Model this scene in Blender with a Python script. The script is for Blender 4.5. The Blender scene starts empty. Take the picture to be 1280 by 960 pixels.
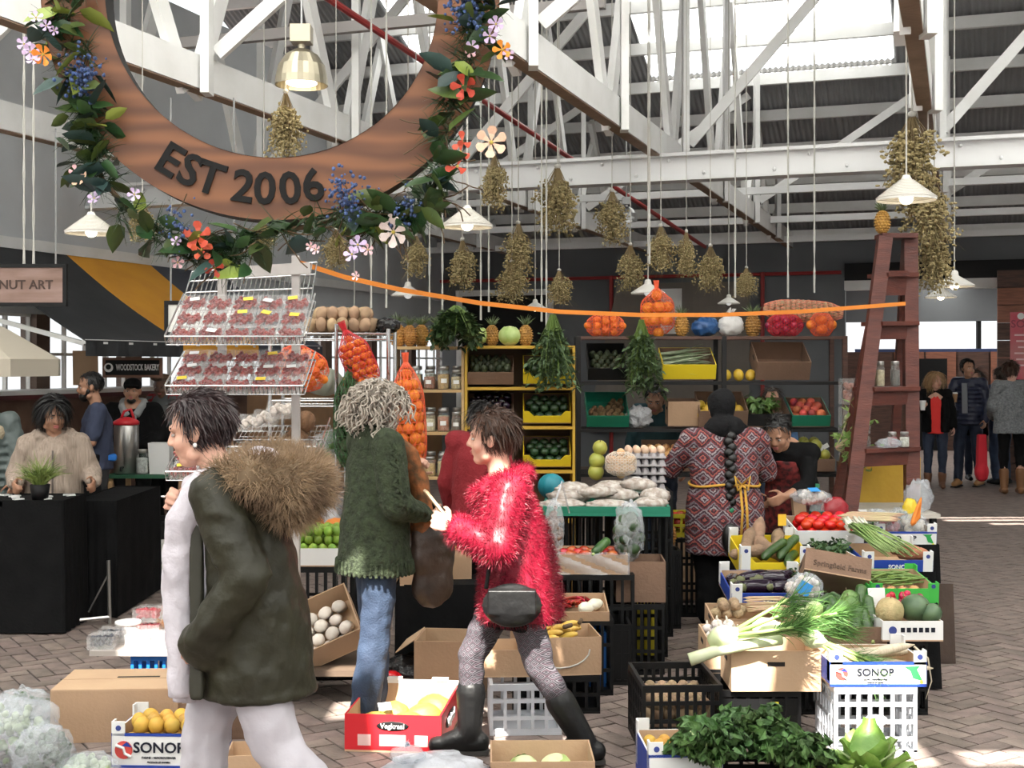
import bpy, math, random
import numpy as np
from mathutils import Vector, Matrix, Euler
random.seed(7); np.random.seed(7)
SC = bpy.context.scene
COL = SC.collection
# ---------------------------------------------------------------- camera, world, sun, exposure
F = 1600.0; H0 = 455.0; CZ = 1.75            # focal length in pixels of a 1280x960 frame, horizon row, eye height
cam = bpy.data.cameras.new('camera'); cam.sensor_width = 36; cam.lens = 36 * F / 1280
cam.shift_y = -25 / 1280; cam.clip_end = 200
camo = bpy.data.objects.new('camera', cam); COL.objects.link(camo)
camo.location = (0, 0, CZ); camo.rotation_euler = (math.pi / 2, 0, 0); SC.camera = camo
wd = bpy.data.worlds.new('world'); SC.world = wd; wd.use_nodes = True
bg = wd.node_tree.nodes['Background']; bg.inputs[0].default_value = (.93, .97, 1, 1); bg.inputs[1].default_value = 1.35
sun = bpy.data.lights.new('sun', 'SUN'); sun.energy = 26; sun.angle = .009; sun.color = (1, .95, .86)
suno = bpy.data.objects.new('sun', sun); COL.objects.link(suno)
SUND = Vector((.10, .62, -.78)).normalized()
suno.rotation_euler = SUND.to_track_quat('-Z', 'Y').to_euler()
SC.view_settings.view_transform = 'Standard'; SC.view_settings.look = 'None'
SC.view_settings.exposure = .12; SC.view_settings.gamma = 1; SC.view_settings.use_curve_mapping = False
SC.cycles.use_denoising = True
SC.cycles.max_bounces = 6; SC.cycles.transparent_max_bounces = 16
SC.cycles.sample_clamp_indirect = 6

def W(px, py, Y): return Vector(((px - 640) / F * Y, Y, CZ - (py - H0) / F * Y))
def GX(px, Y): return (px - 640) / F * Y
def GZ(py, Y): return CZ - (py - H0) / F * Y
def GY(py): return CZ * F / (py - H0)
R = math.radians
rnd = random.uniform

# ---------------------------------------------------------------- materials
MATS = {}
def nt(m): m.use_nodes = True; return m.node_tree
def M(name, col, rough=.6, col2=None, scale=6, bump=0, bscale=40, metal=0, vary=0, spec=.5, detail=3, stretch=None, emit=0, sheen=0, contrast=None, coat=0, sss=0):
    if name in MATS: return MATS[name]
    m = bpy.data.materials.new(name); t = nt(m); N = t.nodes; L = t.links
    p = N['Principled BSDF']; p.inputs['Roughness'].default_value = rough; p.inputs['Metallic'].default_value = metal
    p.inputs['Specular IOR Level'].default_value = spec; p.inputs['Sheen Weight'].default_value = sheen; p.inputs['Coat Weight'].default_value = coat
    c = (*col, 1); src = None; tc = None
    def coord(st):
        tc = N.new('ShaderNodeTexCoord')
        if st:
            mp = N.new('ShaderNodeMapping'); mp.inputs['Scale'].default_value = st; L.new(tc.outputs['Object'], mp.inputs['Vector']); return mp.outputs[0]
        return tc.outputs['Object']
    if col2:
        n = N.new('ShaderNodeTexNoise'); n.inputs['Scale'].default_value = scale; n.inputs['Detail'].default_value = detail
        L.new(coord(stretch), n.inputs['Vector'])
        r = N.new('ShaderNodeValToRGB'); a, b = contrast or (.35, .65)
        r.color_ramp.elements[0].position = a; r.color_ramp.elements[1].position = b
        r.color_ramp.elements[0].color = c; r.color_ramp.elements[1].color = (*col2, 1)
        L.new(n.outputs['Fac'], r.inputs[0]); src = r.outputs[0]
    if vary:
        o = N.new('ShaderNodeObjectInfo'); h = N.new('ShaderNodeHueSaturation')
        mr = N.new('ShaderNodeMapRange'); mr.inputs[3].default_value = 1 - vary; mr.inputs[4].default_value = 1 + vary
        L.new(o.outputs['Random'], mr.inputs[0]); L.new(mr.outputs[0], h.inputs['Value'])
        mr2 = N.new('ShaderNodeMapRange'); mr2.inputs[3].default_value = .5 - vary * .06; mr2.inputs[4].default_value = .5 + vary * .06
        ml = N.new('ShaderNodeMath'); ml.operation = 'MULTIPLY'; ml.inputs[1].default_value = 7.3; fr = N.new('ShaderNodeMath'); fr.operation = 'FRACT'
        L.new(o.outputs['Random'], ml.inputs[0]); L.new(ml.outputs[0], fr.inputs[0]); L.new(fr.outputs[0], mr2.inputs[0]); L.new(mr2.outputs[0], h.inputs['Hue'])
        if src: L.new(src, h.inputs['Color'])
        else: h.inputs['Color'].default_value = c
        src = h.outputs[0]
    if src: L.new(src, p.inputs['Base Color'])
    else: p.inputs['Base Color'].default_value = c
    if bump:
        n = N.new('ShaderNodeTexNoise'); n.inputs['Scale'].default_value = bscale; n.inputs['Detail'].default_value = 4
        L.new(coord(stretch), n.inputs['Vector'])
        b = N.new('ShaderNodeBump'); b.inputs['Strength'].default_value = min(1, bump); b.inputs['Distance'].default_value = .02
        L.new(n.outputs['Fac'], b.inputs['Height']); L.new(b.outputs[0], p.inputs['Normal'])
    if emit:
        p.inputs['Emission Color'].default_value = c; p.inputs['Emission Strength'].default_value = emit
    MATS[name] = m; return m
def film(name, fac=.22, col=(1, 1, 1), rough=.12, bump=.6, bscale=25):
    """clear plastic or glass: mostly see-through with a glossy skin"""
    if name in MATS: return MATS[name]
    m = bpy.data.materials.new(name); t = nt(m); N = t.nodes; L = t.links
    p = N['Principled BSDF']; p.inputs['Base Color'].default_value = (*col, 1); p.inputs['Roughness'].default_value = rough
    tr = N.new('ShaderNodeBsdfTransparent'); mx = N.new('ShaderNodeMixShader'); mx.inputs[0].default_value = fac
    tr.inputs[0].default_value = (*[.5 + .5 * c for c in col], 1)
    L.new(tr.outputs[0], mx.inputs[1]); L.new(p.outputs[0], mx.inputs[2]); L.new(mx.outputs[0], N['Material Output'].inputs[0])
    if bump:
        n = N.new('ShaderNodeTexNoise'); n.inputs['Scale'].default_value = bscale; n.inputs['Detail'].default_value = 4
        b = N.new('ShaderNodeBump'); b.inputs['Strength'].default_value = bump; b.inputs['Distance'].default_value = .03
        tc = N.new('ShaderNodeTexCoord'); L.new(tc.outputs['Object'], n.inputs['Vector'])
        L.new(n.outputs['Fac'], b.inputs['Height']); L.new(b.outputs[0], p.inputs['Normal'])
    MATS[name] = m; return m

# ---------------------------------------------------------------- mesh collecting
class MB:
    def __init__(s): s.v = []; s.f = []; s.mi = []
    def add(s, v, f, mi=0):
        o = len(s.v); s.v.extend(tuple(p) for p in v)
        s.f.extend(tuple(i + o for i in q) for q in f); s.mi.extend([mi] * len(f)); return s
    def box(s, c, d, rot=None, mi=0, taper=1):
        hx, hy, hz = d[0] / 2, d[1] / 2, d[2] / 2
        v = [(x * (1 if z < 0 else taper), y * (1 if z < 0 else taper), z) for x in (-hx, hx) for y in (-hy, hy) for z in (-hz, hz)]
        if rot is not None:
            m = rot if isinstance(rot, Matrix) else Euler(rot).to_matrix()
            v = [m @ Vector(p) for p in v]
        return s.add([(p[0] + c[0], p[1] + c[1], p[2] + c[2]) for p in v],
                     [(0, 1, 3, 2), (4, 6, 7, 5), (0, 4, 5, 1), (2, 3, 7, 6), (0, 2, 6, 4), (1, 5, 7, 3)], mi)
    def bx(s, x0, x1, y0, y1, z0, z1, mi=0):
        return s.box(((x0 + x1) / 2, (y0 + y1) / 2, (z0 + z1) / 2), (x1 - x0, y1 - y0, z1 - z0), mi=mi)
    def bar(s, a, b, w, h=None, mi=0, up=(0, 0, 1)):
        a = Vector(a); b = Vector(b); d = b - a; l = d.length; z = d.normalized(); u = Vector(up)
        if abs(z.dot(u)) > .99: u = Vector((0, 1, 0))
        x = z.cross(u).normalized(); y = x.cross(z)
        return s.box((a + b) / 2, (w, h or w, l), Matrix((x, y, z)).transposed(), mi)
    def rings(s, rs, close=True, mi=0):
        n = len(rs[0]); v = [p for r in rs for p in r]; f = []
        for i in range(len(rs) - 1):
            for j in range(n):
                k = (j + 1) % n; f.append((i * n + j, i * n + k, (i + 1) * n + k, (i + 1) * n + j))
        if close: f.append(tuple(range(n - 1, -1, -1))); f.append(tuple((len(rs) - 1) * n + j for j in range(n)))
        return s.add(v, f, mi)
    def lathe(s, prof, n=16, o=(0, 0, 0), m=None, close=True, mi=0, wob=None):
        rs = []
        for r, z in prof:
            ring = []
            for j in range(n):
                a = 2 * math.pi * j / n; rr = r * (wob(a, z) if wob else 1)
                p = Vector((rr * math.cos(a), rr * math.sin(a), z))
                if m is not None: p = m @ p
                ring.append((p[0] + o[0], p[1] + o[1], p[2] + o[2]))
            rs.append(ring)
        return s.rings(rs, close, mi)
    def tube(s, pts, r, n=6, mi=0, close=True):
        pts = [Vector(p) for p in pts]; rs = []; prev = None
        for i, p in enumerate(pts):
            t = (pts[min(i + 1, len(pts) - 1)] - pts[max(i - 1, 0)]);
            if t.length < 1e-9: t = Vector((0, 0, 1))
            t.normalize()
            if prev is None:
                u = Vector((0, 0, 1)) if abs(t.z) < .9 else Vector((1, 0, 0)); x = t.cross(u).normalized()
            else: x = (prev - t * prev.dot(t)); x = x.normalized() if x.length > 1e-6 else t.orthogonal().normalized()
            prev = x; y = t.cross(x); rr = r[i] if hasattr(r, '__len__') else r
            rs.append([p + (x * math.cos(2 * math.pi * j / n) + y * math.sin(2 * math.pi * j / n)) * rr for j in range(n)])
        return s.rings(rs, close, mi)
    def ell(s, c, r, nu=12, nv=8, rot=None, mi=0, noise=0):
        if not hasattr(r, '__len__'): r = (r, r, r)
        m = None if rot is None else (rot if isinstance(rot, Matrix) else Euler(rot).to_matrix())
        rs = []
        for i in range(1, nv):
            ph = math.pi * i / nv; ring = []
            for j in range(nu):
                a = 2 * math.pi * j / nu; k = 1 + (rnd(-noise, noise) if noise else 0)
                p = Vector((r[0] * k * math.sin(ph) * math.cos(a), r[1] * k * math.sin(ph) * math.sin(a), -r[2] * k * math.cos(ph)))
                if m is not None: p = m @ p
                ring.append((p[0] + c[0], p[1] + c[1], p[2] + c[2]))
            rs.append(ring)
        o = len(s.v); s.rings(rs, False, mi)
        b = Vector((0, 0, -r[2])); t = Vector((0, 0, r[2]))
        if m is not None: b = m @ b; t = m @ t
        c = Vector(c); s.v.extend([tuple(c + b), tuple(c + t)]); ib = len(s.v) - 2; it = ib + 1
        lo = o + (nv - 2) * nu
        for j in range(nu):
            k = (j + 1) % nu; s.f.append((ib, o + k, o + j)); s.f.append((it, lo + j, lo + k)); s.mi += [mi, mi]
        return s
    def cap(s, a, b, ra, rb=None, n=10, mi=0):
        rb = ra if rb is None else rb; a = Vector(a); b = Vector(b); d = (b - a)
        d = d.normalized() if d.length > 1e-6 else Vector((0, 0, 1))
        pts = []; rr = []
        for q in (-1, -.8, -.45, 0): pts.append(a + d * ra * q); rr.append(max(.0005, ra * math.sqrt(max(0, 1 - q * q))))
        for q in (0, .45, .8, 1): pts.append(b + d * rb * q); rr.append(max(.0005, rb * math.sqrt(max(0, 1 - q * q))))
        return s.tube(pts, rr, n, mi)
    def loft(s, secs, n=20, mi=0):
        """secs: (centre, rx, ry) horizontal ellipses, closed at both ends"""
        rs = []
        for c, rx, ry in secs:
            rs.append([(c[0] + rx * math.cos(2 * math.pi * j / n), c[1] + ry * math.sin(2 * math.pi * j / n), c[2]) for j in range(n)])
        return s.rings(rs, True, mi)
    def grid(s, fn, nu, nv, mi=0, double=0):
        v = [fn(i / nu, j / nv) for j in range(nv + 1) for i in range(nu + 1)]
        f = [(j * (nu + 1) + i, j * (nu + 1) + i + 1, (j + 1) * (nu + 1) + i + 1, (j + 1) * (nu + 1) + i) for j in range(nv) for i in range(nu)]
        return s.add(v, f, mi)
    def prism(s, outline, y0, y1, mi=0):
        """outline in x,z, thickness along y"""
        n = len(outline); v = [(x, y0, z) for x, z in outline] + [(x, y1, z) for x, z in outline]
        f = [tuple(range(n)), tuple(range(2 * n - 1, n - 1, -1))] + [(i, i + n, (i + 1) % n + n, (i + 1) % n) for i in range(n)]
        return s.add(v, f, mi)
    def xf(s, m): s.v = [tuple(m @ Vector(p)) for p in s.v]; return s
    def mesh(s, name, smooth=False):
        me = bpy.data.meshes.new(name); me.from_pydata(s.v, [], s.f)
        if smooth: me.shade_smooth()
        if any(s.mi): me.polygons.foreach_set('material_index', s.mi)
        me.update(); return me

def setp(o, label=None, cat=None, group=None, kind=None):
    if label: o['label'] = label
    if cat: o['category'] = cat
    if group: o['group'] = group
    if kind: o['kind'] = kind
    return o
def link(name, me, parent=None, loc=None, rot=None, scale=None):
    o = bpy.data.objects.new(name, me); COL.objects.link(o); o.parent = parent
    if loc is not None: o.location = loc
    if rot is not None: o.rotation_euler = rot
    if scale is not None: o.scale = scale if hasattr(scale, '__len__') else (scale,) * 3
    return o
def obj(name, mb, mat, parent=None, smooth=False, loc=None, rot=None, label=None, cat=None, group=None, kind=None):
    me = mb.mesh(name, smooth) if isinstance(mb, MB) else mb
    if mat is not None and not me.materials:
        for q in (mat if isinstance(mat, (list, tuple)) else [mat]): me.materials.append(q)
    return setp(link(name, me, parent, loc, rot), label, cat, group, kind)
def thing(name, label, cat, loc=(0, 0, 0), rz=0, group=None, rot=None):
    o = link(name, None, None, loc, rot if rot is not None else (0, 0, rz)); o.empty_display_size = .1
    return setp(o, label, cat, group)
def copy_tree(o, parent=None, loc=None, rot=None, label=None, group=None, scale=None):
    c = o.copy(); COL.objects.link(c); c.parent = parent
    if loc is not None: c.location = loc
    if rot is not None: c.rotation_euler = rot
    if scale is not None: c.scale = (scale,) * 3
    if label: c['label'] = label
    if group: c['group'] = group
    for ch in KIDS(o): copy_tree(ch, c)
    return c
def KIDS(o): return list(o.children)
def flat(me):  # auto: flat shading
    return me
def modmesh(name, mb, mods):
    """mesh of mb with modifiers applied"""
    me = mb.mesh(name) if isinstance(mb, MB) else mb
    o = link(name, me)
    for typ, kw in mods:
        md = o.modifiers.new(typ, typ)
        for k, v in kw.items(): setattr(md, k, v)
    dg = bpy.context.evaluated_depsgraph_get(); dg.update()
    r = bpy.data.meshes.new_from_object(o.evaluated_get(dg)); r.name = name
    bpy.data.objects.remove(o); bpy.data.meshes.remove(me)
    return r
FOLDS = bpy.data.textures.new('folds', 'CLOUDS'); FOLDS.noise_scale = .085; FOLDS.noise_depth = 1
def remesh(name, mb, vox=.01, it=3, fac=.5, fold=0):
    md = [('REMESH', dict(mode='VOXEL', voxel_size=vox)), ('SMOOTH', dict(factor=fac, iterations=it))]
    if fold: md.append(('DISPLACE', dict(texture=FOLDS, texture_coords='LOCAL', strength=fold, mid_level=.5)))
    r = modmesh(name, mb, md)
    r.shade_smooth(); return r
def text_mesh(txt, size, depth=.002, bold=0, align='CENTER', shear=0):
    c = bpy.data.curves.new('lettering', 'FONT'); c.body = txt; c.size = size; c.extrude = depth; c.offset = bold * size
    c.align_x = align; c.align_y = 'CENTER'; c.shear = shear; c.resolution_u = 3
    o = link('lettering', c); dg = bpy.context.evaluated_depsgraph_get(); dg.update()
    me = bpy.data.meshes.new_from_object(o.evaluated_get(dg)); bpy.data.objects.remove(o); bpy.data.curves.remove(c)
    return me
def lettering(txt, size, mat, parent, loc, rot=(math.pi / 2, 0, 0), bold=.01, name='lettering', depth=.002, sx=1):
    me = text_mesh(txt, size, depth, bold); me.materials.append(mat)
    o = link(name, me, parent, loc, rot); o.scale = (sx, 1, 1); return o
def blades(pts, dirs, ln, wd, bend=.4, seg=3, jit=.3, grav=0.0, curl=0, mi=0, mb=None):
    """thin tapering curved blades grown from points (fur, hair, grass, fronds)"""
    mb = mb or MB()
    for p, d in zip(pts, dirs):
        d = Vector(d) + Vector((rnd(-jit, jit), rnd(-jit, jit), rnd(-jit, jit))); d.normalize()
        l = ln * rnd(.7, 1.25); s = d.cross(Vector((rnd(-1, 1), rnd(-1, 1), rnd(-1, 1))))
        s = s.normalized() if s.length > 1e-6 else d.orthogonal().normalized()
        b = Vector((rnd(-1, 1), rnd(-1, 1), rnd(-1, 1))) * bend; q = Vector(p); v = []; ph = rnd(0, 6.3)
        for i in range(seg + 1):
            t = i / seg; w = wd * (1 - .85 * t)
            c = Vector((math.cos(ph + t * curl), math.sin(ph + t * curl), 0)) * (wd * 2.2 if curl else 0)
            v += [q + c - s * w / 2, q + c + s * w / 2]
            d2 = (d + b * t + Vector((0, 0, -grav * t))).normalized(); q = q + d2 * l / seg
        mb.add(v, [(2 * i, 2 * i + 1, 2 * i + 3, 2 * i + 2) for i in range(seg)], mi)
    return mb
def surf_pts(me, n, filt=None):
    """n random points with normals on a mesh"""
    nv = len(me.vertices); co = np.empty(nv * 3); me.vertices.foreach_get('co', co); co = co.reshape(-1, 3)
    no = np.empty(nv * 3); me.vertex_normals.foreach_get('vector', no); no = no.reshape(-1, 3)
    idx = np.arange(nv)
    if filt is not None: idx = idx[[bool(filt(c)) for c in co]]
    if len(idx) == 0: return [], []
    k = np.random.choice(idx, n); return co[k].tolist(), no[k].tolist()
# ================================================================ the hall
CA, SA = math.cos(R(19.3)), math.sin(R(19.3))
def B(a, b, z=0): return Vector((a * CA + b * SA, -a * SA + b * CA, z))     # hall axes: a across, b along
BROT = -R(19.3)
EAVE_B, EAVE_Z, RIDGE_B = 21.2, 3.85, 14.0
def roof_z(b): return EAVE_Z + .45 * (EAVE_B - b) if b >= RIDGE_B else EAVE_Z + .45 * (EAVE_B - RIDGE_B) - .15 * (RIDGE_B - b)
white_paint = M('white_paint', (.80, .80, .79), .5, (.72, .72, .70), 3, .08, 30)
white_steel = M('white_steel', (.78, .78, .78), .4)
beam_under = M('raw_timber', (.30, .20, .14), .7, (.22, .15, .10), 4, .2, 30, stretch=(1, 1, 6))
sheet_grey = M('roof_sheet', (.30, .305, .31), .5, (.25, .255, .26), 2)
wall_grey = M('wall_grey', (.58, .60, .62), .75, (.53, .55, .57), 1.5, .1, 12)
wall_dark = M('wall_dark', (.15, .16, .17), .7, (.125, .135, .145), 1.2)
black_paint = M('black_paint', (.005, .005, .0055), .55, spec=.25)
brown_plank = M('brown_plank', (.10, .045, .030), .6, (.055, .026, .018), 5, .2, 25, stretch=(1, 1, 8))
red_plank = M('red_plank', (.32, .12, .07), .6, (.22, .085, .05), 5, .2, 25, stretch=(1, 1, 8))
red_pipe = M('red_pipe_paint', (.33, .03, .03), .45)
tan_wall = M('tan_board', (.42, .24, .12), .7, (.33, .19, .10), 3, .15, 20)
pave = M('paver_clay', (.23, .178, .155), .75, (.16, .125, .11), 9, .35, 60, vary=.22)
joint = M('paver_joint', (.035, .03, .028), .9)

# floor with clay pavers in herringbone
flo = obj('floor', MB().bx(-26, 26, -4, 34, -.2, -.012), M('floor_bed', (.25, .19, .165), .8, (.17, .13, .115), 9, .3, 30), kind='structure')
obj('sand_bed', MB().bx(-7.4, 7.4, 4.3, 15.1, -.012, -.006), joint, flo)
U = .108; pr = R(33); cp, sp = math.cos(pr), math.sin(pr); cells = []
for r_ in range(-190, 190):
    for c_ in range(-190, 190):
        d = (c_ - r_) % 4
        if d == 0: lx, ly, ang = c_ + 1, r_ + .5, 0
        elif d == 2: lx, ly, ang = c_ + .5, r_, math.pi / 2
        else: continue
        x = (lx * cp - ly * sp) * U; y = (lx * sp + ly * cp) * U + 9
        if 4.2 < y < 15.2 and abs(x) < .43 * y + 1.2: cells.append((y, x, ang + pr))
cells.sort()
hid = lambda x, y: abs(x / y) < .41 and y > 5.55
pv = MB().box((0, 0, -.02), (2 * U - .007, U - .007, .04), taper=.975).mesh('paver'); pv.materials.append(pave)
seen = [c for c in cells if hid(c[1], c[0])]
# the ones open to view: left aisle, middle aisle and right aisle
def open_floor(y, x):
    px = 640 + F * x / y; py = H0 + CZ * F / y
    return (px < 235 and py < 885 and py > 715) or (px > 1140 and py > 690) or (735 < px < 880 and py > 745) or (600 < px < 800 and py > 905) or (380 < px < 450 and py > 850)
near = [c for c in seen if open_floor(c[0], c[1])][:300]
ns = set(near); rest = MB()
for y, x, a in cells:
    z = rnd(-.002, .002)
    if (y, x, a) in ns: link('paver', pv, flo, (x, y, z), (rnd(-.006, .006), rnd(-.006, .006), a))
    else: rest.box((x, y, -.02 + z), (2 * U - .007, U - .007, .04), (0, 0, a), taper=.975)
obj('paver_field', rest, M('paver_clay_field', (.23, .178, .155), .75, (.16, .125, .11), 9, .35, 60), flo, kind='stuff')

# ceiling: corrugated sheets, clear skylight sheets, purlins
ceil = obj('ceiling', MB().bar(B(-9, RIDGE_B, roof_z(14) + .02), B(7, RIDGE_B, roof_z(14) + .02), .3, .06), sheet_grey, kind='structure')
sky_pane = bpy.data.materials.new('milky_skylight'); _t = nt(sky_pane); _n = _t.nodes.new('ShaderNodeBsdfTranslucent'); _n.inputs[0].default_value = (.8, .82, .83, 1)
_t.links.new(_n.outputs[0], _t.nodes['Material Output'].inputs[0])
def corr(a0, a1, b0, b1, name, mat):
    n = int((a1 - a0) / .0125); mb = MB()
    def fn(u, v):
        a = a0 + (a1 - a0) * u; b = b0 + (b1 - b0) * v
        return B(a, b, roof_z(b) + .013 * math.sin(a / .075 * 2 * math.pi))
    mb.grid(fn, n, 1); obj(name, mb, mat, ceil, True)
a = -9.6
while a < 6.5:
    clear = -4.35 < a < -1.0 or -7.95 < a < -6.6
    if clear:
        corr(a, a + .82, 17.15, EAVE_B + .25, 'roof_sheet', sheet_grey); corr(a, a + .82, RIDGE_B, 17.1, 'skylight_sheet', sky_pane)
    else: corr(a, a + .82, RIDGE_B, EAVE_B + .25, 'roof_sheet', sheet_grey)
    a += .8
k = 0
for i in range(10):
    b = 21.0 - i * .76
    obj('purlin', MB().bar(B(-9.6, b, roof_z(b) - .11), B(6.5, b, roof_z(b) - .11), .07, .15), white_paint, ceil)
# near slope: unseen sheets with bare openings shaped to throw the sun patches
holes = [(-1.25, -.38, 1.85, 2.62), (-1.55, -1.25, 2.35, 2.75), (-2.6, -2.05, 2.6, 3.1), (.38, .95, 2.0, 2.55), (.72, 1.22, 1.6, 2.05),
         (1.36, 1.95, 1.62, 1.8), (4.2, 5.6, 10.3, 10.42), (4.0, 5.9, 10.55, 10.65), (4.6, 7.2, 10.0, 10.12)]
def zr(x, y): return roof_z(x * SA + y * CA) 
xs = sorted({-16., 12.} | {h[0] for h in holes} | {h[1] for h in holes}); ys = sorted({-9., 10.9} | {h[2] for h in holes} | {h[3] for h in holes})
# shift openings so that the light lands where it does at this roof height
def up(x, y): return x - .128 * (zr(x, y) - 5.0), y - .795 * (zr(x, y) - 5.0)
nr = MB(); gl = MB()
def shifted(h):
    x, y = (h[0] + h[1]) / 2, (h[2] + h[3]) / 2
    for _ in range(8):
        z = zr(x, y); x = (h[0] + h[1]) / 2 - .128 * (z - 5); y = (h[2] + h[3]) / 2 - .795 * (z - 5)
    dx, dy = x - (h[0] + h[1]) / 2, y - (h[2] + h[3]) / 2
    return (h[0] + dx, h[1] + dx, h[2] + dy, h[3] + dy)
holes = [shifted(h) for h in holes]
milky = [(-10.2 + i * 2.4, -9.0 + i * 2.4, -6., 8.5) for i in range(9)]  # unseen translucent strips added to fill the hall with soft light
xs = sorted({-16., 13.} | {h[0] for h in holes + milky} | {h[1] for h in holes + milky}); ys = sorted({-9., 18., -6., 8.5} | {h[2] for h in holes} | {h[3] for h in holes})
for i in range(len(xs) - 1):
    for j in range(len(ys) - 1):
        cx, cy = (xs[i] + xs[i + 1]) / 2, (ys[j] + ys[j + 1]) / 2
        def lim(x, y): # stop at the ridge
            b = x * SA + y * CA
            return (x, y, roof_z(b) + .01) if b <= RIDGE_B else (x, (RIDGE_B - x * SA) / CA, roof_z(RIDGE_B) + .01)
        q = [lim(xs[i], ys[j]), lim(xs[i + 1], ys[j]), lim(xs[i + 1], ys[j + 1]), lim(xs[i], ys[j + 1])]
        inside = any(h[0] < cx < h[1] and h[2] < cy < h[3] for h in holes)
        if not inside: (gl if any(h[0] < cx < h[1] and h[2] < cy < h[3] for h in milky) else nr).add(q, [(0, 1, 2, 3)])
obj('roof_slope', nr, sheet_grey, ceil); obj('fill_skylights', gl, sky_pane, ceil)

# trusses along the hall, each bottom chord with its posts and braces
def truss(a, b0=3.0, b1=21.0, nodes=(5.2, 7.6, 9.9, 12.3, 14.6, 16.9, 19.0)):
    t = obj('trim_truss', MB().bar(B(a, b0, 3.75), B(a, b1, 3.75), .11, .23), white_paint, kind='structure')
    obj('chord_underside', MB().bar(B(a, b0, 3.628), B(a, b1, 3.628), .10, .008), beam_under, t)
    for i, b in enumerate(nodes):
        top = roof_z(b) - .2
        obj('post', MB().bar(B(a + .08, b, 3.6), B(a + .08, b, top), .06, .15), white_paint, t)
        obj('brace', MB().bar(B(a - .08, b + .08, 3.62), B(a - .08, b + 1.15, roof_z(b + 1.15) - .2), .06, .14), white_paint, t)
        obj('brace', MB().bar(B(a - .04, b - .08, 3.62), B(a - .04, b - 1.3, roof_z(b - 1.3) - .2), .06, .13), white_paint, t)
        if i % 2: obj('cross_brace', MB().bar(B(a + .1, b + .1, 3.9), B(a + 2.26, b + .5, roof_z(b) - .4), .05, .1), white_paint, t)
    return t
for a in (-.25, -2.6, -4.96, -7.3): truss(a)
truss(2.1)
# cross beams
def ibeam(b, z0, z1, a0=-9.6, a1=6.5):
    t = obj('trim_cross_beam', MB().bar(B(a0, b, (z0 + z1) / 2), B(a1, b, (z0 + z1) / 2), .06, z1 - z0), white_steel, kind='structure')
    for z in (z0, z1): obj('flange', MB().bar(B(a0, b, z), B(a1, b, z), .2, .03), white_steel, t)
    bm = MB(); a = a0
    while a < a1: bm.ell(B(a, b - .05, z0 + .05), .018, 6, 4); bm.ell(B(a + .3, b - .05, z1 - .05), .018, 6, 4); a += .62
    obj('bolt_heads', bm, white_steel, t, kind='stuff'); return t
ibeam(11.4, 3.41, 3.63)
for b, z in ((16.6, 3.98), (18.4, 3.8), (19.9, 3.66)):
    obj('trim_rail', MB().bar(B(-9.6, b, z), B(6.5, b, z), .09, .09), white_steel, kind='structure')
obj('trim_tie_rod', MB().tube([B(-4.6, 8.0, 4.6), B(-3.6, 19, 3.5)], .028, 8), red_pipe, kind='structure')
obj('trim_tie_rod', MB().bar(B(-7.4, 9.6, 4.55), B(-2.6, 9.6, 4.55), .07, .09), M('dull_grey', (.33, .31, .30), .6), kind='structure')

# walls
def wallseg(mb, a0, a1, b0, b1, z0, z1):
    p = [B(a0, b0), B(a1, b0), B(a1, b1), B(a0, b1)]
    mb.add([(q.x, q.y, z) for z in (z0, z1) for q in p], [(3, 2, 1, 0), (4, 5, 6, 7), (0, 1, 5, 4), (1, 2, 6, 5), (2, 3, 7, 6), (3, 0, 4, 7)])
AL = -8.75
wl = MB(); wz0, wz1 = 1.45, 2.25
wallseg(wl, AL - .2, AL, 2, 21.4, wz1, 6.0)
wall_l = obj('wall_left', wl, wall_grey, kind='structure')
lo = MB(); wallseg(lo, AL - .2, AL, 2, 21.4, -.05, wz0); obj('lower_wall', lo, tan_wall, wall_l)
wins = [(3 + i * 1.55, 4.35 + i * 1.55) for i in range(12)]
for i, (b0, b1) in enumerate(wins):
    pz = MB(); wallseg(pz, AL - .2, AL, b1, b1 + .2, wz0, wz1); obj('pier', pz, M('pier_brown', (.13, .09, .07), .7), wall_l)
    fr = MB()
    for z in (wz0, wz1): fr.bar(B(AL - .1, b0, z), B(AL - .1, b1, z), .06, .05)
    for q in range(5): b = b0 + (b1 - b0) * q / 4; fr.bar(B(AL - .1, b, wz0), B(AL - .1, b, wz1), .04, .04)
    fr.bar(B(AL - .1, b0, 1.85), B(AL - .1, b1, 1.85), .03, .03)
    w = obj('window_%d' % (i + 1), fr, white_paint, kind='structure')
    for q in range(4):
        g = MB(); c0 = b0 + (b1 - b0) * q / 4 + .02; wallseg(g, AL - .102, AL - .098, c0, c0 + (b1 - b0) / 4 - .04, wz0 + .02, wz1 - .02)
        obj('pane', g, film('window_pane', .12, (1, 1, 1), .1, 0), w)
fw = MB(); wallseg(fw, -9.2, 7.0, -8.2, -8.0, 0, 4.2); obj('wall_front', fw, wall_grey, kind='structure')
fw = MB(); wallseg(fw, 6.9, 7.1, -8, 21.2, 0, 6.8); obj('wall_right', fw, wall_grey, kind='structure')
fw = MB(); wallseg(fw, AL - .2, AL, -8, 2, 0, 5.5); obj('wall_left_near', fw, wall_grey, kind='structure')
obj('trim_wall_band', MB().bar(B(AL + .03, 2, 2.93), B(AL + .03, 21.2, 2.93), .06, .11), white_paint, kind='structure')
wb = MB(); wallseg(wb, AL, -1.75, EAVE_B, EAVE_B + .2, -.05, 5.2); wallseg(wb, -1.75, 7, EAVE_B, EAVE_B + .2, 3.35, 5.2)
wall_b = obj('wall_back', wb, wall_dark, kind='structure')
lb = MB(); wallseg(lb, -1.75, 7, EAVE_B - .1, EAVE_B + .1, 3.08, 3.36); obj('lintel', lb, black_paint, wall_b)
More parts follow.
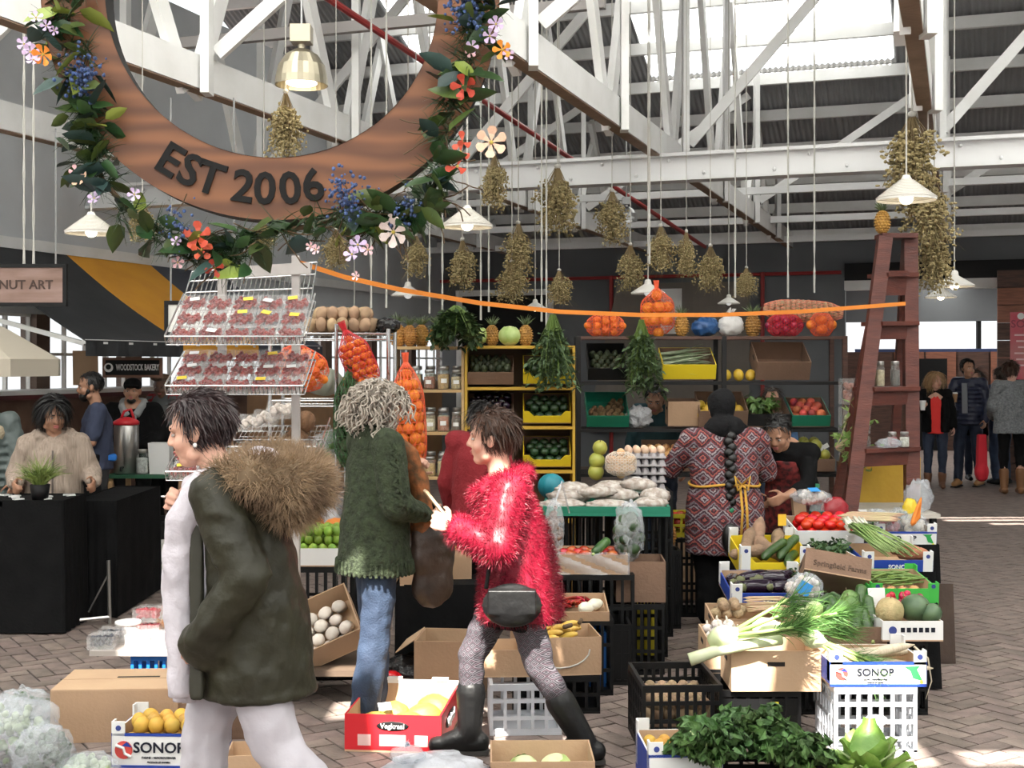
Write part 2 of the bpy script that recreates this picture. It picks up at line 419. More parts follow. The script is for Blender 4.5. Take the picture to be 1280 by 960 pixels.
lb = MB(); wallseg(lb, -1.75, 7, EAVE_B - .14, EAVE_B + .1, 2.93, 3.08); obj('lintel_strip', lb, white_paint, wall_b)
obj('trim_pipe', MB().tube([B(AL, EAVE_B - .08, 3.22), B(-1.8, EAVE_B - .08, 3.22)], .03, 8), red_pipe, kind='structure')
for a in (-5.6, -3.05):
    obj('trim_downpipe', MB().tube([B(a, EAVE_B - .1, 0), B(a, EAVE_B - .1, 3.25)], .035, 8), red_pipe, kind='structure')
# black sheet for the shade inside a doorway, and pale door frame, on the back wall behind the rack
dm = MB(); wallseg(dm, -8.35, -6.75, EAVE_B - .03, EAVE_B, 0, 3.0); obj('doorway_shade', dm, black_paint, kind='structure')
fr = MB()
for a in (-8.4, -6.7): fr.bar(B(a, EAVE_B - .05, 0), B(a, EAVE_B - .05, 3.02), .1, .1)
fr.bar(B(-8.45, EAVE_B - .05, 3.0), B(-6.65, EAVE_B - .05, 3.0), .1, .1); obj('trim_door_frame', fr, white_paint, kind='structure')
# canvas sheet hung on the back wall
def tarp(u, v):
    a = -6.0 + 2.75 * u + (.55 * v if u < .5 else 0) * (1 - 2 * u); z = .6 + 2.5 * v
    p = B(a, EAVE_B - .22 - .10 * math.sin(u * 9 + v * 2) * (1 - v * .5), z); return p
tm = modmesh('canvas_sheet', MB().grid(tarp, 24, 14), [('SOLIDIFY', dict(thickness=.01))])
obj('canvas_sheet', tm, M('taupe_canvas', (.20, .175, .15), .85, (.17, .15, .13), 2, .1, 40), None, True, label='taupe canvas sheet hung across the dark back wall behind the shelves', cat='canvas')
nb = MB(); wallseg(nb, -4.7, -4.35, EAVE_B - .3, EAVE_B - .27, 2.25, 3.0)
obj('notice_board', nb.box(B(-4.525, EAVE_B - .32, 2.62), (.2, .01, .3), (0, 0, BROT)), M('paper_white', (.75, .75, .74), .7), label='pale blank notice board on the dark back wall', cat='board')

# side annex beyond the opening, right
anx = MB(); wallseg(anx, -4, 8, 27.5, 27.7, -.05, 2.0); wall_f = obj('wall_annex', anx, brown_plank, kind='structure')
for i in range(9):
    pz = MB(); wallseg(pz, -1.9 + i * .62, -1.32 + i * .62, 27.44, 27.5, 1.15, 2.0); obj('plank_panel', pz, red_plank if i % 3 else brown_plank, wall_f)
a3 = MB(); wallseg(a3, -4, 8, 27.5, 27.7, 2.62, 4.4); obj('wall_annex_upper', a3, wall_dark, kind='structure')
for i in range(6):
    g = MB(); wallseg(g, -2.6 + i * 1.5, -1.2 + i * 1.5, 27.58, 27.6, 2.03, 2.6)
    w = obj('window_%d' % (20 + i), MB().bar(B(-2.65 + i * 1.5, 27.6, 2), B(-2.65 + i * 1.5, 27.6, 2.62), .08), black_paint, kind='structure'); obj('pane', g, film('window_pane', .12), w)
anx_c = obj('ceiling_annex', MB().bar(B(-4, 21.5, 3.6), B(8, 21.5, 3.6), .1), sheet_grey, kind='structure')
for i, (a0, a1) in enumerate(((-4, -.7), (-.7, 0), (0, 1.6), (1.6, 2.6), (2.6, 4.2), (4.2, 5.2), (5.2, 8))):
    for b0, b1 in ((21.5, 24.0), (24.0, 26.6), (26.6, 27.7)):
        g = MB().grid(lambda u, v: B(a0 + (a1 - a0) * u, b0 + (b1 - b0) * v, 3.55 - .1 * (b0 + (b1 - b0) * v - 21.5) / 6.2 + .02 * math.sin((a0 + (a1 - a0) * u) * 42)), max(4, int((a1 - a0) * 58)), 1)
        mk = i % 2 == 1; obj('skylight_sheet' if mk else 'roof_sheet', g, sky_pane if mk else sheet_grey, anx_c, True)  # skylight repeated as extra translucent strips, added to brighten the annex
dm = MB(); wallseg(dm, -.95, -.25, 27.38, 27.44, 0, 1.86); obj('door_2', dm, black_paint, kind='structure')
obj('trim_blue_band', MB().bar(B(-2, 26.6, 2.02), B(6, 26.6, 2.02), .06, .06), M('navy_band', (.03, .05, .14), .5), kind='structure')
# plank clad pillar with poster at the far right
pl = thing('pillar', 'dark timber clad pillar with red poster at the far right', 'pillar', B(.55, 20.6, 0), BROT)
for i in range(12): obj('plank', MB().box((.35, 0, .14 + i * .262), (.75, .3, .252)), red_plank if i in (9, 10) else brown_plank, pl)
po = obj('poster', MB().box((.40, -.165, 2.02), (.5, .02, 1.0)), M('poster_red', (.62, .09, .13), .6, (.55, .2, .2), 3), None, label='red poster with pale lettering fixed to the timber pillar', cat='poster')
po.location = B(.55, 20.6, 0); po.rotation_euler = (0, 0, BROT)
lettering('SOL', .16, M('dusky_print', (.30, .06, .09), .6), po, (.30, -.18, 2.34))
for i in range(6): obj('print_line', MB().box((.38, -.178, 2.18 - i * .09), (.34 - .05 * (i % 3), .004, .025)), M('pale_print', (.8, .55, .55), .6), po)
obj('round_badge', MB().lathe([(.05, 0), (.05, .006)], 16, (.30, -.18, 2.46), Euler((math.pi / 2, 0, 0)).to_matrix()), white_paint, po)
# ================================================================ people
skin_l = M('skin_light', (.62, .36, .26), .5, (.56, .30, .22), 14)
skin_m = M('skin_medium', (.40, .21, .13), .5, (.35, .18, .11), 14)
skin_d = M('skin_dark', (.19, .10, .065), .5, (.16, .085, .055), 14)
lip_m = M('lip', (.45, .14, .13), .4); eye_w = M('eye_white', (.45, .43, .41), .3); eye_d = M('eye_dark', (.02, .015, .01), .2)
def V(*a): return Vector(a)
def hand(mb, wr, d, n, side, curl=.6, s=1.0):
    """palm and five fingers; d along the hand, n out of the back of the hand, side is the thumb side (+1/-1)"""
    wr = Vector(wr); d = Vector(d).normalized(); n = Vector(n); n = (n - d * n.dot(d)).normalized(); x = d.cross(n) * side
    fl = (.070, .078, .073, .056)
    for i in range(4):
        o = (.031 - .0207 * i) * s; k = wr + d * (.088 - .004 * abs(i - 1)) * s + x * o
        mb.cap(wr + x * o * .55 + d * .01 * s, k, .0145 * s, .0105 * s, 8)
        q = k; dd = d.copy(); l = fl[i] * s
        for j, f in enumerate((.45, .32, .23)):
            dd = (Matrix.Rotation(-curl * (.75 + .35 * j), 3, d.cross(n)) @ dd).normalized(); e = q + dd * l * f
            mb.cap(q, e, (.0092 - .0009 * j) * s, (.0085 - .0011 * j) * s, 8); q = e
    t0 = wr + d * .025 * s + x * .026 * s; t1 = t0 + (d * .55 + x * .75 - n * .35).normalized() * .042 * s
    t2 = t1 + (d * .85 + x * .25 - n * .5 * (.4 + curl)).normalized() * .034 * s; t3 = t2 + (d * .9 - x * .1 - n * curl).normalized() * .026 * s
    mb.cap(wr + d * .015 * s + x * .01 * s, t1, .0165 * s, .0115 * s, 8); mb.cap(t1, t2, .0108 * s, .0095 * s, 8); mb.cap(t2, t3, .0095 * s, .0075 * s, 8)
DEF = dict(pelvis=V(0, 0, .95), chest=V(0, 0, 1.27), neck=V(0, .005, 1.43), head=V(0, .035, 1.575),
           shL=V(-.17, 0, 1.38), shR=V(.17, 0, 1.38), elL=V(-.24, -.02, 1.12), elR=V(.24, -.02, 1.12), wrL=V(-.25, .08, .90), wrR=V(.25, .08, .90),
           hipL=V(-.09, 0, .92), hipR=V(.09, 0, .92), knL=V(-.1, .02, .49), knR=V(.1, .02, .49), anL=V(-.1, -.02, .085), anR=V(.1, -.02, .085))
class Person:
    def __init__(s, label, loc, rz, skin, pose=None, scale=1.0, hyaw=0, hpitch=0, hroll=0, vox=.006, cv=.012, curl=.6, curlL=None, curlR=None, hn=None, toes=None, hd=None, grp=None):
        s.J = {k: v.copy() for k, v in DEF.items()}
        for k, v in (pose or {}).items(): s.J[k] = Vector(v)
        s.t = thing('person', label, 'person', loc, rz); s.t.scale = (scale,) * 3
        s.skin = skin; s.vox = vox; s.cv = cv; J = s.J
        s.H = Matrix.Translation(J['head']) @ Euler((-hpitch, hroll, hyaw)).to_matrix().to_4x4()
        mb = MB(); b = mb
        b.ell(J['pelvis'], (.155, .105, .13)); b.ell((J['pelvis'] + J['chest']) / 2, (.13, .095, .17)); b.ell(J['chest'], (.155, .105, .17))
        b.cap(J['shL'] + V(.03, 0, 0), J['shR'] - V(.03, 0, 0), .055); b.cap(J['chest'] + V(0, 0, .08), J['neck'], .07, .055); b.cap(J['neck'], s.H @ V(0, -.015, -.03), .053, .05)
        for q in 'LR':
            b.cap(J['sh' + q], J['el' + q], .05, .041); b.cap(J['el' + q], J['wr' + q], .04, .026)
            b.cap(J['hip' + q], J['kn' + q], .082, .055); b.cap(J['kn' + q], J['an' + q], .053, .036)
            td = (toes or {}).get(q, V(0, 1, -.12)).normalized(); an = J['an' + q]
            b.cap(an - td * .04 - V(0, 0, .035), an + td * .14 - V(0, 0, .04), .036, .03); b.cap(an, an + td * .1 - V(0, 0, .03), .036, .03)
            d = (hd or {}).get(q) or (J['wr' + q] - J['el' + q]); n = (hn or {}).get(q) or V(-1 if q == 'L' else 1, 0, .1)
            d = Vector(d).normalized(); n = Vector(n)
            ax = d.cross(n - d * n.dot(d)); side = 1 if ax.dot(V(0, 1, .4)) > 0 else -1
            hand(b, J['wr' + q], d, n, side, {'L': curlL, 'R': curlR}[q] if {'L': curlL, 'R': curlR}[q] is not None else curl)
        h = MB()
        h.ell((0, -.012, .03), (.075, .095, .09), 16, 12); h.ell((0, .022, -.03), (.060, .070, .085), 16, 12); h.ell((0, .054, -.088), (.034, .034, .026))
        h.cap((0, .086, .016), (0, .104, -.020), .009, .0125); h.ell((-.011, .095, -.025), .0095, 8, 6); h.ell((.011, .095, -.025), .0095, 8, 6)
        h.cap((-.036, .076, .026), (.036, .076, .026), .013); h.ell((0, .084, -.052), (.022, .012, .0085)); h.ell((0, .082, -.063), (.019, .012, .008))
        for q in (-1, 1): h.ell((q * .036, .055, -.03), .03); h.ell((q * .077, -.008, -.005), (.011, .022, .034), rot=(.15, 0, q * .35)); h.cap((q * .05, .02, -.075), (0, .05, -.09), .022, .02)
        h.xf(s.H); b.add(h.v, h.f)
        obj('body', remesh('body', mb, vox, 3), skin, s.t)
        e = MB(); e2 = MB(); br = MB(); lp = MB()
        for q in (-1, 1):
            e.ell((q * .030, .0775, .003), (.0115, .007, .0052)); e2.ell((q * .030, .0825, .003), (.005, .003, .0052))
            br.cap((q * .016, .0895, .026), (q * .046, .078, .027), .0045, .0035, 6)
        lp.ell((0, .0925, -.0525), (.0215, .006, .006)); lp.ell((0, .0905, -.0635), (.0185, .006, .006))
        obj('eyes', e.xf(s.H), eye_w, s.t, True); obj('irises', e2.xf(s.H), eye_d, s.t, True); obj('lips', lp.xf(s.H), lip_m, s.t, True); s.br = br.xf(s.H)
    def spine(s, z):
        J = s.J; P = [J['pelvis'] - V(0, 0, 1), J['pelvis'], J['chest'], J['neck']]; P[0].x, P[0].y = J['pelvis'].x, J['pelvis'].y
        for a, b in zip(P, P[1:]):
            if a.z <= z <= b.z: return a.lerp(b, (z - a.z) / max(1e-6, b.z - a.z))
        return P[-1] if z > P[-1].z else P[0]
    def part(s, name, mb, mat, vox=None, it=3, label=None, rm=True, fold=.022):
        me = remesh(name, mb, vox or s.cv, it, fold=fold if name not in ('cap', 'flat_cap', 'handbag', 'boot', 'shoe', 'parka_placket', 'pocket_flap') else 0) if rm else mb
        o = obj(name, me, mat, s.t, not rm); 
        if label: o['label'] = label
        return o
    def top(s, secs, sl=(.06, .055, .045), sleeve=1.0, extra=None, name='coat', mat=None, vox=None, shoulder=.075, cuff=0, it=3, label=None, dy=0):
        """secs: (z, rx, ry[, dy]) rings from hem to shoulder"""
        mb = MB(); J = s.J
        mb.loft([(s.spine(q[0]) + V(0, q[3] if len(q) > 3 else dy, 0), q[1], q[2]) for q in [(a[0],) + tuple(a[1:]) for a in secs]] if False else
                [(V(s.spine(q[0]).x, s.spine(q[0]).y + (q[3] if len(q) > 3 else dy), q[0]), q[1], q[2]) for q in secs])
        mb.cap(J['shL'], J['shR'], shoulder)
        for q in 'LR':
            sv = sleeve[q] if isinstance(sleeve, dict) else sleeve
            if sv <= 0: continue
            a, e, w = J['sh' + q], J['el' + q], J['wr' + q]
            if sv <= .5: mb.cap(a, a.lerp(e, sv * 2), sl[0], sl[1])
            else: mb.cap(a, e, sl[0], sl[1]); mb.cap(e, e.lerp(w, sv * 2 - 1), sl[1], sl[2])
        if extra: extra(mb, J)
        return s.part(name, mb, mat, vox, it, label)
    def trousers(s, mat, hem=.1, r=(.098, .072, .058), name='trousers', top=1.0, it=3, vox=None, wide=0):
        mb = MB(); J = s.J; p = J['pelvis']
        mb.ell(p - V(0, 0, .02), (.172, .125, .12))
        for q in 'LR':
            k, a = J['kn' + q], J['an' + q]; e = a.lerp(k, max(0, hem - .08) / max(.1, (k - a).length)) if hem > .08 else a
            mb.cap(J['hip' + q], k, r[0], r[1]); mb.cap(k, e, r[1], r[2])
        return s.part(name, mb, mat, vox, it)
    def shoes(s, mat, name='shoe', shaft=0, toes=None, sole=None, r=.044):
        for q in 'LR':
            mb = MB(); an = s.J['an' + q]; td = (toes or {}).get(q, V(0, 1, -.0)).normalized(); kn = s.J['kn' + q]
            mb.cap(an - td * .045 - V(0, 0, .035), an + td * .15 - V(0, 0, .045), r, r * .82); mb.cap(an, an + td * .1 - V(0, 0, .035), r, r * .9)
            if shaft: mb.cap(an, an.lerp(kn, shaft), r * 1.12, r * 1.45); mb.cap(an.lerp(kn, shaft * .3), an.lerp(kn, shaft), r * 1.2, r * 1.42)
            o = s.part(name, mb, mat, .009, 2)
            if sole:
                sb = MB(); up_ = V(0, 0, 1); 
                sb.bar(an - td * .085 - V(0, 0, .075), an + td * .185 - V(0, 0, .082), .075, .018)
                obj('sole', sb, sole, o)
    def scalp(s, mat, name='hair', k=1.07, front=.045, low=-.06, n=900, ln=.05, wd=.006, grav=.4, curl=0, bend=.5, seg=3, back=-.10, jit=.22, z0=.03, cap=True, lift=.22):
        """hair grown from the skull outside the face"""
        base = MB(); base.ell((0, -.016, .034), (.078 * k, .097 * k, .09 * k), 20, 14)
        mb = MB()
        if cap:
            keep = [i for i, p in enumerate(base.v)]
            ok = lambda p: p[2] > low and (p[1] < front * .6 + max(0, (p[2] - .05)) * 1.1) 
            mb.v = list(base.v); mb.f = [f for f in base.f if all(ok(base.v[i]) for i in f)]; mb.mi = [0] * len(mb.f)
        pts = []; drs = []
        while len(pts) < n:
            d = V(random.gauss(0, 1), random.gauss(0, 1), random.gauss(0, 1)).normalized()
            p = V(d.x * .078 * k, d.y * .097 * k - .016, d.z * .09 * k + .034)
            if p.z < low or p.y > front * .6 + max(0, (p.z - .05)) * 1.1: continue
            w_ = V(random.choice((-.5, .5)), -.5, -.9) if p.z > .09 else V(0, -.25, -1); w_ = w_ - d * w_.dot(d)
            pts.append(p); drs.append((w_.normalized() if w_.length > .05 else V(0, -1, 0)) + d * lift)
        blades(pts, drs, ln, wd, bend, seg, jit, grav, curl, mb=mb); mb.xf(s.H)
        o = obj(name, mb, mat, s.t, True); obj('eyebrows', s.br, mat, s.t, True); return o
hair_dark = M('hair_dark', (.028, .018, .013), .45, (.05, .03, .02), 20)
hair_black = M('hair_black', (.008, .007, .007), .4)
hair_brown = M('hair_brown', (.075, .034, .02), .45, (.04, .02, .012), 20)
hair_grey = M('hair_grey', (.50, .44, .37), .5, (.30, .26, .22), 25)
hair_blond = M('hair_blond', (.45, .28, .13), .45, (.32, .19, .09), 20)
denim = M('denim', (.014, .026, .055), .8, (.028, .048, .09), 8, .3, 120)
denim_d = M('denim_dark', (.014, .022, .045), .8, (.022, .033, .06), 8, .2, 120)
leather_b = M('black_leather', (.006, .006, .0065), .45, (.010, .010, .010), 9, .2, 30, spec=.3)
black_cloth = M('black_cloth', (.004, .004, .0045), .9, (.007, .007, .0075), 6, .2, 60, spec=.15)
tan_suede = M('tan_suede', (.42, .22, .09), .8); rubber = M('rubber_sole', (.03, .028, .026), .8)

def band_pattern(name, cols, zf, xf, zig, noise=0, rough=.8, axis='Z', bump=.2, uax='X'):
    """woven rows: bands along the height crossed by diamond zigzags"""
    m = bpy.data.materials.new(name); t = nt(m); N = t.nodes; L = t.links; p = N['Principled BSDF']; p.inputs['Roughness'].default_value = rough
    tc = N.new('ShaderNodeTexCoord'); sx = N.new('ShaderNodeSeparateXYZ'); L.new(tc.outputs['Object'], sx.inputs[0])
    def mth(op, a, b=None):
        n = N.new('ShaderNodeMath'); n.operation = op
        for i, q in enumerate((a, b)):
            if q is None: continue
            if isinstance(q, (int, float)): n.inputs[i].default_value = q
            else: L.new(q, n.inputs[i])
        return n.outputs[0]
    h = mth('ADD', sx.outputs['X'], sx.outputs['Y']) if uax == 'XY' else sx.outputs[uax]
    z = mth('MULTIPLY', sx.outputs[axis], zf); x = mth('PINGPONG', mth('MULTIPLY', h, xf), .5); zz = mth('PINGPONG', z, .5)
    v = mth('FRACT', mth('ADD', mth('MULTIPLY', mth('ADD', mth('MULTIPLY', x, zig), zz), 1.6), mth('MULTIPLY', mth('FLOOR', mth('MULTIPLY', z, 1.0)), .37)))
    if noise:
        nz = N.new('ShaderNodeTexNoise'); nz.inputs['Scale'].default_value = 70; L.new(tc.outputs['Object'], nz.inputs['Vector'])
        v = mth('FRACT', mth('ADD', v, mth('MULTIPLY', nz.outputs['Fac'], noise)))
    r = N.new('ShaderNodeValToRGB'); r.color_ramp.interpolation = 'CONSTANT'; e = r.color_ramp.elements
    for i, c in enumerate(cols):
        q = e[i] if i < 2 else e.new(i / len(cols)); q.position = i / len(cols); q.color = (*c, 1)
    L.new(v, r.inputs[0]); L.new(r.outputs[0], p.inputs['Base Color']); return m

# ---- woman in the olive parka, striding left in the foreground (local forward +Y is the photo's left)
P = Person('woman in olive green parka with fur hood and white scarf striding left in the foreground', (-.90, 4.3, 0), R(86), skin_l,
    dict(pelvis=(0, 0, .92), chest=(0, .05, 1.22), neck=(0, .08, 1.37), head=(0, .155, 1.525), shL=(-.17, .05, 1.33), shR=(.17, .07, 1.33),
         elL=(-.215, -.07, 1.07), wrL=(-.2, .07, .87), elR=(.23, .16, 1.12), wrR=(.10, .235, 1.27), hipL=(-.09, -.03, .88), hipR=(.09, .03, .88),
         knR=(.09, .16, .49), anR=(.09, .17, .085), knL=(-.09, -.13, .50), anL=(-.09, -.37, .22)), 1.0, hpitch=.22, vox=.0055, curl=1.1, hd=dict(R=V(-.75, .35, .25)), hn=dict(R=V(0, .9, .3)), toes=dict(L=V(0, .8, -.6)))
olive = M('olive_nylon', (.024, .023, .011), .5, (.016, .015, .008), 5, .8, 9, spec=.35)
P.trousers(M('white_trousers', (.46, .44, .48), .75, (.40, .38, .42), 5, .3, 14), .1, (.105, .085, .072))
P.shoes(M('white_trainer', (.7, .7, .7), .6), toes=dict(L=V(0, .8, -.6)))
P.top([(.78, .15, .125), (.95, .16, .13), (1.12, .15, .13, .02), (1.28, .15, .13, .02), (1.38, .10, .085)], sleeve=0, name='blouse', mat=M('white_blouse', (.54, .52, .58), .8, (.48, .46, .52), 5, .2, 30), shoulder=.06)
def parka_x(mb, J):
    mb.cap(J['shL'], J['elL'], .085, .078); mb.cap(J['elL'], J['wrL'], .078, .068); mb.ell(J['wrL'] + V(.03, .0, -.02), (.07, .10, .09))
    for i in range(5): mb.ell(J['shL'].lerp(J['elL'], .25 + i * .18), (.092 - .003 * i, .092, .026), 12, 8, (0, .15 * (-1) ** i, 0))
    for i in range(5): mb.ell(J['elL'].lerp(J['wrL'], i * .2), (.083, .087, .024), 12, 8, (-.9, .2 * (-1) ** i, 0))
    mb.cap(J['shR'], J['elR'], .078, .066); mb.cap(J['elR'], J['wrR'] - V(0, .03, .05), .064, .052)
P.top([(.65, .205, .195, -.05), (.665, .215, .20, -.05), (.68, .205, .192, -.05), (.95, .20, .175, -.045), (1.0, .192, .162, -.045), (1.12, .192, .158, -.045), (1.30, .175, .135, -.04), (1.38, .11, .09, -.03)], sleeve=0, extra=parka_x, name='parka', mat=olive, shoulder=.08)
hb = MB(); hb.bar((-.175, .105, .665), (-.13, .12, 1.25), .03, .045); P.part('parka_placket', hb, M('olive_dark', (.022, .021, .012), .6), .008, 2)
pk = MB(); pk.tube([V(-.218, .085, .97), V(-.226, .03, .83)], .008, 6); obj('pocket_edge', pk, M('olive_dark', (.022, .021, .012)), P.t, True)
sc_ = MB(); sc_.tube([V(-.10, -.02, 1.40), V(-.11, .10, 1.37), V(-.02, .17, 1.33), V(.10, .13, 1.38), V(.1, -.02, 1.42), V(0, -.08, 1.43), V(-.1, -.02, 1.40)], .045, 10)
sc_.tube([V(-.10, .09, 1.38), V(-.115, .17, 1.24), V(-.11, .185, 1.05), V(-.11, .18, .85), V(-.115, .175, .66)], [.05, .06, .055, .052, .05], 10)
sc_.tube([V(.02, .16, 1.34), V(.0, .205, 1.2), V(-.02, .215, 1.0), V(-.02, .2, .8), V(-.02, .19, .62)], [.045, .06, .06, .055, .05], 10)
P.part('scarf', sc_, M('white_scarf', (.56, .53, .58), .9, (.46, .43, .47), 8, .7, 18), .012, 3)
hd = MB(); hd.tube([V(-.15, .06, 1.37), V(-.16, -.06, 1.39), V(-.10, -.17, 1.36), V(0, -.22, 1.34), V(.10, -.17, 1.37), V(.15, -.05, 1.40), V(.14, .06, 1.39)], [.05, .07, .085, .09, .085, .07, .05], 12)
hd.ell((0, -.15, 1.30), (.15, .10, .10))
hme = remesh('hood', hd, .012, 3); hp, hn_ = surf_pts(hme, 11000); obj('hood', hme, M('hood_lining', (.16, .11, .065), .9), P.t)
fur_tan = M('fur_tan', (.36, .25, .15), .75, (.16, .10, .06), 9)
obj('fur_trim', blades(hp, hn_, .046, .0024, .5, 3, .55, .5), fur_tan, P.t, kind=None)
P.scalp(M('hair_auburn_black', (.022, .012, .014), .4, (.04, .02, .02), 20), n=1500, ln=.055, wd=.005, k=1.12, low=-.065, grav=.5)
obj('earring', MB().ell(P.H @ V(-.088, -.005, -.045), .008, 8, 6), M('pearl', (.85, .82, .78), .2), P.t, True)
obj('ring', MB().lathe([(.0105, -.003), (.012, 0), (.0105, .003)], 10, P.J['wrR'] + V(-.07, .05, .03)), M('silver', (.8, .8, .8), .2, metal=1), P.t, True)

# ---- grey-haired woman in the green cable cardigan, back turned, facing right
knit = M('green_knit', (.040, .055, .026), .95, (.022, .031, .015), 28, 1.0, 55)
P = Person('grey curly haired woman in dark green knitted cardigan and jeans, at the stall', (-.67, 6.25, 0), R(-62), skin_l,
    dict(head=(0, .04, 1.555), neck=(0, .0, 1.42), elL=(-.24, .06, 1.14), wrL=(-.12, .24, 1.22), elR=(.245, .01, 1.10), wrR=(.16, .235, 1.03), knL=(-.09, .04, .49), knR=(.09, -.03, .49), anR=(.09, -.09, .085), anL=(-.09, .03, .085)),
    .985, hyaw=-.2, hpitch=.15, vox=.006, curl=1.2, hd=dict(R=V(-.2, .8, -.25), L=V(.3, .4, .5)))
P.trousers(denim, .1, (.10, .078, .075)); P.shoes(M('white_shoe', (.75, .75, .74), .5), sole=M('pale_sole', (.5, .5, .48), .7))
def card_x(mb, J):
    for q in 'LR': mb.cap(J['sh' + q], J['el' + q], .088, .078); mb.cap(J['el' + q], J['wr' + q].lerp(J['el' + q], .22), .078, .05)
    mb.cap(V(-.06, -.02, 1.43), V(.06, -.02, 1.43), .065)
cme = P.top([(.755, .235, .185), (.78, .23, .185), (.95, .205, .165), (1.12, .185, .15), (1.30, .175, .13), (1.40, .12, .10)], sleeve=0, extra=card_x, name='cardigan', mat=knit, shoulder=.085)
rb = MB()
for i in range(44):
    a = 2 * math.pi * i / 44; rb.cap(V(.232 * math.cos(a), .186 * math.sin(a), .755), V(.226 * math.cos(a), .182 * math.sin(a), .81), .0085, n=6)
obj('ribbed_hem', rb, knit, P.t, True)
for q, s_ in (('R', 1), ('L', -1)):     # cable plaits down the sleeves
    cb = MB(); a, e, w = P.J['sh' + q], P.J['el' + q], P.J['wr' + q]
    for ph in (0, math.pi):
        pts = []
        for i in range(25):
            t = i / 24; p = a.lerp(e, t * 1.9) if t < .526 else e.lerp(w, (t - .526) * 1.5)
            pts.append(p + V(s_ * (.086 - .02 * t), .022 * math.sin(t * 34 + ph) - .01, .012 * math.cos(t * 34 + ph)))
        cb.tube(pts, .011, 6)
    obj('cable_knit', cb, knit, P.t, True)

sc_ = MB(); sc_.tube([V(.07, .06, 1.42), V(.11, .13, 1.34), V(.10, .19, 1.2), V(.09, .22, 1.02), V(.08, .22, .86)], [.035, .05, .055, .055, .06], 10); sc_.tube([V(-.07, .06, 1.42), V(-.06, .15, 1.32), V(-.03, .2, 1.15), V(-.02, .22, .98)], [.035, .05, .055, .05], 10)
P.part('scarf', sc_, M('rust_scarf', (.30, .10, .03), .9, (.10, .05, .02), 22, .4, 30), .012)
bg_ = MB(); bg_.ell((.10, .27, .84), (.06, .13, .20)); bg_.ell((.10, .27, .68), (.055, .12, .12)); P.part('shoulder_bag', bg_, M('brown_leather', (.055, .032, .022), .5, (.03, .02, .015), 7, .4, 20), .012)
obj('bag_strap', MB().tube([V(.12, .3, 1.0), V(.06, .23, 1.2), V(-.1, .12, 1.40), V(-.12, -.05, 1.43)], .011, 6), leather_b, P.t, True)
P.scalp(hair_grey, n=300, ln=.08, wd=.008, k=1.16, front=.05, low=-.09, grav=.5)
cu_ = MB()
while len(cu_.v) < 330 * 60:
    d = V(random.gauss(0, 1), random.gauss(0, 1), random.gauss(0, 1)).normalized(); p = V(d.x * .09, d.y * .115 - .016, d.z * .105 + .034)
    if p.y > .04 + max(0, p.z - .05) or p.z < -.09: continue
    q = (d * .6 + V(0, -.1, -.75)).normalized(); L = rnd(.07, .14) if p.z > 0 else rnd(.05, .09); e1 = q.orthogonal().normalized(); e2 = q.cross(e1); ph = rnd(0, 6.3); cr_ = rnd(.008, .014); tw_ = rnd(10, 16) * random.choice((-1, 1))
    cu_.tube([p + q * L * t + V(0, 0, -.04 * t * t) + d * .02 * math.sin(3 * t) + (e1 * math.cos(ph + tw_ * t) + e2 * math.sin(ph + tw_ * t)) * cr_ for t in [i / 14 for i in range(15)]], .0042, 4)
obj('curls', cu_.xf(P.H), hair_grey, P.t, True)

# ---- woman in the shaggy crimson jacket, striding left
P = Person('woman in shaggy crimson jacket and patterned leggings striding left with an envelope', (.02, 5.66, 0), R(90), skin_l,
    dict(pelvis=(0, 0, .82), chest=(0, .04, 1.10), neck=(0, .07, 1.25), head=(0, .11, 1.42), shL=(-.17, .03, 1.20), shR=(.17, .05, 1.20), elL=(-.26, .08, .98), wrL=(-.16, .28, 1.05), elR=(.24, .1, .97), wrR=(.10, .29, 1.03),
         hipL=(-.09, -.02, .78), hipR=(.09, .03, .78), knR=(.09, .20, .44), anR=(.08, .21, .09), knL=(-.09, -.10, .43), anL=(-.09, -.30, .10)), 1.0, hpitch=.05, hyaw=-.15, vox=.0055, curl=1.0)
legg = band_pattern('patterned_leggings', [(.10, .09, .105), (.012, .010, .014), (.07, .06, .07), (.035, .010, .02), (.12, .11, .125), (.009, .008, .011)], 26, 22, .9, .12, axis='Z', uax='XY')
P.trousers(legg, .28, (.092, .066, .05), name='leggings'); P.shoes(leather_b, 'boot', shaft=.55, sole=rubber, r=.047)
sk = MB(); sk.loft([(V(0, -.01, .60), .175, .15), (V(0, 0, .8), .165, .13), (V(0, .01, .95), .15, .12)]); P.part('skirt', sk, black_cloth)
crim = M('crimson_fur', (.24, .005, .023), .45, (.15, .004, .015), 8, spec=.35)
def fur_x(mb, J):
    for q in 'LR': mb.cap(J['sh' + q], J['el' + q], .085, .085); mb.cap(J['el' + q], J['wr' + q].lerp(J['el' + q], .2), .085, .062)
    mb.tube([V(-.09, .03, 1.24), V(-.09, .13, 1.20), V(0, .17, 1.15), V(.09, .13, 1.2), V(.09, .02, 1.25), V(0, -.04, 1.27), V(-.09, .03, 1.24)], .05, 10)
fo = P.top([(.635, .215, .185, -.02), (.66, .215, .185, -.02), (.85, .205, .17, -.015), (1.02, .19, .155, -.01), (1.14, .17, .13), (1.22, .11, .09)], sleeve=0, extra=fur_x, name='jacket', mat=crim, shoulder=.085)
fp, fn = surf_pts(fo.data, 17000); o = obj('shaggy_fur', blades(fp, fn, .027, .0024, .5, 3, .5, .9), crim, P.t)
bb = MB(); bb.ell((-.25, .02, .73), (.055, .13, .095)); bb.box((-.27, .02, .75), (.06, .2, .1)); P.part('handbag', bb, leather_b, .01)
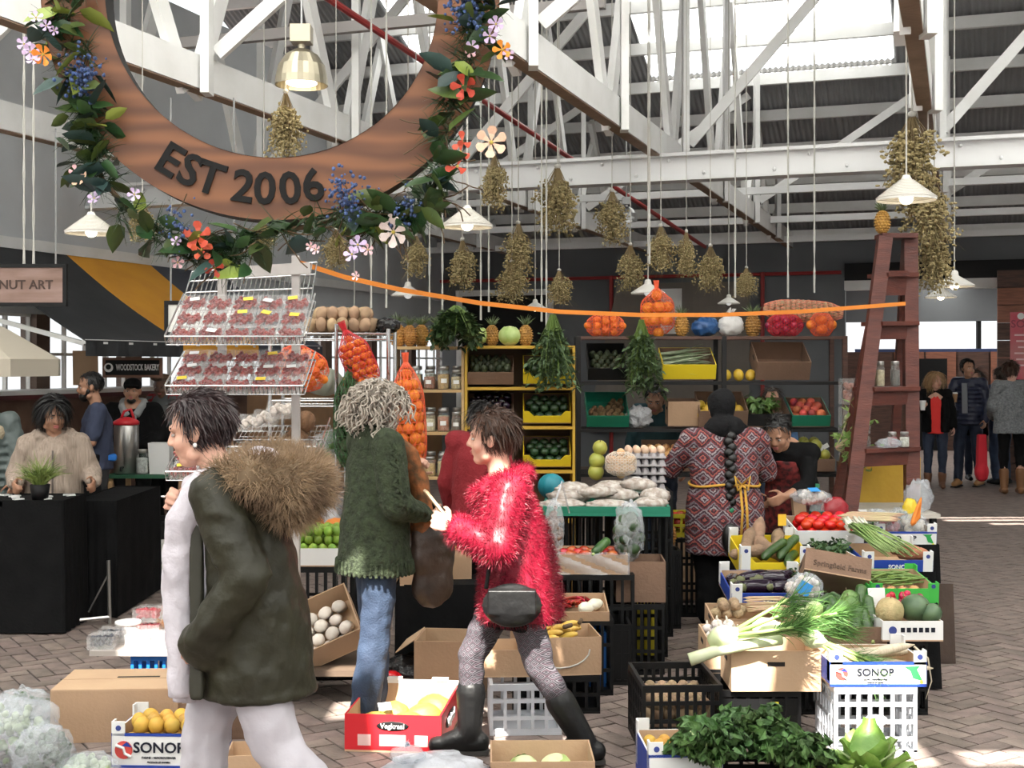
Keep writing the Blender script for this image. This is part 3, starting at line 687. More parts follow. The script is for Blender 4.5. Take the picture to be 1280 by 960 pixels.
obj('bag_strap', MB().tube([V(-.25, .13, .80), V(-.22, .1, 1.0), V(.0, .13, 1.22), V(.17, -.02, 1.2)], .009, 6), leather_b, P.t, True)
P.scalp(hair_brown, n=1300, ln=.06, wd=.005, k=1.11, low=-.06, grav=.5, front=.05)
en = obj('envelope', MB().box((0, 0, 0), (.012, .10, .20)), M('manila_paper', (.52, .36, .22), .7), label='brown paper packet held out by the woman in crimson', cat='packet')
en.location = (-.33, 5.78, 1.10); en.rotation_euler = (0, R(-38), R(12))

# ---- woman with a headscarf and patterned tunic, back to the camera
P = Person('woman in dark headscarf and red patterned tunic seen from behind between the stalls', (1.41, 8.5, 0), R(4), skin_m,
    dict(head=(0, .09, 1.44), neck=(0, .03, 1.31), chest=(0, 0, 1.15), pelvis=(0, 0, .88), shL=(-.21, .0, 1.24), shR=(.21, 0, 1.24), elL=(-.33, .12, 1.05), wrL=(-.40, .32, 1.08), elR=(.31, .10, 1.02), wrR=(.30, .33, .98), hipL=(-.1, 0, .84), hipR=(.1, 0, .84), knL=(-.1, .02, .46), knR=(.1, .02, .46)), 1.0, hpitch=.25, vox=.009, cv=.013)
tun = band_pattern('patterned_tunic', [(.12, .016, .022), (.02, .009, .014), (.28, .07, .055), (.07, .012, .022), (.26, .23, .24), (.04, .014, .024), (.17, .14, .16)], 7.5, 9, .8, .34, uax='X')
def tun_x(mb, J):
    for q in 'LR': mb.cap(J['sh' + q], J['el' + q], .095, .075); mb.cap(J['el' + q], J['wr' + q].lerp(J['el' + q], .1), .073, .05)
P.trousers(black_cloth, .1, (.12, .1, .09)); P.shoes(M('dark_trainer', (.03, .028, .03), .6))
P.top([(.50, .265, .20), (.53, .265, .205), (.72, .265, .205), (.86, .255, .195), (.97, .225, .165), (1.08, .235, .165), (1.18, .23, .15), (1.27, .15, .11)], sleeve=0, extra=tun_x, name='tunic', mat=tun, shoulder=.09)
hs = MB(); hs.ell(P.H @ V(0, -.02, .03), (.098, .118, .115), 16, 12); hs.ell((0, .0, 1.325), (.14, .12, .085)); hs.tube([V(-.12, .0, 1.32), V(0, -.09, 1.34), V(.12, 0, 1.32), V(.03, .11, 1.3), V(-.12, .0, 1.32)], .045, 10)
P.part('headscarf', hs, M('charcoal_scarf', (.006, .006, .007), .9, (.011, .011, .012), 9, .6, 26, spec=.2), .012)
br_ = MB()
for i in range(17): br_.ell((.0 + .010 * (-1) ** i, -.15 - .03 * math.sin(i / 16 * 3.1), 1.28 - i * .036), (.037 - .0006 * i, .03, .034), 8, 6, (0, .5 * (-1) ** i, 0))
br_.ell((-.01, -.215, .62), (.06, .04, .10)); obj('plait', br_, hair_black, P.t, True); obj('plait_band', MB().lathe([(.03, -.015), (.034, 0), (.03, .015)], 10, (0, -.165, .80)), M('green_band', (.02, .22, .10), .5), P.t)
yel = M('yellow_tie', (.55, .30, .04), .8); bt = MB()
bt.tube([V(.235 * math.cos(a), .18 * math.sin(a), .955 + .01 * math.sin(3 * a)) for a in [i * math.pi / 14 for i in range(29)]], .009, 6)
for dx in (-.012, .018): bt.tube([V(.07 + dx, -.19, .96), V(.075 + dx, -.235, .8), V(.07 + dx * 1.5, -.235, .62 + dx)], .009, 5)
for dx in (-1, 1): bt.tube([V(.07, -.19, .96), V(.07 + dx * .05, -.21, 1.02), V(.07 + dx * .035, -.22, .93), V(.07, -.2, .96)], .008, 5)
obj('waist_tie', bt, yel, P.t, True)

# ---- man stooping over the produce beside her
P = Person('dark haired man in black top stooping over produce beside the patterned tunic', (1.98, 9.05, 0), R(150), skin_m,
    dict(pelvis=(0, -.05, .85), chest=(0, .14, 1.08), neck=(0, .22, 1.18), head=(0, .31, 1.27), shL=(-.18, .17, 1.14), shR=(.18, .17, 1.14), elL=(-.2, .28, .93), wrL=(-.1, .46, .86), elR=(.2, .28, .93), wrR=(.1, .45, .84)), 1.0, hpitch=.55, vox=.009, cv=.013)
P.trousers(black_cloth); P.shoes(leather_b); P.top([(.72, .2, .15), (.9, .19, .15), (1.05, .19, .15), (1.15, .14, .11)], sleeve=.75, name='jumper', mat=black_cloth)
P.scalp(hair_black, n=700, ln=.04, wd=.007, k=1.08, low=-.05)
ap = MB(); ap.loft([(V(0, .1, .55), .17, .06), (V(0, .13, .9), .16, .06), (V(0, .24, 1.08), .11, .05)]); P.part('apron', ap, M('red_check', (.25, .03, .03), .8, (.04, .01, .01), 30))

# ---- person in red behind the jar shelves, and one behind the produce shelves
P = Person('person in dark red jumper with back turned in front of the jars', (-.20, 7.6, 0), R(-30), skin_m, dict(head=(0, .09, 1.50)), .93, hpitch=.3, vox=.01, cv=.014)
P.trousers(black_cloth); P.shoes(leather_b); P.top([(.85, .19, .14), (1.1, .18, .135), (1.3, .17, .12), (1.39, .1, .09)], sleeve=1, name='jumper', mat=M('dark_red_knit', (.22, .012, .018), .9, bump=.4, bscale=60))
P.scalp(hair_black, n=700, ln=.09, wd=.007, k=1.12, low=-.08, grav=.8)
P = Person('man in teal collar bending down behind the produce shelves', (1.25, 11.0, 0), R(165), skin_m, dict(head=(0, .12, 1.48), neck=(0, .06, 1.36)), .97, hpitch=.3, vox=.011, cv=.015)
P.trousers(denim_d); P.shoes(leather_b); P.top([(.85, .2, .14), (1.1, .19, .135), (1.3, .17, .12), (1.39, .1, .09)], name='fleece', mat=M('dark_teal_fleece', (.015, .05, .06), .9))
P.scalp(hair_black, n=400, ln=.04, wd=.008, k=1.07)

# ---- left background: stall holders
P = Person('woman in beige ribbed cardigan with black bob behind the black table', (-3.22, 9.0, 0), R(196), skin_m,
    dict(head=(0, .05, 1.395), neck=(0, .01, 1.25), chest=(0, 0, 1.06), pelvis=(0, 0, .80), shL=(-.17, 0, 1.19), shR=(.17, 0, 1.19), elL=(-.25, .0, .98), wrL=(-.27, .19, .93), elR=(.25, 0, .98), wrR=(.24, .2, .93), hipL=(-.09, 0, .78), hipR=(.09, 0, .78), knL=(-.1, .02, .43), knR=(.1, .02, .43)), 1.0, hpitch=.3, hyaw=.3, vox=.008, cv=.012)
bei = M('beige_knit', (.40, .32, .26), .95, (.30, .235, .19), 70, .8, 70, stretch=(1, 1, .06))
P.trousers(black_cloth); P.shoes(leather_b)
def bx_(mb, J): mb.tube([V(-.08, .07, 1.22), V(-.11, -.02, 1.26), V(0, -.09, 1.28), V(.11, -.02, 1.26), V(.08, .07, 1.22)], .04, 8)
P.top([(.66, .205, .16), (.8, .2, .155), (1.0, .185, .14), (1.12, .175, .125), (1.21, .11, .09)], sl=(.08, .072, .058), sleeve=.92, extra=bx_, name='cardigan', mat=bei, shoulder=.08)
zp = MB(); zp.bar((.0, .165, .72), (0, .135, 1.15), .012, .01); obj('zip', zp, M('dark_zip', (.1, .08, .07), .4), P.t); obj('collar_tab', MB().box((-.07, .155, 1.09), (.035, .012, .13)), bei, P.t)
P.scalp(hair_black, n=1600, ln=.14, wd=.008, k=1.08, low=-.05, grav=2.4, front=.06, bend=.1, jit=.08, lift=.12)
P = Person('bearded man in navy T-shirt and black apron standing in profile', (-3.5, 10.8, 0), R(112), skin_m,
    dict(head=(0, .06, 1.58), elR=(.22, .08, 1.12), wrR=(.16, .3, 1.05), elL=(-.24, .06, 1.12), wrL=(-.2, .28, 1.02)), .985, vox=.009, cv=.013, hpitch=.12)
navy = M('navy_cotton', (.035, .045, .085), .85, (.028, .036, .07), 6, .2, 30)
P.trousers(M('charcoal_trousers', (.02, .02, .022), .8)); P.shoes(leather_b)
P.top([(.88, .19, .135), (1.1, .185, .135), (1.3, .175, .125), (1.40, .1, .085)], sl=(.072, .07, .06), sleeve=.38, name='tshirt', mat=navy)
ap = MB(); ap.loft([(V(0, .05, .45), .2, .14), (V(0, .04, .8), .2, .125), (V(0, .03, 1.02), .198, .125)]); P.part('apron', ap, black_cloth); obj('apron_cord', MB().tube([V(-.1, .1, 1.25), V(-.07, -.03, 1.45), V(.07, -.03, 1.45), V(.1, .1, 1.25)], .01, 5), leather_b, P.t)
bl = MB(); bl.box((0, -.1, .98), (.3, .09, .055)); P.part('blue_cloth', bl, M('bright_blue', (.01, .14, .5), .7), .01)
P.scalp(hair_black, n=600, ln=.025, wd=.006, k=1.06, low=-.04, grav=.3)
bd = MB(); bd.ell((0, .055, -.075), (.05, .045, .048)); bd.cap((-.058, .02, -.03), (-.04, .04, -.07), .018); bd.cap((.058, .02, -.03), (.04, .04, -.07), .018); obj('beard', remesh('beard', bd.xf(P.H), .007, 2), hair_black, P.t)
P = Person('man in black hooded top and black cap facing the camera at the bakery', (-3.67, 12.4, 0), R(186), skin_m, dict(head=(0, .04, 1.50), neck=(0, .01, 1.36), shL=(-.2, 0, 1.31), shR=(.2, 0, 1.31), elL=(-.29, 0, 1.06), wrL=(-.12, .2, .98), elR=(.29, 0, 1.06), wrR=(.14, .2, .95)), .99, vox=.01, cv=.013)
P.trousers(black_cloth); P.shoes(leather_b)
hood = M('grey_marl', (.30, .31, .31), .9, bump=.3)
P.top([(.78, .21, .15), (1.0, .215, .155), (1.2, .205, .14), (1.33, .13, .1)], sl=(.09, .08, .062), name='hooded_top', mat=black_cloth, shoulder=.085)
hm = MB(); hm.tube([V(-.04, .12, 1.26), V(-.1, .06, 1.36), V(-.1, -.06, 1.40), V(0, -.11, 1.40), V(.1, -.06, 1.40), V(.1, .06, 1.36), V(.04, .12, 1.26)], .04, 8); P.part('hood', hm, hood)
dc = MB()
for q in (-1, 1): dc.tube([V(q * .05, .14, 1.28), V(q * .055, .175, 1.1), V(q * .055, .172, .98)], .008, 5)
obj('drawstrings', dc, hood, P.t)
cp_ = MB(); cp_.ell(P.H @ V(0, -.01, .06), (.09, .108, .075)); cp_.ell(P.H @ V(0, .1, .055), (.075, .075, .012)); P.part('cap', cp_, black_cloth, .009); obj('beard', MB().ell(P.H @ V(0, .045, -.085), (.045, .042, .035)), hair_black, P.t, True)
P = Person('man in red cardigan and brown flat cap beside the bakery window', (-3.55, 13.1, 0), R(150), skin_d, dict(head=(0, .05, 1.53), neck=(0, .01, 1.38)), 1.0, vox=.011, cv=.014, hyaw=.5, hpitch=.3)
P.trousers(black_cloth); P.shoes(leather_b); P.top([(.85, .19, .14), (1.1, .185, .14), (1.3, .175, .125), (1.40, .1, .085)], name='shirt', mat=M('grey_shirt', (.12, .13, .13), .8), sleeve=0)
P.top([(.82, .2, .145, -.03), (1.1, .2, .145, -.03), (1.3, .185, .13, -.03), (1.40, .11, .085, -.03)], name='cardigan', mat=M('red_cardigan', (.30, .015, .02), .9, bump=.3))
fc = MB(); fc.ell(P.H @ V(0, .0, .085), (.095, .118, .045)); P.part('flat_cap', fc, M('brown_tweed', (.12, .075, .05), .9, (.2, .14, .1), 60), .009)
P = Person('person in grey green puffer jacket cut off by the left edge', (-3.98, 9.75, 0), R(170), skin_m, dict(head=(-.0, .2, 1.36), neck=(0, .1, 1.3), chest=(0, .03, 1.14)), .95, hpitch=.7, vox=.01, cv=.012)
P.trousers(black_cloth); P.shoes(leather_b)
def puff(mb, J):
    for i in range(9): mb.ell((0, .0 + .015 * i / 9, .68 + i * .066), (.235 - .004 * abs(i - 4), .175, .042), 18, 8)
    for q in 'LR':
        for i in range(6): mb.ell(J['sh' + q].lerp(J['el' + q], i / 5), .088, 10, 8)
P.top([(.68, .2, .14), (1.1, .19, .14), (1.3, .175, .125)], sleeve=1, sl=(.075, .075, .06), extra=puff, name='puffer_jacket', mat=M('puffer_teal', (.10, .125, .12), .5, bump=.3, bscale=20), it=1)
P.scalp(hair_dark, n=500, ln=.1, k=1.1, low=-.07)
cl = MB(); cl.tube([V(-.12, .12, 1.26), V(-.15, 0, 1.34), V(0, -.1, 1.37), V(.15, 0, 1.34), V(.12, .12, 1.26)], .06, 8); P.part('fleece_collar', cl, M('fleece_tan', (.35, .29, .2), .95, bump=.6, bscale=60))

# ---- right background: visitors
P = Person('blonde woman in red top and black jacket holding a takeaway cup', (5.95, 18, 0), R(168), skin_l, dict(elR=(.27, .08, 1.13), wrR=(.22, .27, 1.2), head=(0, .04, 1.565), elL=(-.24, 0, 1.12)), .965, hyaw=.5, vox=.011, cv=.013)
P.trousers(denim_d, .19, (.095, .07, .05)); P.shoes(M('brown_boot', (.14, .06, .03), .6), shaft=.3)
P.top([(.80, .17, .12), (1.05, .16, .125), (1.25, .155, .125), (1.36, .09, .085)], sleeve=0, name='red_top', mat=M('bright_red', (.72, .03, .025), .75), shoulder=.06)
def jk(mb, J):
    for q in (-1, 1): mb.loft([(V(q * .125, .03, .82), .075, .15), (V(q * .125, .03, 1.1), .075, .15), (V(q * .12, .02, 1.32), .06, .115)])
P.top([(.80, .17, .11, -.05), (1.1, .17, .11, -.05), (1.32, .165, .10, -.04), (1.4, .1, .07, -.03)], sl=(.068, .06, .05), name='jacket', mat=black_cloth, extra=jk)
P.scalp(hair_blond, n=900, ln=.22, wd=.01, k=1.1, low=-.06, grav=3.0, seg=6, front=.04, curl=2, bend=.12, jit=.1, lift=.1)
cu = thing('takeaway_cup', 'white takeaway cup in the hand of the blonde woman', 'cup', (5.68, 17.7, 1.17)); obj('cup', MB().lathe([(.03, -.06), (.042, .06)], 12), M('paper_cup', (.8, .8, .78), .6), cu); obj('lid', MB().lathe([(.044, .06), (.044, .07), (.036, .075)], 12), M('white_lid', (.85, .85, .85), .4), cu)
P = Person('tall man in navy quilted jacket and tan shoes turning his head away', (6.55, 18.35, 0), R(140), skin_m, dict(elR=(.25, .08, 1.14), wrR=(.2, .27, 1.2), knR=(.1, .1, .49), anR=(.1, .12, .085), knL=(-.1, -.02, .49), anL=(-.1, -.14, .085)), 1.07, hyaw=.9, vox=.011, cv=.012)
P.trousers(denim_d); P.shoes(tan_suede, sole=rubber)
def quilt(mb, J):
    for i in range(9): mb.ell((0, 0, .84 + i * .058), (.205, .15, .036), 18, 8)
P.top([(.84, .19, .14), (1.1, .185, .135), (1.3, .175, .125), (1.40, .11, .09)], sl=(.08, .068, .055), extra=quilt, name='quilted_jacket', mat=M('navy_nylon', (.013, .018, .045), .45, bump=.2), it=1, shoulder=.08)
obj('shirt_front', MB().box((0, .15, 1.18), (.07, .02, .4), (-.05, 0, 0)), M('grey_marl2', (.22, .23, .25), .9), P.t)
P.scalp(hair_black, n=700, ln=.045, wd=.008, k=1.09, low=-.04)
cu = thing('takeaway_cup', 'brown sleeved takeaway cup in the hand of the tall man', 'cup', (6.24, 18.05, 1.27)); obj('cup', MB().lathe([(.032, -.06), (.045, .06)], 12), M('kraft', (.35, .2, .1), .7), cu); obj('lid', MB().lathe([(.047, .06), (.047, .07), (.036, .08)], 12), M('white_lid', (.85, .85, .85), .4), cu)
P = Person('person in grey marl jacket and brown boots seen from behind, far right', (6.72, 17.2, 0), R(-8), skin_l, dict(head=(0, .05, 1.575), wrL=(-.2, .2, 1.0), wrR=(.2, .2, 1.0)), 1.05, hyaw=-.5, vox=.011, cv=.013)
P.trousers(black_cloth, .27, (.09, .065, .045)); P.shoes(M('brown_boot2', (.2, .09, .035), .6), shaft=.5)
P.top([(.78, .235, .16), (1.0, .225, .155), (1.25, .205, .14), (1.36, .13, .1), (1.45, .085, .08)], sl=(.09, .08, .065), name='jacket', mat=M('grey_tweed', (.13, .14, .145), .9, (.22, .23, .24), 45, .5, 60), shoulder=.085)
P.scalp(hair_brown, n=700, ln=.07, wd=.008, k=1.1, low=-.07)
P = Person('woman in dark clothes mostly hidden behind the navy jacket', (6.95, 19.2, 0), R(175), skin_l, {}, .97, vox=.012, cv=.015)
P.trousers(denim_d); P.shoes(leather_b); P.top([(.7, .19, .14), (1.1, .18, .13), (1.3, .17, .12), (1.39, .1, .09)], name='coat', mat=black_cloth); P.scalp(hair_dark, n=500, ln=.2, wd=.01, k=1.1, grav=1.3)
P = Person('person with red bag and jeans standing behind the grey marl jacket', (7.1, 18.6, 0), R(20), skin_l, {}, 1.0, vox=.012, cv=.015)
P.trousers(denim); P.shoes(leather_b); P.top([(.8, .19, .14), (1.1, .18, .13), (1.3, .17, .12), (1.39, .1, .09)], name='coat', mat=navy); P.scalp(hair_dark, n=400, ln=.06)
rb_ = obj('tote_bag', remesh('tote_bag', MB().box((0, 0, .0), (.14, .12, .62), taper=.8).ell((0, 0, -.2), (.1, .09, .14)), .012), M('red_cloth', (.55, .015, .03), .8), label='long red cloth bag hanging beside the grey marl jacket', cat='bag'); rb_.location = (6.42, 17.5, .48)
P = Person('person in blue top behind the far end of the produce shelves', (2.55, 12.6, 0), R(180), skin_l, dict(head=(0, .05, 1.5), neck=(0, 0, 1.36)), .93, vox=.012, cv=.015)
P.trousers(denim_d); P.shoes(leather_b); P.top([(.8, .19, .14), (1.1, .18, .13), (1.3, .17, .12), (1.36, .1, .09)], name='top', mat=M('mid_blue', (.06, .13, .26), .8)); P.scalp(hair_dark, n=400, ln=.12, grav=1)
# ================================================================ produce
def mesh_of(mb, mat, smooth=True, name='part'):
    me = mb.mesh(name, smooth)
    for q in (mat if isinstance(mat, (list, tuple)) else [mat]): me.materials.append(q)
    return me
def round_prof(r, h, n=9, dip=0, top=1.0):
    out = []
    for i in range(n + 1):
        t = i / n; a = math.pi * t; rr = r * math.sin(a); z = -h * math.cos(a)
        if dip and t > .8: z -= dip * ((t - .8) / .2) ** 2
        if dip and t < .12: z += dip * .5 * ((.12 - t) / .12) ** 2
        out.append((max(rr, .0004), z))
    return out
green_stem = M('green_stem', (.10, .16, .03), .6); brown_stem = M('brown_stem', (.10, .06, .03), .8)
leaf_d = M('leaf_dark', (.022, .055, .016), .5, (.035, .08, .02), 9, vary=.25); leaf_m = M('leaf_mid', (.06, .14, .025), .5, (.10, .20, .04), 9, vary=.25)
leaf_l = M('leaf_light', (.20, .33, .07), .5, (.32, .45, .14), 8, vary=.15)
def rtube(l, r, bend=.0, n=10, seg=9, taper=(.35, .5), tip=.15):
    pts = []; rr = []
    for i in range(seg + 1):
        t = i / seg; pts.append(V((t - .5) * l, bend * (1 - (2 * t - 1) ** 2), 0)); e = min(t / max(taper[0], 1e-3), 1, (1 - t) / max(taper[1], 1e-3)); rr.append(max(.0006, r * (tip + (1 - tip) * math.sqrt(max(0, 1 - (1 - e) ** 2)))) if 0 < i < seg else r * tip * .5)
    return pts, rr
KIND = {}
ORD = ('leftmost', 'second from left', 'middle', 'second from right', 'rightmost')
def kind(name, parts, rad, nm=None, cat=None): KIND[name] = (parts, rad, nm or name, cat or name)
def simple(name, r, h, mat, stem=None, nm=None, cat=None, dip=0, n=14, wob=None, smooth=True):
    p = [('body', mesh_of(MB().lathe(round_prof(r, h, 9, dip), n, wob=wob), mat, smooth))]
    if stem: p.append(('stem', mesh_of(MB().tube([V(0, 0, h - dip - .004), V(.003, 0, h - dip + .012)], [.003, .002], 5), stem)))
    kind(name, p, (r, r, h), nm, cat)
simple('orange', .038, .036, M('orange_peel', (.80, .24, .02), .5, bump=.15, bscale=90, vary=.12), green_stem)
simple('naartjie', .033, .028, M('naartjie_peel', (.78, .20, .015), .5, bump=.15, bscale=90, vary=.15))
simple('lime', .027, .031, M('lime_peel', (.16, .30, .03), .45, (.28, .38, .04), 12, vary=.25))
simple('lemon', .030, .036, M('lemon_peel', (.55, .36, .03), .5, vary=.12))
simple('quince', .036, .04, M('quince_skin', (.55, .30, .04), .6, (.42, .27, .05), 10, vary=.15))
simple('apple', .038, .034, M('apple_red', (.34, .012, .012), .25, (.45, .10, .03), 7, vary=.3), brown_stem, dip=.012)
simple('peach', .036, .034, M('peach_skin', (.50, .11, .04), .6, (.25, .025, .03), 8, vary=.3), nm='nectarine')
simple('green_mango', .047, .05, M('green_mango_skin', (.30, .33, .06), .45, (.42, .38, .06), 8, vary=.18), brown_stem, nm='green_pear')
simple('tomato', .038, .031, M('tomato_skin', (.62, .025, .012), .2, vary=.15), nm='tomato', dip=.008)
KIND['tomato'][0].append(('calyx', mesh_of(blades([(0, 0, .022)] * 5, [(math.cos(i * 1.26), math.sin(i * 1.26), .1) for i in range(5)], .022, .006, .2, 2, .1), green_stem)))
simple('potato', .03, .042, M('potato_skin', (.42, .29, .17), .85, (.30, .20, .12), 18, .2, 40, vary=.2), wob=lambda a, z: 1 + .1 * math.sin(2 * a + 30 * z))
simple('washed_potato', .027, .027, M('washed_potato_skin', (.66, .42, .22), .6, vary=.12), nm='potato')
simple('kiwi', .026, .033, M('kiwi_skin', (.16, .095, .04), .95, (.11, .065, .03), 30, .4, 120, vary=.2))
simple('onion', .036, .034, M('onion_skin', (.55, .25, .09), .4, (.62, .36, .16), 9, .1, vary=.2), brown_stem)
simple('red_onion', .034, .032, M('red_onion_skin', (.30, .02, .06), .35, (.20, .012, .05), 9, vary=.2), brown_stem)
simple('avocado', .036, .048, M('avocado_skin', (.022, .03, .012), .5, (.04, .055, .018), 14, .4, 90, vary=.3), brown_stem, wob=lambda a, z: 1 - .25 * max(0, z) / .048)
simple('green_squash', .045, .042, M('green_squash_skin', (.012, .035, .012), .35, (.025, .06, .02), 7, vary=.3), brown_stem)
simple('melon', .078, .098, M('spanspek_skin', (.46, .24, .035), .6, (.28, .21, .04), 16, .25, 60, stretch=(1, 1, .25), vary=.1), wob=lambda a, z: 1 + .03 * math.cos(9 * a), n=36)
simple('cantaloupe', .075, .075, M('cantaloupe_skin', (.45, .34, .17), .7, (.30, .26, .12), 14, .5, 50), brown_stem, wob=lambda a, z: 1 + .025 * math.cos(8 * a), n=32)
simple('watermelon', .095, .11, M('watermelon_skin', (.10, .16, .08), .4, (.035, .075, .035), 9, stretch=(1, 1, .12)), brown_stem, n=24)
simple('round_marrow', .045, .047, M('marrow_skin', (.07, .15, .035), .4, (.14, .24, .06), 14), brown_stem)
simple('pumpkin', .15, .11, M('grey_pumpkin_skin', (.42, .45, .36), .6, (.36, .39, .32), 6), brown_stem, wob=lambda a, z: 1 - .10 * abs(math.sin(5 * a)) ** .5 + .08, n=60, dip=.03)
simple('orange_pumpkin', .10, .085, M('orange_pumpkin_skin', (.62, .20, .03), .5, (.55, .17, .03), 6), brown_stem, wob=lambda a, z: 1 - .08 * abs(math.sin(5 * a)) ** .5 + .06, n=60, dip=.025, nm='pumpkin')
simple('white_cabbage', .085, .075, M('cabbage_skin', (.52, .58, .30), .6, (.62, .66, .42), 9, .3, 20), wob=lambda a, z: 1 + .03 * math.sin(4 * a + 20 * z), n=24, nm='cabbage')
KIND['white_cabbage'][0].append(('outer_leaf', mesh_of(MB().grid(lambda u, v: V(.09 * math.sin(u * 2.2 - 1.1) * math.cos(v * 1.7 - .7), -.09 * math.cos(u * 2.2 - 1.1) * math.cos(v * 1.7 - .7), .08 * math.sin(v * 1.7 - .7) + .004 * math.sin(u * 19)), 10, 8), M('cabbage_leaf', (.30, .42, .12), .6, (.45, .55, .22), 12)))) 
simple('garlic', .026, .022, M('garlic_skin', (.70, .66, .62), .6, (.60, .54, .52), 12, vary=.08), wob=lambda a, z: 1 + .06 * math.cos(7 * a), n=21)
KIND['garlic'][0].append(('stem', mesh_of(MB().tube([V(0, 0, .015), V(.004, 0, .04)], [.008, .003], 6), M('garlic_neck', (.66, .60, .5), .7))))
simple('celeriac', .036, .034, M('celeriac_skin', (.40, .29, .17), .9, (.28, .2, .12), 20, .6, 60, vary=.15), nm='celeriac', wob=lambda a, z: 1 + .06 * math.sin(5 * a + 60 * z))
simple('coconut', .058, .062, M('coconut_husk', (.20, .11, .055), .95, (.13, .07, .035), 40, .8, 80, stretch=(1, 1, .2), vary=.15))
simple('radish', .016, .017, M('radish_skin', (.42, .015, .05), .3, vary=.2), green_stem)
simple('egg', .0215, .027, M('egg_shell', (.66, .46, .33), .5, vary=.12))
simple('baby_potato', .026, .030, M('baby_potato_skin', (.34, .24, .14), .85, (.24, .165, .10), 20, .2, 40, vary=.25), nm='jerusalem_artichoke')
simple('teal_squash', .085, .08, M('teal_wrap', (.01, .22, .27), .5, (.008, .15, .20), 8), wob=lambda a, z: 1 + .03 * math.cos(10 * a), n=40, nm='wrapped_squash')
simple('aubergine_round', .045, .05, M('aubergine_skin', (.012, .005, .014), .12), green_stem, nm='aubergine')
def longkind(name, l, r, mat, bend=.01, taper=(.3, .4), tip=.2, nm=None, end=None, n=10, knob=None):
    p, rr = rtube(l, r, bend, taper=taper, tip=tip)
    if knob: rr = [q * (1 + knob * math.sin(i * 2.1)) for i, q in enumerate(rr)]
    parts = [('body', mesh_of(MB().tube(p, rr, n), mat))]
    if end: parts.append(end(l, r))
    kind(name, parts, (l / 2, r, r), nm)
longkind('aubergine', .19, .036, M('aubergine_skin', (.012, .005, .014), .12), .02, (.75, .25), .35, end=lambda l, r: ('calyx', mesh_of(MB().tube([V(-l / 2 - .03, -.004, 0), V(-l / 2 - .005, 0, 0), V(-l / 2 + .012, .003, 0), V(-l / 2 + .03, .006, 0)], [.006, .008, .020, .0235], 8, close=True), M('calyx', (.11, .12, .05), .6))))
longkind('cucumber', .24, .024, M('cucumber_skin', (.022, .06, .016), .35, (.06, .12, .03), 14, .2, 60, vary=.2), .012, (.15, .15), .3)
longkind('marrow', .17, .028, M('zucchini_skin', (.02, .06, .016), .3, (.06, .13, .035), 20, vary=.25), .004, (.2, .15), .5, nm='courgette', end=lambda l, r: ('stem', mesh_of(MB().tube([V(-l / 2 - .015, 0, 0), V(-l / 2 + .01, 0, 0)], .009, 6), M('pale_stem', (.3, .35, .12), .6))))
longkind('cassava', .28, .04, M('cassava_skin', (.30, .19, .12), .9, (.20, .13, .085), 16, .6, 40, vary=.15), .02, (.4, .35), .35, knob=.1, nm='cassava_root')
longkind('sweet_potato', .2, .036, M('sweet_potato_skin', (.42, .17, .09), .8, (.33, .13, .075), 14, .4, 50), .012, (.45, .45), .15, knob=.07)
longkind('daikon', .42, .028, M('daikon_skin', (.62, .54, .41), .6, (.52, .43, .31), 10, .2, 30, stretch=(6, 1, 1)), .02, (.12, .8), .12, nm='white_radish')
longkind('parsnip', .22, .022, M('parsnip_skin', (.62, .46, .27), .75, (.5, .36, .2), 12, .2, 30), .012, (.1, .85), .1)
longkind('carrot', .16, .015, M('carrot_skin', (.72, .20, .02), .6), .006, (.1, .85), .1)
longkind('bean', .12, .0055, M('bean_skin', (.12, .20, .04), .5, vary=.25), .012, (.1, .2), .2, nm='green_bean', n=6)
longkind('chilli', .09, .007, M('chilli_skin', (.30, .02, .012), .3, vary=.3), .012, (.1, .8), .1, nm='dried_chilli', n=6)
longkind('chicory', .16, .034, M('chicory_leaf', (.72, .70, .52), .5, (.80, .80, .70), 20, .2, stretch=(.2, 1, 1)), .0, (.35, .8), .12, nm='chicory_head')
longkind('butternut', .2, .045, M('butternut_skin', (.58, .36, .16), .6), .0, (.35, .1), .5)
longkind('rhubarb', .36, .009, M('celery_stick', (.42, .42, .20), .5, (.5, .2, .2), 5, stretch=(1, 1, 1)), .01, (.05, .05), .7, nm='rhubarb_stick', n=6)
# pineapple: studded body with a crown of blades
pb = MB(); pb.lathe(round_prof(.052, .082, 14), 26, wob=lambda a, z: 1)
for i in range(11):
    for j in range(13):
        a = (j + .5 * (i % 2)) * 2 * math.pi / 13; t = (i + 1) / 12 * math.pi; q = V(.052 * math.sin(t) * math.cos(a), .052 * math.sin(t) * math.sin(a), -.082 * math.cos(t))
        pb.ell(q, (.011, .011, .008), 5, 4)
pineb = mesh_of(pb, M('pineapple_skin', (.45, .22, .05), .6, (.28, .13, .03), 30, vary=.2))
pinec = mesh_of(blades([(0, 0, .075)] * 34, [(math.cos(i * 2.4) * (.15 + .75 * i / 34), math.sin(i * 2.4) * (.15 + .75 * i / 34), 1.0 - .4 * i / 34) for i in range(34)], .088, .014, .12, 4, .08, .35), M('pineapple_leaf', (.08, .12, .05), .55, (.14, .18, .08), 20, vary=.15))
kind('pineapple', [('body', pineb), ('crown', pinec)], (.055, .055, .085))
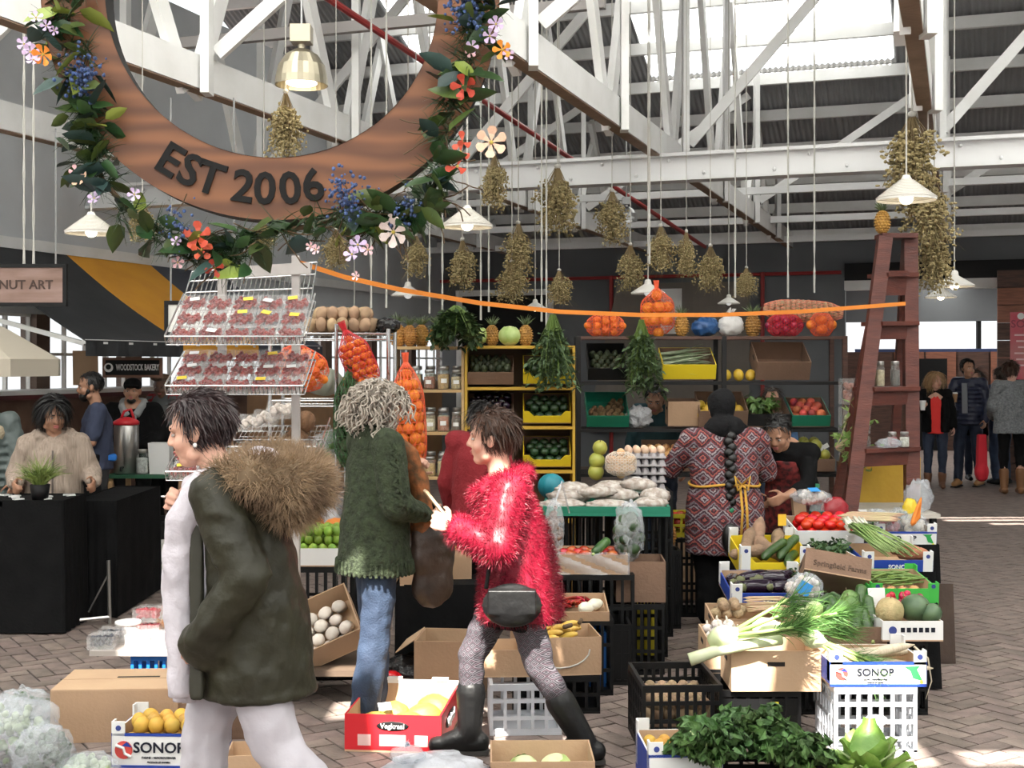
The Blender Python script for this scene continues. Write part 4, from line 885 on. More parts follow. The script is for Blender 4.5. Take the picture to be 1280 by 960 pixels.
# bananas: a hand of curved fruit
ban_m = M('banana_skin', (.68, .44, .08), .5, (.55, .34, .09), 10, vary=.08); bparts = []
for i in range(5):
    a = (i - 2) * .22; bm = MB(); pts = [V(.012 * i - .024 + math.sin(a) * .02 * t, .10 * math.sin(t * 2.2) * math.cos(a), .05 + .075 * math.cos(t * 2.2) - .02 * abs(i - 2)) for t in [k / 8 for k in range(9)]]
    bm.tube([p + V((i - 2) * .022, 0, 0) for p in pts], [.007, .014, .018, .019, .019, .018, .016, .011, .005], 7); bparts.append(('banana', mesh_of(bm, ban_m)))
bparts.insert(0, ('stalk', mesh_of(MB().tube([V(-.03, -.005, .13), V(.03, -.005, .13)], .011, 6), brown_stem)))
kind('banana_hand', bparts, (.07, .08, .06), 'banana_hand')
# mushrooms
kind('mushroom', [('cap', mesh_of(MB().lathe([(.0005, .018), (.014, .016), (.022, .009), (.025, .0), (.018, -.005), (.006, -.004)], 12), M('mushroom_cap', (.66, .60, .54), .7, (.5, .42, .36), 12, vary=.2))), ('stalk', mesh_of(MB().tube([V(0, 0, -.003), V(.002, 0, -.022)], [.008, .009], 8), M('mushroom_stalk', (.68, .62, .55), .8)))], (.026, .026, .02))
def fruit(k, loc, s=1.0, rot=None, label='', group=None, bare=False):
    parts, rad, nm, cat = KIND[k]
    o = link(nm, parts[0][1], None, loc, rot if rot is not None else (rnd(-.5, .5), rnd(-.5, .5), rnd(0, 6.3)), s * rnd(.93, 1.07))
    setp(o, label, cat.replace('_', ' '), group)
    if not bare:
        for n, me in parts[1:]: link(n, me, o)
    return o
def TR(loc, rz=0, rx=0, ry=0): return Matrix.Translation(loc) @ Euler((rx, ry, rz)).to_matrix().to_4x4()
def pile(k, m, w, d, label, group, layers=2, s=1.0, fill=1.0, z0=.004, lie=False, slope=0, skip=None, bare=False, spin=.4, order=None):
    parts, (rx, ry, rz), nm, cat = KIND[k]; n = 0
    if lie and rx < rz: rx, rz = rz, rx
    rx, ry, rz = rx * s, ry * s, rz * s; px, py = rx * 2.02, ry * 2.02
    for l in range(layers):
        ww, dd = w - l * rx * .9, d - l * ry * .9; nc = max(1, int(ww / px)); nr = max(1, int(dd / py))
        for i in range(nr):
            for j in range(nc):
                if random.random() > fill: continue
                x = (j - (nc - 1) / 2 + (.25 if (i + l) % 2 else -.25) * (nc > 2)) * px + rnd(-.06, .06) * rx; y = (i - (nr - 1) / 2) * py + rnd(-.06, .06) * ry
                if skip and skip(x / w, y / d, l): continue
                p = m @ V(x, y, z0 + rz + l * rz * 1.5 + slope * y)
                if lie and KIND[k][1][0] < KIND[k][1][2]: rot = Euler((0, math.pi / 2 + rnd(-.1, .1), rnd(-.3, .3)))
                elif KIND[k][1][0] > KIND[k][1][2] * 1.5: rot = Euler((rnd(-.2, .2), rnd(-.05, .05), rnd(-.12, .12) + (math.pi if random.random() < .5 else 0)))
                else: rot = Euler((rnd(-spin, spin), rnd(-spin, spin), rnd(0, 6.3)))
                e = (m.to_3x3() @ rot.to_matrix()).to_euler(); fruit(k, p, s, e, label, group, bare); n += 1
    return n
# ================================================================ containers (origin bottom centre, front towards -Y)
kraft_o = M('cardboard', (.42, .27, .165), .8, (.36, .23, .14), 3, .15, 60); kraft_i = M('cardboard_inside', (.50, .34, .21), .8, (.44, .29, .18), 3, .1, 60)
kraft_d = M('cardboard_dark', (.22, .13, .085), .8, (.17, .10, .065), 3, .15, 60)
card_w = M('white_card', (.70, .70, .69), .6); ink = M('black_ink', (.02, .02, .025), .6); ink_b = M('blue_ink', (.03, .05, .22), .6)
box_blue = M('blue_card', (.012, .045, .30), .5); box_yellow = M('yellow_card', (.75, .56, .02), .5); box_green = M('green_card', (.05, .42, .06), .5); box_red = M('red_card', (.52, .012, .02), .45)
box_black = M('black_card', (.007, .007, .0075), .6)
def root(name, label, cat, m, group=None):
    o = thing(name, label, cat, m.to_translation(), 0, group, m.to_euler()); return o
def carton(label, m, w, d, h, out=kraft_o, inn=None, t=.007, name='cardboard_box', hb=None, hf=None, holes=True, posts=None, post_h=.05, group=None, flaps=0, cutf=False, strip=None):
    """open tray box: base and four panels"""
    o = root(name, label, 'box', m, group); inn = inn or kraft_i; hb = hb or h; hf = hf or h
    def panel(nm, x0, x1, y0, y1, z0, z1, inner):
        mb = MB().bx(x0, x1, y0, y1, z0, z1); me = mb.mesh(nm); me.materials.append(out); me.materials.append(inn); me.polygons[inner].material_index = 1; return link(nm, me, o)
    obj('base', MB().bx(-w / 2, w / 2, -d / 2, d / 2, 0, t), inn, o)
    if cutf: # dipped front edge
        c = .22 * w; z = hf * .62
        obj('front_panel', MB().prism([(-w / 2, t), (w / 2, t), (w / 2, hf), (w / 2 - c * .55, hf), (w / 2 - c, z), (-w / 2 + c, z), (-w / 2 + c * .55, hf), (-w / 2, hf)], -d / 2, -d / 2 + t), out, o)
    else: panel('front_panel', -w / 2, w / 2, -d / 2, -d / 2 + t, t, hf, 3)
    panel('back_panel', -w / 2, w / 2, d / 2 - t, d / 2, t, hb, 2)
    for s in (-1, 1): panel('side_panel', min(s * w / 2, s * (w / 2 - t)), max(s * w / 2, s * (w / 2 - t)), -d / 2 + t, d / 2 - t, t, h, 1 if s < 0 else 0)
    if holes:
        hm = MB()
        for s in (-1, 1): hm.bx(s * w / 2 - .001 if s > 0 else -w / 2 - .001, s * w / 2 + .001 if s > 0 else -w / 2 + .001, -.04, .04, h * .62, h * .62 + .022)
        hm.bx(-.04, .04, -d / 2 - .001, -d / 2 + .001, hf * .62, hf * .62 + .02) if holes == 'front' else None
        obj('hand_holes', hm, M('hole_dark', (.012, .008, .006), .9), o)
    if posts:
        for sx in (-1, 1):
            for sy in (-1, 1):
                q = MB(); x = sx * (w / 2 - .002); y = sy * (d / 2 - .002)
                q.bx(min(x, x - sx * .055), max(x, x - sx * .055), y - .004, y + .004, h * .2, h + post_h); q.bx(x - .004, x + .004, min(y, y - sy * .045), max(y, y - sy * .045), h * .2, h + post_h)
                c = obj('corner_post', q, posts, o)
                if sy < 0: obj('round_mark', MB().lathe([(.012, 0), (.012, .002)], 12, m=Euler((math.pi / 2, 0, 0)).to_matrix(), o=(x - sx * .028, y - .0045, h + post_h * .45)), ink_b, c)
    if strip: obj('printed_strip', MB().bx(-w / 2 + .004, w / 2 - .004, -d / 2 - .002, -d / 2, hf - .045, hf - .002), strip, o)
    for s in (-1, 1):
        if flaps & (1 if s < 0 else 2): obj('flap', MB().box((s * (w / 2 + .05), 0, h - .03), (.12, d - .01, .005), (0, s * .6, 0)), inn, o)
    return o
def sonop(label, m, w, d, h, logo=True, group=None, post_h=.05):
    o = carton(label, m, w, d, h, card_w, kraft_i, posts=card_w, post_h=post_h, name='produce_box', holes=False, group=group)
    obj('blue_edge', MB().bx(-w / 2, w / 2, -d / 2 - .002, -d / 2 + .008, h - .012, h), box_blue, o); obj('blue_foot', MB().bx(-w / 2, w / 2, -d / 2 - .002, -d / 2 + .008, 0, .012), box_blue, o)
    obj('blue_side', MB().bx(-w / 2 - .002, -w / 2, -d / 2, d / 2, .01, h), box_blue, o); obj('blue_side', MB().bx(w / 2, w / 2 + .002, -d / 2, d / 2, .01, h), box_blue, o)
    if logo:
        z = h * .58
        lettering('SONOP', h * .42, M('slate_ink', (.018, .020, .03), .7, spec=.1), o, (-w * .03, -d / 2 - .003, z), bold=.016, sx=1.05)
        lettering('FARMS - NOORDOEWER', h * .09, M('slate_ink', (.10, .11, .14), .6), o, (-w * .03, -d / 2 - .003, h * .30), bold=.0)
        lettering('PRODUCE OF NAMIBIA', h * .065, M('slate_ink', (.10, .11, .14), .6), o, (-w * .03, -d / 2 - .003, h * .17), bold=.0)
        mk = obj('leaf_mark', MB().prism([(w * .27, h * .82), (w * .43, h * .84), (w * .40, h * .70), (w * .46, h * .22), (w * .36, h * .34), (w * .33, h * .66)], -d / 2 - .003, -d / 2), M('leaf_print', (.02, .30, .06), .6), o)
        obj('yellow_dot', MB().lathe([(h * .07, 0), (h * .07, .002)], 14, (w * .445, -d / 2 - .003, h * .2), Euler((math.pi / 2, 0, 0)).to_matrix()), M('yellow_ink', (.8, .7, .05), .6), o)
        em = obj('round_emblem', MB().lathe([(h * .26, 0), (h * .26, .0015)], 20, (-w * .38, -d / 2 - .002, h * .52), Euler((math.pi / 2, 0, 0)).to_matrix()), M('emblem_red', (.55, .06, .05), .6), o)
        obj('emblem_swoosh', MB().tube([V(-w * .38 - h * .22, -d / 2 - .005, h * .66), V(-w * .38, -d / 2 - .005, h * .58), V(-w * .38 + h * .05, -d / 2 - .005, h * .42), V(-w * .38 + h * .22, -d / 2 - .005, h * .33)], h * .045, 6), card_w, o)
        obj('emblem_top', MB().prism([(-w * .38 - h * .05, h * .64), (-w * .38 + h * .24, h * .60), (-w * .38 + h * .1, h * .76)], -d / 2 - .0045, -d / 2 - .003), box_blue, o)
    return o
def crate(label, m, w, d, h, mat, slats=7, name='plastic_crate', group=None, mid=1, solid_low=0, plate=False):
    o = root(name, label, 'crate', m, group); obj('base', MB().bx(-w / 2, w / 2, -d / 2, d / 2, 0, .012), mat, o)
    def side(nm, L, pos, rz, n):
        q = MB(); q.bx(-L / 2, L / 2, -.008, .008, h - .03, h); q.bx(-L / 2, L / 2, -.006, .006, 0, .03)
        for i in range(n + 1): x = -L / 2 + .008 + (L - .016) * i / n; q.bx(x - .008, x + .008, -.006, .006, .02, h - .02)
        for i in range(mid): z = h * (i + 1) / (mid + 1); q.bx(-L / 2, L / 2, -.005, .005, z - .009, z + .009)
        if solid_low: q.bx(-L / 2, L / 2, -.003, .003, .02, h * solid_low)
        if plate and nm == 'front_panel': q.ell((0, -.006, h * .52), (.055, .008, .028), 16, 6); 
        c = obj(nm, q, mat, o); c.location = pos; c.rotation_euler = (0, 0, rz); return c
    side('front_panel', w, (0, -d / 2 + .008, 0), 0, slats); side('back_panel', w, (0, d / 2 - .008, 0), 0, slats)
    for s in (-1, 1): side('side_panel', d - .03, (s * (w / 2 - .008), 0, 0), math.pi / 2, max(3, int(slats * d / w)))
    return o
net_o = M('net_orange', (.80, .13, .05), .5); net_r = M('net_red', (.55, .02, .03), .5); net_g = M('net_green', (.03, .12, .03), .5)
def netbag(k, label, flabel, group, a, b, r, net, s=1.0, neck=True, gap=.96):
    """net sack between a and b filled with fruit; fruit rows wound round the axis"""
    a = Vector(a); b = Vector(b); ax = (b - a); L = ax.length; z = ax.normalized(); q = z.to_track_quat('Z', 'Y').to_matrix().to_4x4(); m = Matrix.Translation(a) @ q
    fr = KIND[k][1][0] * s; nrow = max(1, int(L / (fr * 1.72)))
    def rad(t): return r * math.sqrt(max(.12, 1 - (2 * t - 1) ** 4))
    for i in range(nrow + 1):
        t = i / nrow; rr = max(0, rad(t) - fr); n = max(1, int(2 * math.pi * rr / (fr * 2 * gap))) if rr > fr * .5 else 1
        for j in range(n):
            an = (j + .5 * (i % 2)) * 2 * math.pi / n + rnd(-.05, .05); x = rr if n > 1 else 0
            fruit(k, m @ V(x * math.cos(an), x * math.sin(an), t * L), s, None, flabel, group, True)
    bagm = MB(); rs = 14; nn = 18
    prof = [(max(.012, rad(i / rs) * 1.04 if 0 < i < rs else r * .5), i / rs * L * 1.06 - .03 * L) for i in range(rs + 1)]
    if neck: prof += [(.014, L * 1.06 + .04), (.022, L * 1.06 + .10)]
    v = []; f = []
    for i, (rr, zz) in enumerate(prof):
        for j in range(nn): an = (j + .5 * (i % 2)) * 2 * math.pi / nn; v.append(m @ V(rr * math.cos(an), rr * math.sin(an), zz))
    for i in range(len(prof) - 1):
        for j in range(nn):
            k2 = (j + 1) % nn; A, B_, C, D = i * nn + j, i * nn + k2, (i + 1) * nn + k2, (i + 1) * nn + j
            if i % 2 == 0: f += [(A, B_, D), (B_, C, D)]
            else: f += [(A, B_, C), (A, C, D)]
    nb_ = MB().add(v, f); me = modmesh('net', nb_, [('WIREFRAME', dict(thickness=.0032, use_replace=True))])
    return obj('net_sack', me, net, None, False, label=label, cat='net bag', group=None)
glass_m = film('jar_glass', .09, (.95, 1, .98), .05, 0); lid_m = M('jar_lid_steel', (.45, .44, .42), .35, metal=.8); lab_m = M('jar_label', (.75, .74, .70), .7)
JARG = mesh_of(MB().lathe([(.001, 0), (.042, 0), (.046, .01), (.046, .085), (.038, .1), (.036, .108)], 18, close=False), glass_m)
JARL = mesh_of(MB().lathe([(.001, .124), (.038, .124), (.039, .12), (.039, .104), (.037, .104)], 18, close=False), lid_m)
JARC = {}
def jar(label, loc, col, s=1.0, group=None, lab=True, sz=1.0, lid=None, fill=.08):
    o = thing('glass_jar', label, 'jar', loc, rnd(-.2, .2), group); o.scale = (s, s, s * sz)
    key = (col, fill)
    if key not in JARC: JARC[key] = mesh_of(MB().lathe([(.001, .004), (.042, .004), (.043, .012), (.043, fill), (.001, fill + .004)], 14), M('jar_fill_%02d' % len(JARC), col, .8, tuple(c * .6 for c in col), 60, .4, 80))
    link('contents', JARC[key], o); link('glass', JARG, o); link('lid', JARL, o)
    if lab: obj('paper_label', MB().grid(lambda u, v: V(.0468 * math.sin((u - .5) * 1.0), -.0468 * math.cos((u - .5) * 1.0), .035 + .024 * v), 6, 1), lab_m, o)
    return o
# punnet of berries under film
def berry_mesh(w, d, h, r, n, mat):
    mb = MB()
    for i in range(n): mb.ell((rnd(-w / 2 + r, w / 2 - r), rnd(-d / 2 + r, d / 2 - r), h * rnd(.3, .85)), r * rnd(.8, 1.2), 6, 5)
    return mesh_of(mb, mat)
film_m = film('cling_film', .09, (1, 1, 1), .1, 1.0, 30); film_s = film('shiny_bag', .26, (.85, .88, .92), .1, 1.0, 18); clear_b = film('clear_tub', .13, (1, 1, 1), .08, .3, 15)
berry_r = M('dried_berry', (.16, .006, .006), .35, (.30, .02, .012), 25)
PUN = {}
def punnet(label, m, w=.15, d=.12, h=.045, col=berry_r, group=None, key='b', r=.011, n=60, sticker=False):
    k = (key, w, d, h)
    if k not in PUN:
        tray = MB().bx(-w / 2, w / 2, -d / 2, d / 2, 0, .003)
        for s in (-1, 1): tray.box((s * w / 2, 0, h / 2), (.004, d, h)); tray.box((0, s * d / 2, h / 2), (w, .004, h))
        top = MB().grid(lambda u, v: V((u - .5) * (w + .012), (v - .5) * (d + .012), h + .006 + .012 * math.sin(u * 3.14) * math.sin(v * 3.14) + .004 * math.sin(u * 17 + v * 5) * math.sin(v * 13)), 10, 8)
        PUN[k] = (mesh_of(tray, clear_b, False), berry_mesh(w, d, h, r, n, col), mesh_of(top, film_m))
    t, b, f = PUN[k]; o = thing('berry_punnet', label, 'punnet', m.to_translation(), 0, group, m.to_euler())
    link('tray', t, o); c = link('berries', b, o); c['kind'] = 'stuff'; link('film', f, o)
    if sticker: obj('sticker', MB().box((rnd(-.02, .02), rnd(-.02, .02), h + .019), (.05, .03, .001), (0, 0, rnd(-.4, .4))), M('sticker_yellow', (.75, .55, .05), .6) if random.random() < .5 else card_w, o)
    return o
def plastic_bag(label, loc, r, mat=film_s, name='plastic_bag', noise=.12, rot=None, knot=False, fill=None, cat='bag', group=None):
    """crumpled bag skin; r are radii"""
    mb = MB(); mb.ell((0, 0, r[2]), r, 26, 18, noise=0)
    vv = []
    for p in mb.v:
        n = math.sin(p[0] * 41 / (r[0] * 6) + p[2] * 23) * math.sin(p[1] * 37 / (r[1] * 5) + 2) + .6 * math.sin(p[0] * 90 + p[1] * 70 + p[2] * 110)
        k = 1 + noise * .6 * n + rnd(-noise, noise) * .5; z = max(.001, r[2] + (p[2] - r[2]) * k); vv.append((p[0] * k, p[1] * k, z))
    mb.v = vv
    if fill is None and not knot: return obj(name, mb, mat, None, True, loc, rot, label, cat, group)
    o = thing(name, label, cat, loc, 0, group, rot); obj('skin', mb, mat, o, True)
    if knot: obj('neck', blades([(0, 0, 1.9 * r[2])] * 26, [(rnd(-.5, .5), rnd(-.5, .5), 1) for _ in range(26)], r[2] * .7, .03, .5, 3, .3), mat, o)
    if fill:
        q = MB()
        for i in range(fill[1]):
            d = V(random.gauss(0, 1), random.gauss(0, 1), random.gauss(0, 1)).normalized() * rnd(.3, .82); q.ell((d.x * r[0], d.y * r[1], max(fill[2], r[2] + d.z * r[2])), fill[2] * rnd(.8, 1.2), 8, 6)
        c = obj('contents', q, fill[0], o, True); c['kind'] = 'stuff'
    return o
def leafy(label, name, loc, n, ln, wd, mat, spread=1.0, up=.8, stalk=None, cat='herbs', rot=None, grav=.6, group=None, droop=False, r0=.02):
    """bunch of leafy sprigs: each sprig a stem with leaflets, joined as foliage"""
    o = thing(name, label, cat, loc, 0, group, rot); fo = MB(); st = MB()
    for i in range(n):
        a = rnd(0, 6.3); d = V(math.cos(a) * spread * rnd(.2, 1), math.sin(a) * spread * rnd(.2, 1), -up if droop else up).normalized(); p = V(math.cos(a) * r0 * rnd(0, 1), math.sin(a) * r0 * rnd(0, 1), 0); l = ln * rnd(.6, 1.1); pts = [p]
        for j in range(5): d = (d + V(rnd(-.12, .12), rnd(-.12, .12), -grav * .16)).normalized(); p = p + d * l / 5; pts.append(p)
        st.tube(pts, [.0035, .003, .003, .0025, .002, .0015], 4)
        for j in range(2, 6):
            for k_ in range(3):
                e = V(rnd(-1, 1), rnd(-1, 1), rnd(-.8, .6)).normalized(); s_ = d.cross(e); s_ = s_.normalized() if s_.length > .01 else d.orthogonal(); L_ = wd * rnd(1.4, 2.6); w_ = wd * rnd(.4, .6); q = pts[j]
                fo.add([q, q + e * L_ * .45 + s_ * w_, q + e * L_ + V(0, 0, -.2 * L_), q + e * L_ * .45 - s_ * w_], [(0, 1, 2, 3)])
    obj('stems', st, stalk or green_stem, o); f = obj('foliage', fo, mat, o); f['kind'] = 'stuff'; return o
# ================================================================ the hanging ring with its garland
RY = 5.5; rc = W(342, -7, RY); RO, RI = .972, .705
ring = thing('ring_sign', 'large round plywood ring sign reading EST 2006 hung overhead', 'sign', rc, R(4))
def ply():
    m = bpy.data.materials.new('plywood'); t = nt(m); N = t.nodes; L = t.links; p = N['Principled BSDF']; p.inputs['Roughness'].default_value = .5
    tc = N.new('ShaderNodeTexCoord'); mp = N.new('ShaderNodeMapping'); mp.inputs['Scale'].default_value = (.35, 1, 1.7); L.new(tc.outputs['Object'], mp.inputs[0])
    w = N.new('ShaderNodeTexWave'); w.bands_direction = 'Z'; w.inputs['Scale'].default_value = 1.6; w.inputs['Distortion'].default_value = 11; w.inputs['Detail'].default_value = 3; w.inputs['Detail Scale'].default_value = 1.2; L.new(mp.outputs[0], w.inputs[0])
    r = N.new('ShaderNodeValToRGB'); r.color_ramp.elements[0].color = (.10, .032, .010, 1); r.color_ramp.elements[1].color = (.20, .074, .026, 1); L.new(w.outputs['Color'], r.inputs[0]); L.new(r.outputs[0], p.inputs['Base Color']); return m
plym = ply(); am = MB(); n = 96
for y, flip in ((-.02, False), (.0, True)):
    v = [(r * math.sin(2 * math.pi * i / n), y, r * math.cos(2 * math.pi * i / n)) for i in range(n) for r in (RI, RO)]
    f = [(2 * i, 2 * i + 1, (2 * i + 3) % (2 * n), (2 * i + 2) % (2 * n)) for i in range(n)]; am.add(v, f)
obj('ring_face', am, plym, ring)
rimm = M('rim_black', (.006, .0055, .0055), .6, spec=.2); RX = Euler((math.pi / 2, 0, 0)).to_matrix()
obj('inner_rim', MB().lathe([(RI, -.025), (RI, .13)], 96, m=RX, o=(0, .105, 0), close=False), rimm, ring, True).location = (0, 0, 0)
obj('outer_rim', MB().lathe([(RO, -.025), (RO, .13)], 96, m=RX, o=(0, .105, 0), close=False), rimm, ring, True)
obj('back_plate', MB().lathe([(RI, 0), (RO, 0)], 96, m=RX, o=(0, .128, 0), close=False), rimm, ring)
for ch, an in zip('EST2006', (-31, -24.6, -18.4, -8.6, -2.3, 5.0, 11.6)):
    a = R(an); me = text_mesh(ch, .19, .006, .022); me.materials.append(rimm)
    link('letter', me, ring, (.845 * math.sin(a), -.028, -.845 * math.cos(a)), (math.pi / 2, -a, 0))
ch_ = MB()
for dx in (-.6, .6): ch_.tube([V(dx, .05, .55), V(dx, .05, zr(rc.x, rc.y) - rc.z - .02)], .008, 5)
obj('hanging_chains', ch_, M('chain_steel', (.35, .35, .35), .4, metal=.7), ring)
# garland
gar = thing('flower_garland', 'garland of leaves and silk flowers wound round the ring sign', 'garland', (0, 0, 0))
LEAF = MB().add([(0, 0, 0), (.022, .02, .006), (.026, .05, .002), (.016, .08, -.004), (0, .105, -.014), (-.016, .08, -.004), (-.026, .05, .002), (-.022, .02, .006), (0, .03, -.004), (0, .07, -.010)],
    [(0, 1, 8), (1, 2, 9, 8), (2, 3, 9), (3, 4, 9), (4, 5, 9), (5, 6, 9), (6, 7, 8, 9), (7, 0, 8)])
leaf_mats = [M('garland_leaf_dark', (.016, .045, .014), .4, (.03, .075, .02), 20, vary=.3), M('garland_leaf_olive', (.07, .10, .02), .45, (.03, .06, .015), 15, vary=.3), M('garland_leaf_blue', (.025, .055, .05), .5, vary=.3), M('garland_leaf_lime', (.22, .28, .05), .45, vary=.2)]
LM = [mesh_of(LEAF, q, True, 'leaf') for q in leaf_mats]
path = [(98, -20, 1), (75, 25, 1.2), (95, 60, .8), (100, 95, .7), (108, 135, 1.1), (112, 170, 1.2), (118, 195, 1), (128, 225, .8), (160, 262, .6), (200, 290, .7), (245, 310, 1.5), (285, 320, 1.6), (310, 300, .9), (350, 288, .4), (395, 282, .5), (430, 268, .8), (470, 275, 1.3), (505, 270, 1.5), (535, 250, 1.2), (550, 215, .7), (556, 165, .6), (568, 125, .8), (580, 80, .9), (590, 40, 1.2), (600, -5, 1.2)]
stem = MB().tube([W(x, y, RY - .06) for x, y, _ in path[:15]] , .012, 6); stem.tube([W(x, y, RY - .06) for x, y, _ in path[14:]], .012, 6)
obj('vine', stem, brown_stem, gar)
needles = MB()
for x, y, q in path:
    for i in range(int(11 * q)):
        p = W(x + rnd(-24, 24) * q ** .5, y + rnd(-18, 18), RY - .1 + rnd(-.06, .04)); link('leaf', random.choices(LM, (6, 3, 3, 1))[0], gar, p, (rnd(-1, 1), rnd(-1, 1), rnd(0, 6.3)), rnd(.9, 1.6))
    k = int(90 * q); blades([W(x + rnd(-14, 14), y + rnd(-12, 12), RY - .08) for _ in range(k)], [(rnd(-1, 1), rnd(-.6, .2), rnd(-1, .8)) for _ in range(k)], .11, .006, .5, 4, .2, .3, mb=needles)
obj('needle_sprays', needles, leaf_mats[0], gar, kind='stuff')
tw = MB()
for i in range(46):
    x, y, q = random.choice(path[9:21]); p = W(x, y, RY - .08); d = V(rnd(-1, 1), rnd(-.3, .1), rnd(-1, .5)); pts = [p]
    for j in range(5): d = (d + V(rnd(-.5, .5), 0, rnd(-.5, .4))).normalized(); p = p + d * .04; pts.append(p)
    tw.tube(pts, .0028, 4)
obj('twigs', tw, brown_stem, gar, kind='stuff')
def flower(px, py, s, col, n=5, cup=.3, cen=(.5, .4, .08), face=None):
    pet = MB()
    for i in range(n):
        a = 2 * math.pi * i / n; c, s_ = math.cos(a), math.sin(a)
        for q in ([(0, 0), (.25, .55), (.42, .8), (.25, 1), (0, 1.03), (-.25, 1), (-.42, .8), (-.25, .55)],):
            pet.add([(x * c * .8 - y * s_, x * s_ * .8 + y * c, cup * y * y - .12 * abs(x)) for x, y in q], [tuple(range(8))])
    nm = 'petal_%.2f_%.2f_%.2f' % col; f = obj('flower', pet, M(nm, col, .6, tuple(min(1, c * 1.25) for c in col), 30, vary=.1), gar)
    f.location = W(px, py, RY - .16); f.scale = (s,) * 3; f.rotation_euler = face or (math.pi / 2 + rnd(-.5, .5), rnd(-.4, .4), rnd(-.5, .5))
    obj('flower_centre', MB().ell((0, 0, .05), (.14, .14, .12), 8, 6), M('pollen', cen, .8), f)
lil = (.55, .42, .62); pk = (.72, .45, .48); red = (.50, .07, .035); org = (.75, .26, .03); wht = (.74, .62, .58); pch = (.66, .42, .30)
for px, py, s, c, n in [(45, 22, .03, lil, 5), (58, 32, .025, lil, 5), (68, 38, .02, lil, 5), (38, 65, .035, lil, 6), (30, 55, .03, lil, 5), (42, 75, .03, lil, 5), (54, 68, .045, org, 6), (100, 222, .04, pch, 5), (118, 248, .03, lil, 5), (95, 215, .03, pk, 5),
                        (168, 243, .028, lil, 5), (248, 295, .06, red, 5), (252, 312, .045, red, 5), (220, 302, .022, lil, 5), (222, 328, .026, pk, 5), (268, 335, .04, red, 4), (388, 308, .02, pk, 5), (395, 312, .022, pk, 5), (440, 318, .035, lil, 5), (447, 306, .038, lil, 5), (460, 312, .025, pk, 5),
                        (492, 290, .062, wht, 6), (490, 275, .03, wht, 4), (614, 178, .065, pch, 6), (580, 108, .055, red, 5), (576, 190, .045, red, 3), (572, 208, .05, red, 3), (578, 178, .045, red, 3), (620, 30, .034, lil, 6), (612, 45, .032, lil, 5), (590, 58, .028, lil, 5), (588, 65, .024, pk, 5), (628, 62, .04, org, 5), (635, 68, .025, lil, 5), (445, 345, .02, pk, 5)]:
    flower(px, py, s, c, n)
bl = MB()
for cx, cy, k in ((100, 92, 36), (105, 105, 24), (588, 12, 46), (575, 2, 30), (425, 240, 30), (440, 252, 22), (225, 282, 16), (505, 262, 18)):
    for i in range(k * 3): bl.ell(W(cx + random.gauss(0, 11), cy + random.gauss(0, 13), RY - .15 + rnd(-.04, .04)), rnd(.004, .0095), 5, 4)
obj('blue_blossom', bl, M('delphinium', (.022, .032, .075), .6, (.06, .11, .28), 40), gar, kind='stuff')
# ================================================================ dried bunches, lamps, ropes, strap
straw = M('dried_flower', (.42, .34, .17), .9, (.25, .20, .09), 30); straw_d = M('dried_stalk', (.22, .16, .08), .9)
twine = M('twine', (.50, .48, .44), .9)
def bunch_mesh(seed):
    random.seed(seed); st = MB(); hd = MB()
    for i in range(70):
        a = rnd(0, 6.3); r = rnd(.02, .20); e = V(math.cos(a) * r, math.sin(a) * r, -rnd(.45, .95)); st.tube([V(0, 0, 0), e * .5 * V(.8, .8, 1).length / 1.5, e], .003, 3)
        for j in range(16): t = rnd(.5, 1.05); p = e * t + V(rnd(-.04, .04), rnd(-.04, .04), rnd(-.04, .04)); hd.ell(p, (rnd(.008, .018), rnd(.008, .018), rnd(.01, .022)), 5, 4)
    blades([(0, 0, -.5)] * 60, [(rnd(-.35, .35), rnd(-.35, .35), -1) for _ in range(60)], .5, .008, .3, 4, .15, 0, mb=hd)
    return mesh_of(st, straw_d, False), mesh_of(hd, straw, False)
BM = [bunch_mesh(s) for s in (3, 5, 9)]; random.seed(11)
def bunch(px, y0, y1, w, Y, label, top=3.42, i=[0]):
    h = (y1 - y0) * Y / F; p = W(px, y0, Y); o = thing('dried_flower_bunch', label, 'dried flowers', p, rnd(0, 6), 'dried bunches hung from the beams'); st, hd = BM[i[0] % 3]; i[0] += 1
    sx = w * Y / F / .42; o.scale = (sx, sx, h / .98); link('stalks', st, o); f = link('seed_heads', hd, o); f['kind'] = 'stuff'
    s_ = MB().tube([V(0, 0, -.02), V(0, 0, max(.05, (zr(p.x, p.y) - .02 - p.z)) / (h / .98))], .006, 4); s_.ell((0, 0, -.03), (.03, .03, .04), 8, 6); obj('string', s_, twine, o)
